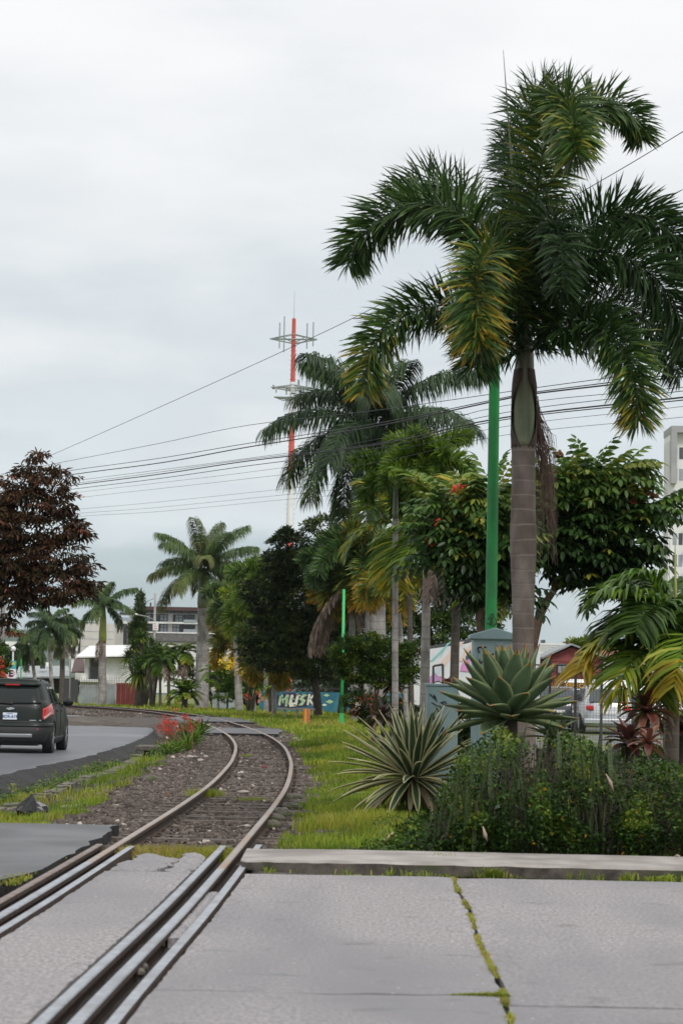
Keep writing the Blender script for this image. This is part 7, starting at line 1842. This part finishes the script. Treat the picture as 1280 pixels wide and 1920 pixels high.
def bus():
    Y = 88; t = thing('parked_minibus', 'long white minibus with a dark window band across the car park', 'bus', (at(1110, 1350, Y).x, Y, 0))
    x0, x1 = at(1052, 1300, Y).x, at(1240, 1300, Y).x; zt = at(1140, 1275, Y).z
    n = 24; prof = [(.3, .0), (.35, -.05), (1.0, -.06), (zt-.25, 0.02), (zt-.08, .12), (zt, .35)]
    V = []
    for z, ins in prof:
        for (sx, sy) in ((-1, -1), (1, -1), (1, 1), (-1, 1)):
            V.append(((x0+x1)/2+sx*((x1-x0)/2-ins), Y+1.0+sy*(1.0-ins), z))
    F = [[i*4+j, i*4+(j+1) % 4, (i+1)*4+(j+1) % 4, (i+1)*4+j] for i in range(len(prof)-1) for j in range(4)] + [[20, 21, 22, 23], [3, 2, 1, 0]]
    mb = MB(); mb.add(V, F); build('body', mb, M['white_paint'], t, bevel=.05)
    for i in range(5):
        a = x0+.25+(x1-x0-.4)*i/5; b = a+(x1-x0-.4)/5-.08; mb = MB(); mb.box((a, Y-.07, .95), (b, Y+.02, zt-.38)); build('side_window', mb, M['glass'], t)
    for x in (x0+.6, x1-.7):
        mb = MB(); mb.tube([(x, Y-.08, .34), (x, Y+.15, .34)], .34, 18); build('wheel', mb, M['rubber'], t)
bus()
def right_background():
    Y = 92; t = thing('red_house', 'dark red clapboard house with a grey gabled roof beyond the car park', 'house', (at(1080, 1270, Y).x, Y, 0))
    red = pm('dark_red_boards', (0.16, 0.035, 0.03), (0.22, 0.05, 0.045), scale=3, rough=.8)
    x0, x1 = at(1030, 1260, Y).x, at(1130, 1260, Y).x; zb = -.1
    ze = at(1080, 1232, Y).z; zr = at(1070, 1214, Y).z; nb = 14
    for i in range(nb):
        z = zb+(ze-zb)*i/nb; mb = MB(); mb.obox(((x0+x1)/2, Y+.02, z+(ze-zb)/nb/2), ((x1-x0)/2, 0, 0), (0, .02, 0), (0, .012, (ze-zb)/nb*.49)); build('board', mb, red, t)
    mb = MB(); mb.box((x0+.02, Y+.06, zb), (x1-.02, Y+5, ze)); build('wall', mb, red, t)
    xr = at(1070, 1214, Y).x
    mb = MB(); mb.prism([(x0, Y+.01, ze), (x1, Y+.01, ze), (xr, Y+.01, zr)], (0, 5, 0)); build('gable', mb, red, t)
    for a, b in (((x0-.3, ze-.1), (xr, zr+.08)), ((xr, zr+.08), (x1+.3, ze-.1))):
        mb = MB(); mb.prism([(a[0], Y-.25, a[1]), (b[0], Y-.25, b[1]), (b[0], Y-.25, b[1]+.07), (a[0], Y-.25, a[1]+.07)], (0, 5.6, 0)); build('roof', mb, M['sheet'], t)
    win(t, 1046, 1246, 1060, 1262, Y-.05, mull=1, glass='glass_l'); win(t, 1092, 1248, 1106, 1264, Y-.05, mull=1)
    # shop sign
    Ys = 86.6; t = thing('shop_sign', 'dark board with yellow ESPECIAL lettering over the parked vehicles', 'sign', tuple(at(1080, 1286, Ys)))
    a = at(1050, 1291, Ys); b = at(1122, 1281, Ys); mb = MB(); mb.box((a.x, Ys, a.z), (b.x, Ys+.05, b.z)); build('board', mb, M['brown'], t)
    c = at(1085, 1286.3, Ys); text(t, 'lettering', 'ESPECIAL', (c.x, Ys-.006, c.z), .15, pm('sign_yellow', (0.75, 0.42, 0.04)), bold=.004, spacing=1.15)
    for x in (a.x+.05, b.x-.05): mb = MB(); mb.box((x-.03, Ys+.06, -.05), (x+.03, Ys+.12, b.z)); build('post', mb, M['frame'], t)
    Y = 120; t = thing('white_rooftop_building', 'white flat roofed building above the agave, left of the red house', 'building', (at(1030, 1220, Y).x, Y, 0))
    pbox('wall', t, 985, 1206, 1064, 1300, Y, 5, 'white'); 
    for i in range(4): pbox('wall_joint', t, 986, 1209.5+3.5*i, 1063, 1209.9+3.5*i, Y-.02, .03, 'sheet')
    pbox('chimney', t, 1061, 1203, 1066, 1225, Y-1.2, .3, 'brown'); pbox('roof_tank', t, 1016, 1200, 1022, 1206, Y+1, 1, 'frame')
    Y = 96; t = thing('teal_canopy', 'long teal and white striped canopy roofs right of the red house', 'canopy', (at(1210, 1260, Y).x, Y, 0))
    teal = pm('teal_canopy', (0.06, 0.36, 0.36), (0.09, 0.44, 0.43), scale=2)
    pbox('canopy', t, 1150, 1258, 1300, 1266, Y, 5, 'white'); 
    for i, (a, b, c, d) in enumerate(((1160, 1275, 1300, 1285), (1170, 1266.5, 1300, 1269.5), (1140, 1287, 1300, 1290))):
        mb = MB(); P0 = at(a, d, Y-1-i); P1 = at(b, c, Y-1-i); mb.box((at(a, d, Y-1-i).x, Y-1-i, at(1220, d, Y-1-i).z), (at(c, d, Y-1-i).x, Y+4, at(1220, b, Y-1-i).z)); build('canopy_edge', mb, teal, t)
    for x in range(1155, 1300, 24): pbox('post', t, x, 1266, x+1.5, 1300, Y-.5, .06, 'white')
    Y = 100; t = thing('pink_roof_house', 'low red tile roof house behind the yellow palm fronds', 'house', (at(1180, 1230, Y).x, Y, 0))
    mb = MB(); A = [at(1120, 1234, Y), at(1300, 1234, Y), at(1290, 1218, Y+5), at(1132, 1218, Y+5)]; mb.prism([tuple(a) for a in A], (0, 0, .1)); build('roof', mb, pm('clay_tile', (0.24, 0.07, 0.05), (0.32, 0.12, 0.09), scale=6), t)
    pbox('wall', t, 1126, 1234, 1296, 1300, Y+.4, 5, 'white')
    # white diagonal sheet roofs in the car park
    Y = 80; t = thing('shed_roof', 'bright white corrugated shed roof above the parked vehicles', 'roof', (at(1160, 1300, Y).x, Y, 0))
    mb = MB(); A = [at(1118, 1298, Y-3), at(1240, 1298, Y-3), at(1210, 1279, Y+2), at(1135, 1279, Y+2)]; mb.prism([tuple(a) for a in A], (0, 0, .06)); build('roof', mb, M['whitepaint'], t)
    for x in (1125, 1232): pbox('post', t, x, 1296, x+2, 1330, Y-2.5, .08, 'frame')
right_background()
def highrise():
    Y = 330; k = Y/FPX; t = thing('high_rise', 'white residential high rise with stacked balconies at the right edge', 'building', (at(1275, 1100, Y).x, Y, -1))
    x0 = at(1256, 1000, Y).x; zt = at(1262, 812, Y).z
    gm_ = pm('tower_white', (0.72, 0.71, 0.71), (0.80, 0.79, 0.79), scale=.5); gg = pm('tower_grey', (0.30, 0.30, 0.31), (0.36, 0.36, 0.37), scale=.5)
    mb = MB(); mb.box((x0, Y, -2), (x0+14, Y+7, zt)); build('tower_block', mb, gm_, t)
    # angled top frame
    A = [(x0-.2, Y-1.2), (x0+9, Y-1.2)]
    mb = MB(); mb.box((x0-.1, Y-1.2, zt), (x0+14, Y+7, zt+.9)); mb.box((x0-.1, Y-1.2, zt-7), (x0+.7, Y-.01, zt-.003)); build('roof_frame', mb, gg, t)
    fl = 2.95; n = int(zt/fl)
    xb = x0
    for q in range(3): mb = MB(); mb.box((x0-.25, Y+.2+q*2.4, -2), (x0-.003, Y+.5+q*2.4, zt-1)); build('side_fin', mb, gm_, t)
    for i in range(n):
        z = zt-1.2-fl*(i+1)
        for (a, w) in ((x0+.35, .55), (x0+1.15, .55), (x0+4.6, .6), (x0+5.5, .6)):
            if z < 3: continue
            mb = MB(); mb.box((a, Y-.05, z+.6), (a+w, Y+.02, z+2.2)); w_ = build('window', mb, M['glass_l'] if (i+int(a)) % 2 else M['glass'], t)
        if i > 0 and z > 3:
            mb = MB(); mb.box((x0+2.0, Y-1.3, z-.1), (x0+4.2, Y-.003, z+.12)); mb.box((x0+2.0, Y-1.3, z+.121), (x0+4.2, Y-1.22, z+1.0)); build('balcony', mb, gm_, t)
            mb = MB(); mb.box((x0+2.7, Y-.06, z+.13), (x0+4.0, Y+.01, z+2.3)); build('balcony_door', mb, M['glass'], t)
        if z < zt-9 and z > 3:
            mb = MB(); mb.box((x0-.7, Y+3.0, z-.05), (x0-.004, Y+4.8, z+.12)); mb.box((x0-.7, Y+3.0, z+.121), (x0-.63, Y+4.8, z+.95)); build('balcony', mb, gm_, t)
            mb = MB(); mb.box((x0-.03, Y+.8, z+.6), (x0+.02, Y+2.3, z+2.2)); build('window', mb, M['glass_l'], t)
highrise()
# hills
def hills():
    rng = random.Random(4); n = 80; V = []
    for j, (Y, s) in enumerate(((2300, 0), (2800, 1))):
        for i in range(n+1):
            px = -1500 + 4200*i/n; h = 22 + 26*mnoise.fractal(Vector((i*.09, j, 3)), 1, 2, 5)*1.0 + (55 if px < 100 else 55*math.exp(-(px-100)/160)) if px < 600 else 12+16*abs(mnoise.noise(Vector((i*.2, 1, 1))))
            p = at(px, 1278 - h*(.6 if s == 0 else 1.1) + (px-640)*.0175, Y); V.append((p.x, Y, p.z))
    W = n+1; base = [(v[0], 1900, -12) for v in V[:W]]
    VV = base + V; F = [[i, i+1, W+i+1, W+i] for i in range(n)] + [[W+i, W+i+1, 2*W+i+1, 2*W+i] for i in range(n)]
    mb = MB(); mb.add(VV, F); build('hills', mb, pm('hill_forest', (0.02, 0.045, 0.03), (0.05, 0.08, 0.045), scale=.02, rough=.95), kind='structure', smooth=True)
hills()

# ================================================================== ditch details
def ditch():
    # kerb stones along the ditch
    rq = random.Random(9); pts = [(-40, 1545), (7, 1531), (40, 1520), (79, 1508), (120, 1490), (164, 1472), (210, 1459), (243, 1442), (262, 1425)]
    P = [gr(x, y, -.30) for x, y in pts]; C = crom(P, 200); seg = np.concatenate([[0], np.cumsum(np.linalg.norm(np.diff(C, axis=0), axis=1))])
    t = thing('ditch_kerb', 'row of mossy old kerbstones lining the ditch below the road', 'kerbstones', tuple(P[3])); s = 0; i = 0
    while s < seg[-1]-1 and i < 60:
        l_ = rq.uniform(.55, .95); a = np.array([np.interp(s, seg, C[:, q]) for q in range(3)]); b = np.array([np.interp(s+l_-.04, seg, C[:, q]) for q in range(3)])
        d = Vector(b-a); c = Vector((a+b)/2); u = d/2; v = Vector((-d.y, d.x, 0)).normalized()*rq.uniform(.09, .12); w = Vector((0, 0, rq.uniform(.15, .20)))
        mb = MB(); mb.obox(c+Vector((0, 0, -.05+rq.uniform(-.02, .02))), u, v, w)
        o = build('kerbstone', mb, M['old_stone'], t); sb = o.modifiers.new('sub', 'SUBSURF'); sb.subdivision_type = 'SIMPLE'; sb.levels = sb.render_levels = 3
        tx = bpy.data.textures.get('lump') or bpy.data.textures.new('lump', 'CLOUDS'); tx.noise_scale = .12; dm = o.modifiers.new('d', 'DISPLACE'); dm.texture = tx; dm.strength = .06; dm.texture_coords = 'GLOBAL'
        s += l_; i += 1
    # slab bridging the ditch
    Y = 52.5; t = thing('ditch_slab', 'dark concrete slab on a stub wall over the ditch left of the red flowers', 'slab', tuple(at(282, 1405, Y)))
    p = at(254, 1399, Y); q = at(323, 1399, Y); mb = MB(); mb.box((p.x, Y, p.z-.10), (q.x, Y+1.1, p.z)); build('slab', mb, M['old_stone'], t, bevel=.02)
    x = at(277, 1410, Y).x; mb = MB(); mb.box((x-.09, Y+.12, -.75), (x+.08, Y+.9, p.z-.101)); build('support_wall', mb, M['asphalt_side'], t, bevel=.01)
    # rocks
    def rock(px, py, r, sc, lab, mat, z=-.16, seed=0):
        p_ = gr(px, py, z); rr = random.Random(seed); mb = MB(); mb.ball((p_.x, p_.y, p_.z+r*sc[2]*.4), r, 14, 9, sc)
        mb.v = [tuple(Vector(v)*1 + (Vector(v)-Vector((p_.x, p_.y, p_.z)))*0.35*mnoise.fractal(Vector(v)*6+Vector((seed, 0, 0)), 1, 2, 4)) for v in mb.v]
        build('rock', mb, M[mat], loc=tuple(p_), label=lab, cat='rock')
    M['pale_rock'] = pm('pale_rock', (0.22, 0.19, 0.16), (0.42, 0.38, 0.34), scale=7, rough=.9, bump=.8, bscale=25)
    rock(362, 1424, .125, (1.3, .8, .5), 'largest pale rock on the gravel right of the red flowers', 'pale_rock', seed=1)
    rock(386, 1423, .07, (1, .8, .6), 'white rubble stone right of the largest pale rock', 'pale_rock', seed=2)
    rock(375, 1430, .08, (1, .8, .6), 'small white stone below the largest pale rock', 'pale_rock', seed=3)
    rock(283, 1466, .16, (1.2, .9, .45), 'dark flat rock at the end of the grass left of the rails', 'old_stone', seed=4)
    rock(288, 1470, .05, (1, 1, .6), 'little white stone in front of the dark flat rock', 'pale_rock', seed=5)
    rock(311, 1498, .09, (1, .8, .8), 'rusty brown lump in the gravel left of the rails', 'bark_red', seed=6)
    rock(292, 1505, .06, (1.2, .6, .4), 'small white chip in the gravel left of the rails', 'pale_rock', seed=7)
    rock(147, 1520, .17, (1.3, .8, .35), 'pale stone half buried behind the grass patch', 'pale_rock', seed=8, z=-.2)
    rock(456, 1487, .05, (1.6, .8, .5), 'white scrap lying on the ballast between the rails', 'pale_rock', z=-.1, seed=9)
    rock(496, 1440, .05, (1, .7, .7), 'red brick fragment on the ballast near the right rail', 'redsheet', z=-.1, seed=10)
    rock(533, 1523, .06, (1.2, .7, .6), 'whitish stone beside the right rail joint', 'pale_rock', z=-.1, seed=11)
    for i, (x, y, r) in enumerate(((545, 1520, .12), (538, 1500, .10), (525, 1536, .14), (510, 1542, .12), (552, 1500, .10), (505, 1552, .09), (560, 1512, .08))):
        rock(x, y, r, (1.2, .8, .6), ['dark rubble rock right of the rail joint', 'brown rock upright beside the outer rail', 'broad grey rubble rock at the lawn corner', 'lumpy grey rock touching the rail near the lawn', 'dark rock at the lawn edge above the rubble', 'small rock nearest the walkway end', 'outermost small rock in the grass edge'][i], 'old_stone', z=-.12, seed=20+i)
    # black plastic bag
    Y_ = gr(60, 1533, -.2).y; c = at(62, 1520, Y_); mb = MB(); mb.ball(tuple(c), .16, 16, 10, (1.25, .7, .75))
    V = []
    for v in mb.v:
        v = Vector(v); d = v-c; up = max(0, d.z/.12); sq = 1-.75*up**1.2*(up > .2); f = 1+.35*mnoise.fractal(v*9, 1, 2, 4)
        V.append((c.x+d.x*max(.08, sq)*f, c.y+d.y*max(.08, sq)*f, c.z+d.z*(1.4 if d.z > 0 else .8)*f))
    mb.v = V; build('rubbish_bag', mb, pm('black_plastic', (0.010, 0.010, 0.011), rough=.28), loc=tuple(c), label='knotted black plastic bag at the edge of the asphalt by the ditch', cat='bag', smooth=False)
ditch()
rngf = np.random.default_rng(44)
ground_cover('ditch_weeds', 'fine leaved green weeds growing along the ditch below the road edge', [(-5.4, 29), (-4.3, 30), (-4.25, 44), (-4.4, 52), (-5.0, 52), (-5.0, 44), (-5.1, 36)], 22000, .05, 5, zs=(.0, .24), mat='bright', tb=.25)
ground_cover('ditch_weeds', 'weeds around the red flowering plant', [(-5.2, 49), (-3.3, 49), (-3.3, 62), (-4.9, 62)], 7000, .06, 6, zs=(.0, .18), mat='shrub', tb=.7)
# ================================================================== the dark green compact SUV on the road
def suv():
    cx, y0, zr = -7.17, 53.05, -.252
    L, Wd = 4.25, 1.77
    t = thing('compact_suv', 'dark green compact SUV seen from behind on the road at left', 'car', (cx, y0+L/2, zr)); t['category'] = 'car'
    paint = pm('dark_green_paint', (0.012, 0.017, 0.014), (0.015, 0.020, 0.017), scale=2, rough=.38, coat=.06, spec=.22)
    plast = pm('black_plastic_trim', (0.016, 0.016, 0.017), (0.022, 0.022, 0.022), scale=30, rough=.6)
    silver = pm('silver_trim', (0.35, 0.36, 0.37), rough=.35, metal=.4)
    chrome = pm('chrome', (0.75, 0.76, 0.78), rough=.15, metal=.9)
    glass = glassm('car_glass', (0.012, 0.016, 0.015), .12); glass.node_tree.nodes['Principled BSDF'].inputs['Specular IOR Level'].default_value = .35
    # height profile: z, half width, rear y, front y
    pr = np.array([(.20, .78, .10, 4.05), (.30, .84, .02, 4.18), (.45, .875, -.02, 4.24), (.58, .885, .00, 4.25), (.68, .885, .06, 4.23), (.80, .882, .075, 4.18), (.92, .875, .095, 4.05), (1.0, .865, .115, 3.75),
                   (1.06, .845, .14, 3.30), (1.15, .80, .185, 3.05), (1.28, .755, .26, 2.80), (1.42, .70, .36, 2.50), (1.52, .655, .46, 2.25), (1.585, .61, .52, 2.05), (1.625, .52, .64, 1.85), (1.64, .34, .85, 1.6)])
    def prof(z): return [float(np.interp(z, pr[:, 0], pr[:, k])) for k in (1, 2, 3)]
    def surf(a, z, out=0.0):
        """a in turns: 0 = rear centre, .25 = right side"""
        w, r0, f0 = prof(z); c, l_ = (r0+f0)/2, (f0-r0)/2; th = 2*PI*a; s, co = math.sin(th), math.cos(th); e = .36
        x = (w+out)*math.copysign(abs(s)**e, s); y = c - (l_+out)*math.copysign(abs(co)**e, co)
        return Vector((cx+x, y0+y, zr+z))
    def side_y(yv, z, out=0.0, sg=1):
        w, r0, f0 = prof(z); c, l_ = (r0+f0)/2, (f0-r0)/2; q = min(.9999, abs((yv-c)/l_)); n_ = 2/.36
        return Vector((cx+sg*(w*(1-q**n_)**(1/n_)+out), y0+yv, zr+z))
    def rear_x(xv, z, out=0.0):
        w, r0, f0 = prof(z); c, l_ = (r0+f0)/2, (f0-r0)/2; q = min(.9999, abs(xv/w)); n_ = 2/.36
        return Vector((cx+xv, y0+c-l_*(1-q**n_)**(1/n_)-out, zr+z))
    zs = np.unique(np.concatenate([pr[:, 0], np.linspace(.2, 1.625, 40)])); N = 96
    # angles clustered so the surface is even
    ang = []
    for q in range(4):
        for i in range(N//4):
            u = i/(N/4); ang.append((q + .5*(1-math.cos(PI*u))*1.0)/4)
    V = []; 
    for z in zs:
        for a in ang: V.append(surf(a, z))
    m = len(zs); F = [[i*N+j, i*N+(j+1) % N, (i+1)*N+(j+1) % N, (i+1)*N+j] for i in range(m-1) for j in range(N)] + [list(range((m-1)*N, m*N)), list(range(N))[::-1]]
    mb = MB(); mb.add(V, F); build('body', mb, paint, t, smooth=True)
    def patch(name, fn, us, vs, mat, parent=t, thick=.012, **kw):
        """grid patch fn(u,v,out)"""
        V = [fn(u, v, thick) for v in vs for u in us] + [fn(u, v, -.01) for v in vs for u in us]; n = len(us); m_ = len(vs); o = n*m_
        F = [[j*n+i, j*n+i+1, (j+1)*n+i+1, (j+1)*n+i] for j in range(m_-1) for i in range(n-1)]
        F += [[i, o+i, o+i+1, i+1] for i in range(n-1)] + [[(m_-1)*n+i, (m_-1)*n+i+1, o+(m_-1)*n+i+1, o+(m_-1)*n+i] for i in range(n-1)]
        F += [[j*n, (j+1)*n, o+(j+1)*n, o+j*n] for j in range(m_-1)] + [[j*n+n-1, o+j*n+n-1, o+(j+1)*n+n-1, (j+1)*n+n-1] for j in range(m_-1)]
        mb = MB(); mb.add(V, F); return build(name, mb, mat, parent, smooth=True, **kw)
    lin = np.linspace
    # rear glass
    patch('rear_window', lambda u, v, o: rear_x(u*(.66-.12*(v-1.08)/.4), v, o), lin(-1, 1, 20), lin(1.09, 1.46, 8), glass, thick=.008)
    # spoiler with brake light
    sp = patch('spoiler', lambda u, v, o: rear_x(u*.60, v, o+.05*math.sin(PI*(v-1.49)/.09)+.035), lin(-1, 1, 16), lin(1.49, 1.58, 6), paint, thick=.03)
    mb = MB(); c = rear_x(0, 1.51, .10); mb.box((c.x-.16, c.y-.012, c.z-.014), (c.x+.16, c.y+.02, c.z+.014)); build('brake_light', mb, M['lamp_red'], sp)
    # tailgate seams
    for (za, zb_, wa) in ((.70, .712, .68), (1.035, 1.05, .70)):
        patch('seam', lambda u, v, o: rear_x(u*wa, v, o), lin(-1, 1, 16), lin(za, zb_, 3), M['frame'], thick=.004)
    # bumper in black plastic
    patch('rear_bumper', lambda u, v, o: surf(u, v, o), lin(-.20, .20, 36), lin(.24, .66, 8), plast, thick=.03)
    patch('bumper_top', lambda u, v, o: surf(u, v, o), lin(-.185, .185, 36), lin(.60, .672, 4), paint, thick=.045)
    patch('skid_plate', lambda u, v, o: rear_x(u*(.50+.1*(v-.36)), v, o), lin(-1, 1, 16), lin(.36, .44, 4), silver, thick=.055)
    patch('lower_bumper', lambda u, v, o: rear_x(u*.62, v, o), lin(-1, 1, 16), lin(.18, .30, 4), plast, thick=.02)
    for sg in (-1, 1):
        patch('reflector', lambda u, v, o: rear_x(sg*(.60+.13*u), v, o), lin(0, 1, 5), lin(.525, .56, 3), M['lamp_red'], thick=.038)
        # tail lamps wrap the corner
        a0, a1 = (.085, .205)
        tl = patch('tail_light', lambda u, v, o: surf(sg*(a0 + (a1-a0)*u + .02*(v-.75)), v - .05*(1-u)*1.0 + .06*u, o), lin(0, 1, 12), lin(.80, 1.04, 8), M['lamp_red'], thick=.018)
        patch('reverse_lamp', lambda u, v, o: surf(sg*(a0+.01 + .07*u), v - .05*(1-u) + .06*u, o), lin(0, 1, 8), lin(.80, .865, 4), pm('clear_lamp', (0.45, 0.30, 0.27), rough=.15, coat=.4), parent=tl, thick=.021)
    # plate, emblem, badge, handle recess
    c = rear_x(0, .82, .018)
    pl = MB(); pl.box((c.x-.155, c.y-.012, c.z-.075), (c.x+.155, c.y+.01, c.z+.075)); plo = build('number_plate', pl, pm('plate_white', (0.68, 0.74, 0.80)), t, bevel=.004)
    text(plo, 'plate_number', 'BDR-619', (c.x, c.y-.015, c.z-.01), .062, pm('plate_blue', (0.02, 0.06, 0.22)), bold=.0015, spacing=1.05)
    mb = MB(); mb.box((c.x-.07, c.y-.016, c.z+.050), (c.x+.07, c.y-.0121, c.z+.062)); build('plate_heading', mb, pm('plate_blue2', (0.05, 0.12, 0.4)), plo)
    e = rear_x(0, .985, .02)      # bow tie shaped emblem
    bt = [(-.085, -.016), (-.085, .016), (-.03, .016), (-.03, .030), (.035, .030), (.035, .016), (.09, .016), (.08, -.016), (.03, -.016), (.03, -.030), (-.035, -.030), (-.035, -.016)]
    bt = [(a+b*.5, b) for a, b in bt]; mb = MB(); mb.prism([(e.x+a, e.y-.008, e.z+b) for a, b in bt], (0, .012, 0)); build('emblem', mb, chrome, t)
    for (x_, w_) in ((.52, .09), (.66, .03)):
        c = rear_x(x_, .735, .015); mb = MB(); mb.box((c.x-w_, c.y-.006, c.z-.008), (c.x+w_*.6, c.y+.006, c.z+.010)); build('badge', mb, chrome, t)
    c = rear_x(0, .69, .03); mb = MB(); mb.box((c.x-.09, c.y-.005, c.z-.02), (c.x+.09, c.y+.02, c.z+.01)); build('handle_recess', mb, M['ink'], t)
    mb = MB(); a = rear_x(.02, 1.10, .03); b = rear_x(-.38, 1.125, .03); mb.tube([a, b], [.02, .012], 6); mb.ball(tuple(a), .035, 8, 6); build('rear_wiper', mb, plast, t)
    # side glass, pillars, door seams
    for sg in (-1, 1):
        for (ya, yb, top0, top1) in ((.62, 1.18, .30, .10), (1.24, 2.02, .10, .08), (2.10, 2.92, .08, .45)):
            patch('side_window', lambda u, v, o, ya=ya, yb=yb, a=top0, b=top1: side_y(ya + (yb-ya)*u + (a*(1-u)*(v-1.06)/.42 if ya < 1 else 0) - (b*u*(v-1.06)/.42 if yb > 2.5 else 0), v, o, sg), lin(0, 1, 8), lin(1.06, 1.47, 7), glass, thick=.006)
        for ys_ in (1.21, 2.06, 2.95):
            mb = MB(); mb.tube([side_y(ys_, z, .003, sg) for z in lin(.35, 1.05, 9)], .006, 4); build('door_seam', mb, M['ink'], t)
        for ys_ in (1.35, 2.2):
            c = side_y(ys_, .93, .025, sg); mb = MB(); mb.box((c.x-.012, c.y-.09, c.z-.015), (c.x+.012, c.y+.09, c.z+.015)); build('door_handle', mb, paint, t, bevel=.006)
        patch('sill', lambda u, v, o: side_y(u, v, o, sg), lin(.45, 3.8, 16), lin(.22, .36, 4), plast, thick=.012)
        mb = MB(); mb.tube([(cx+sg*.56, y0+.75, zr+1.60), (cx+sg*.575, y0+.9, zr+1.655), (cx+sg*.575, y0+1.9, zr+1.665), (cx+sg*.55, y0+2.1, zr+1.60)], .017, 6); build('roof_rail', mb, plast, t, smooth=True)
        # mirror
        c = side_y(2.75, 1.08, 0, sg); mb = MB(); mb.ball((c.x+sg*.15, c.y, c.z+.035), .13, 14, 8, (.95, .45, .70)); mi_ = build('wing_mirror', mb, paint, t, smooth=True)
        mb = MB(); mb.box((min(c.x-.02*sg, c.x+.1*sg), c.y-.03, c.z-.04), (max(c.x-.02*sg, c.x+.1*sg), c.y+.03, c.z)); build('mirror_stalk', mb, plast, mi_)
        mb = MB(); mb.ball((c.x+sg*.15, c.y-.030, c.z+.035), .11, 12, 6, (.95, .30, .68)); build('mirror_glass', mb, glass, mi_, smooth=True)
        for yw in (.78, 3.33):
            xw = cx+sg*(.885-.11)
            mb = MB(); n = 32
            pts = [(-.105, .30), (-.11, .325), (-.09, .343), (.08, .343), (.108, .325), (.11, .30), (.112, .22)]
            V = [(xw+sg*a, y0+yw+r*math.cos(2*PI*i/n), zr+.345+r*math.sin(2*PI*i/n)) for a, r in pts for i in range(n)]
            F = [[q*n+i, q*n+(i+1) % n, (q+1)*n+(i+1) % n, (q+1)*n+i] for q in range(len(pts)-1) for i in range(n)] + [list(range(n))]
            mb.add(V, F); w_ = build('wheel', mb, M['rubber'], t, smooth=True)
            mb = MB(); V = [(xw+sg*.10, y0+yw, zr+.345)]
            for k_ in range(5):
                a = 2*PI*k_/5; d = Vector((0, math.cos(a), math.sin(a))); p_ = Vector((-d.x, -d.z, d.y)); p_ = Vector((0, -math.sin(a), math.cos(a)))
                mb.obox(Vector((xw+sg*.098, y0+yw, zr+.345))+d*.12, d*.115, p_*.026, Vector((.012, 0, 0)))
            mb.tube([(xw+sg*.06, y0+yw, zr+.345), (xw+sg*.112, y0+yw, zr+.345)], .045, 12); build('rim', mb, silver, w_)
            mb = MB(); mb.tube([(xw+sg*.02, y0+yw, zr+.345), (xw+sg*.085, y0+yw, zr+.345)], .218, 24); build('brake_disc', mb, M['frame'], w_)
            # arch trim
            V = []; n2 = 20
            for i in range(n2+1):
                a = -.12 + (PI+.24)*i/n2
                for r, o_ in ((.375, .018), (.44, .016), (.445, -.02), (.375, -.05)):
                    yv = yw+r*math.cos(a); zv = .345+r*math.sin(a); p_ = side_y(yv, max(.22, zv), o_, sg); V.append((p_.x, y0+yv, zr+max(.18, zv)))
            mb = MB(); mb.add(V, [[i*4+q, i*4+(q+1) % 4, (i+1)*4+(q+1) % 4, (i+1)*4+q] for i in range(n2) for q in range(4)]); build('wheel_arch', mb, plast, t)
            mb = MB(); mb.tube([(xw+sg*.115-sg*.22, y0+yw, zr+.36), (xw+sg*.098, y0+yw, zr+.36)], .372, 28); build('wheel_well', mb, M['ink'], t)
    # underside, exhaust, aerial
    mb = MB(); mb.tube([(cx-.35, y0-.02, zr+.24), (cx-.35, y0+.3, zr+.24)], .03, 10); build('exhaust', mb, silver, t)
    mb = MB(); mb.tube([(cx+.05, y0+.95, zr+1.64), (cx+.05, y0+.75, zr+1.78)], [.008, .003], 5); build('aerial', mb, plast, t)
    return t
suv()
# ================================================================== the damp air
hz = MB(); hz.box((-3050, -60, -14), (3050, 3020, 95))
hm = bpy.data.materials.new('haze'); hm.use_nodes = True; hn = hm.node_tree.nodes; hn.clear()
ho = hn.new('ShaderNodeOutputMaterial'); hv = hn.new('ShaderNodeVolumePrincipled')
hv.inputs['Color'].default_value = (0.86, 0.92, 0.97, 1); hv.inputs['Density'].default_value = 0.00006; hv.inputs['Anisotropy'].default_value = 0.2
hm.node_tree.links.new(hv.outputs[0], ho.inputs['Volume'])
build('haze', hz, hm, kind='stuff')
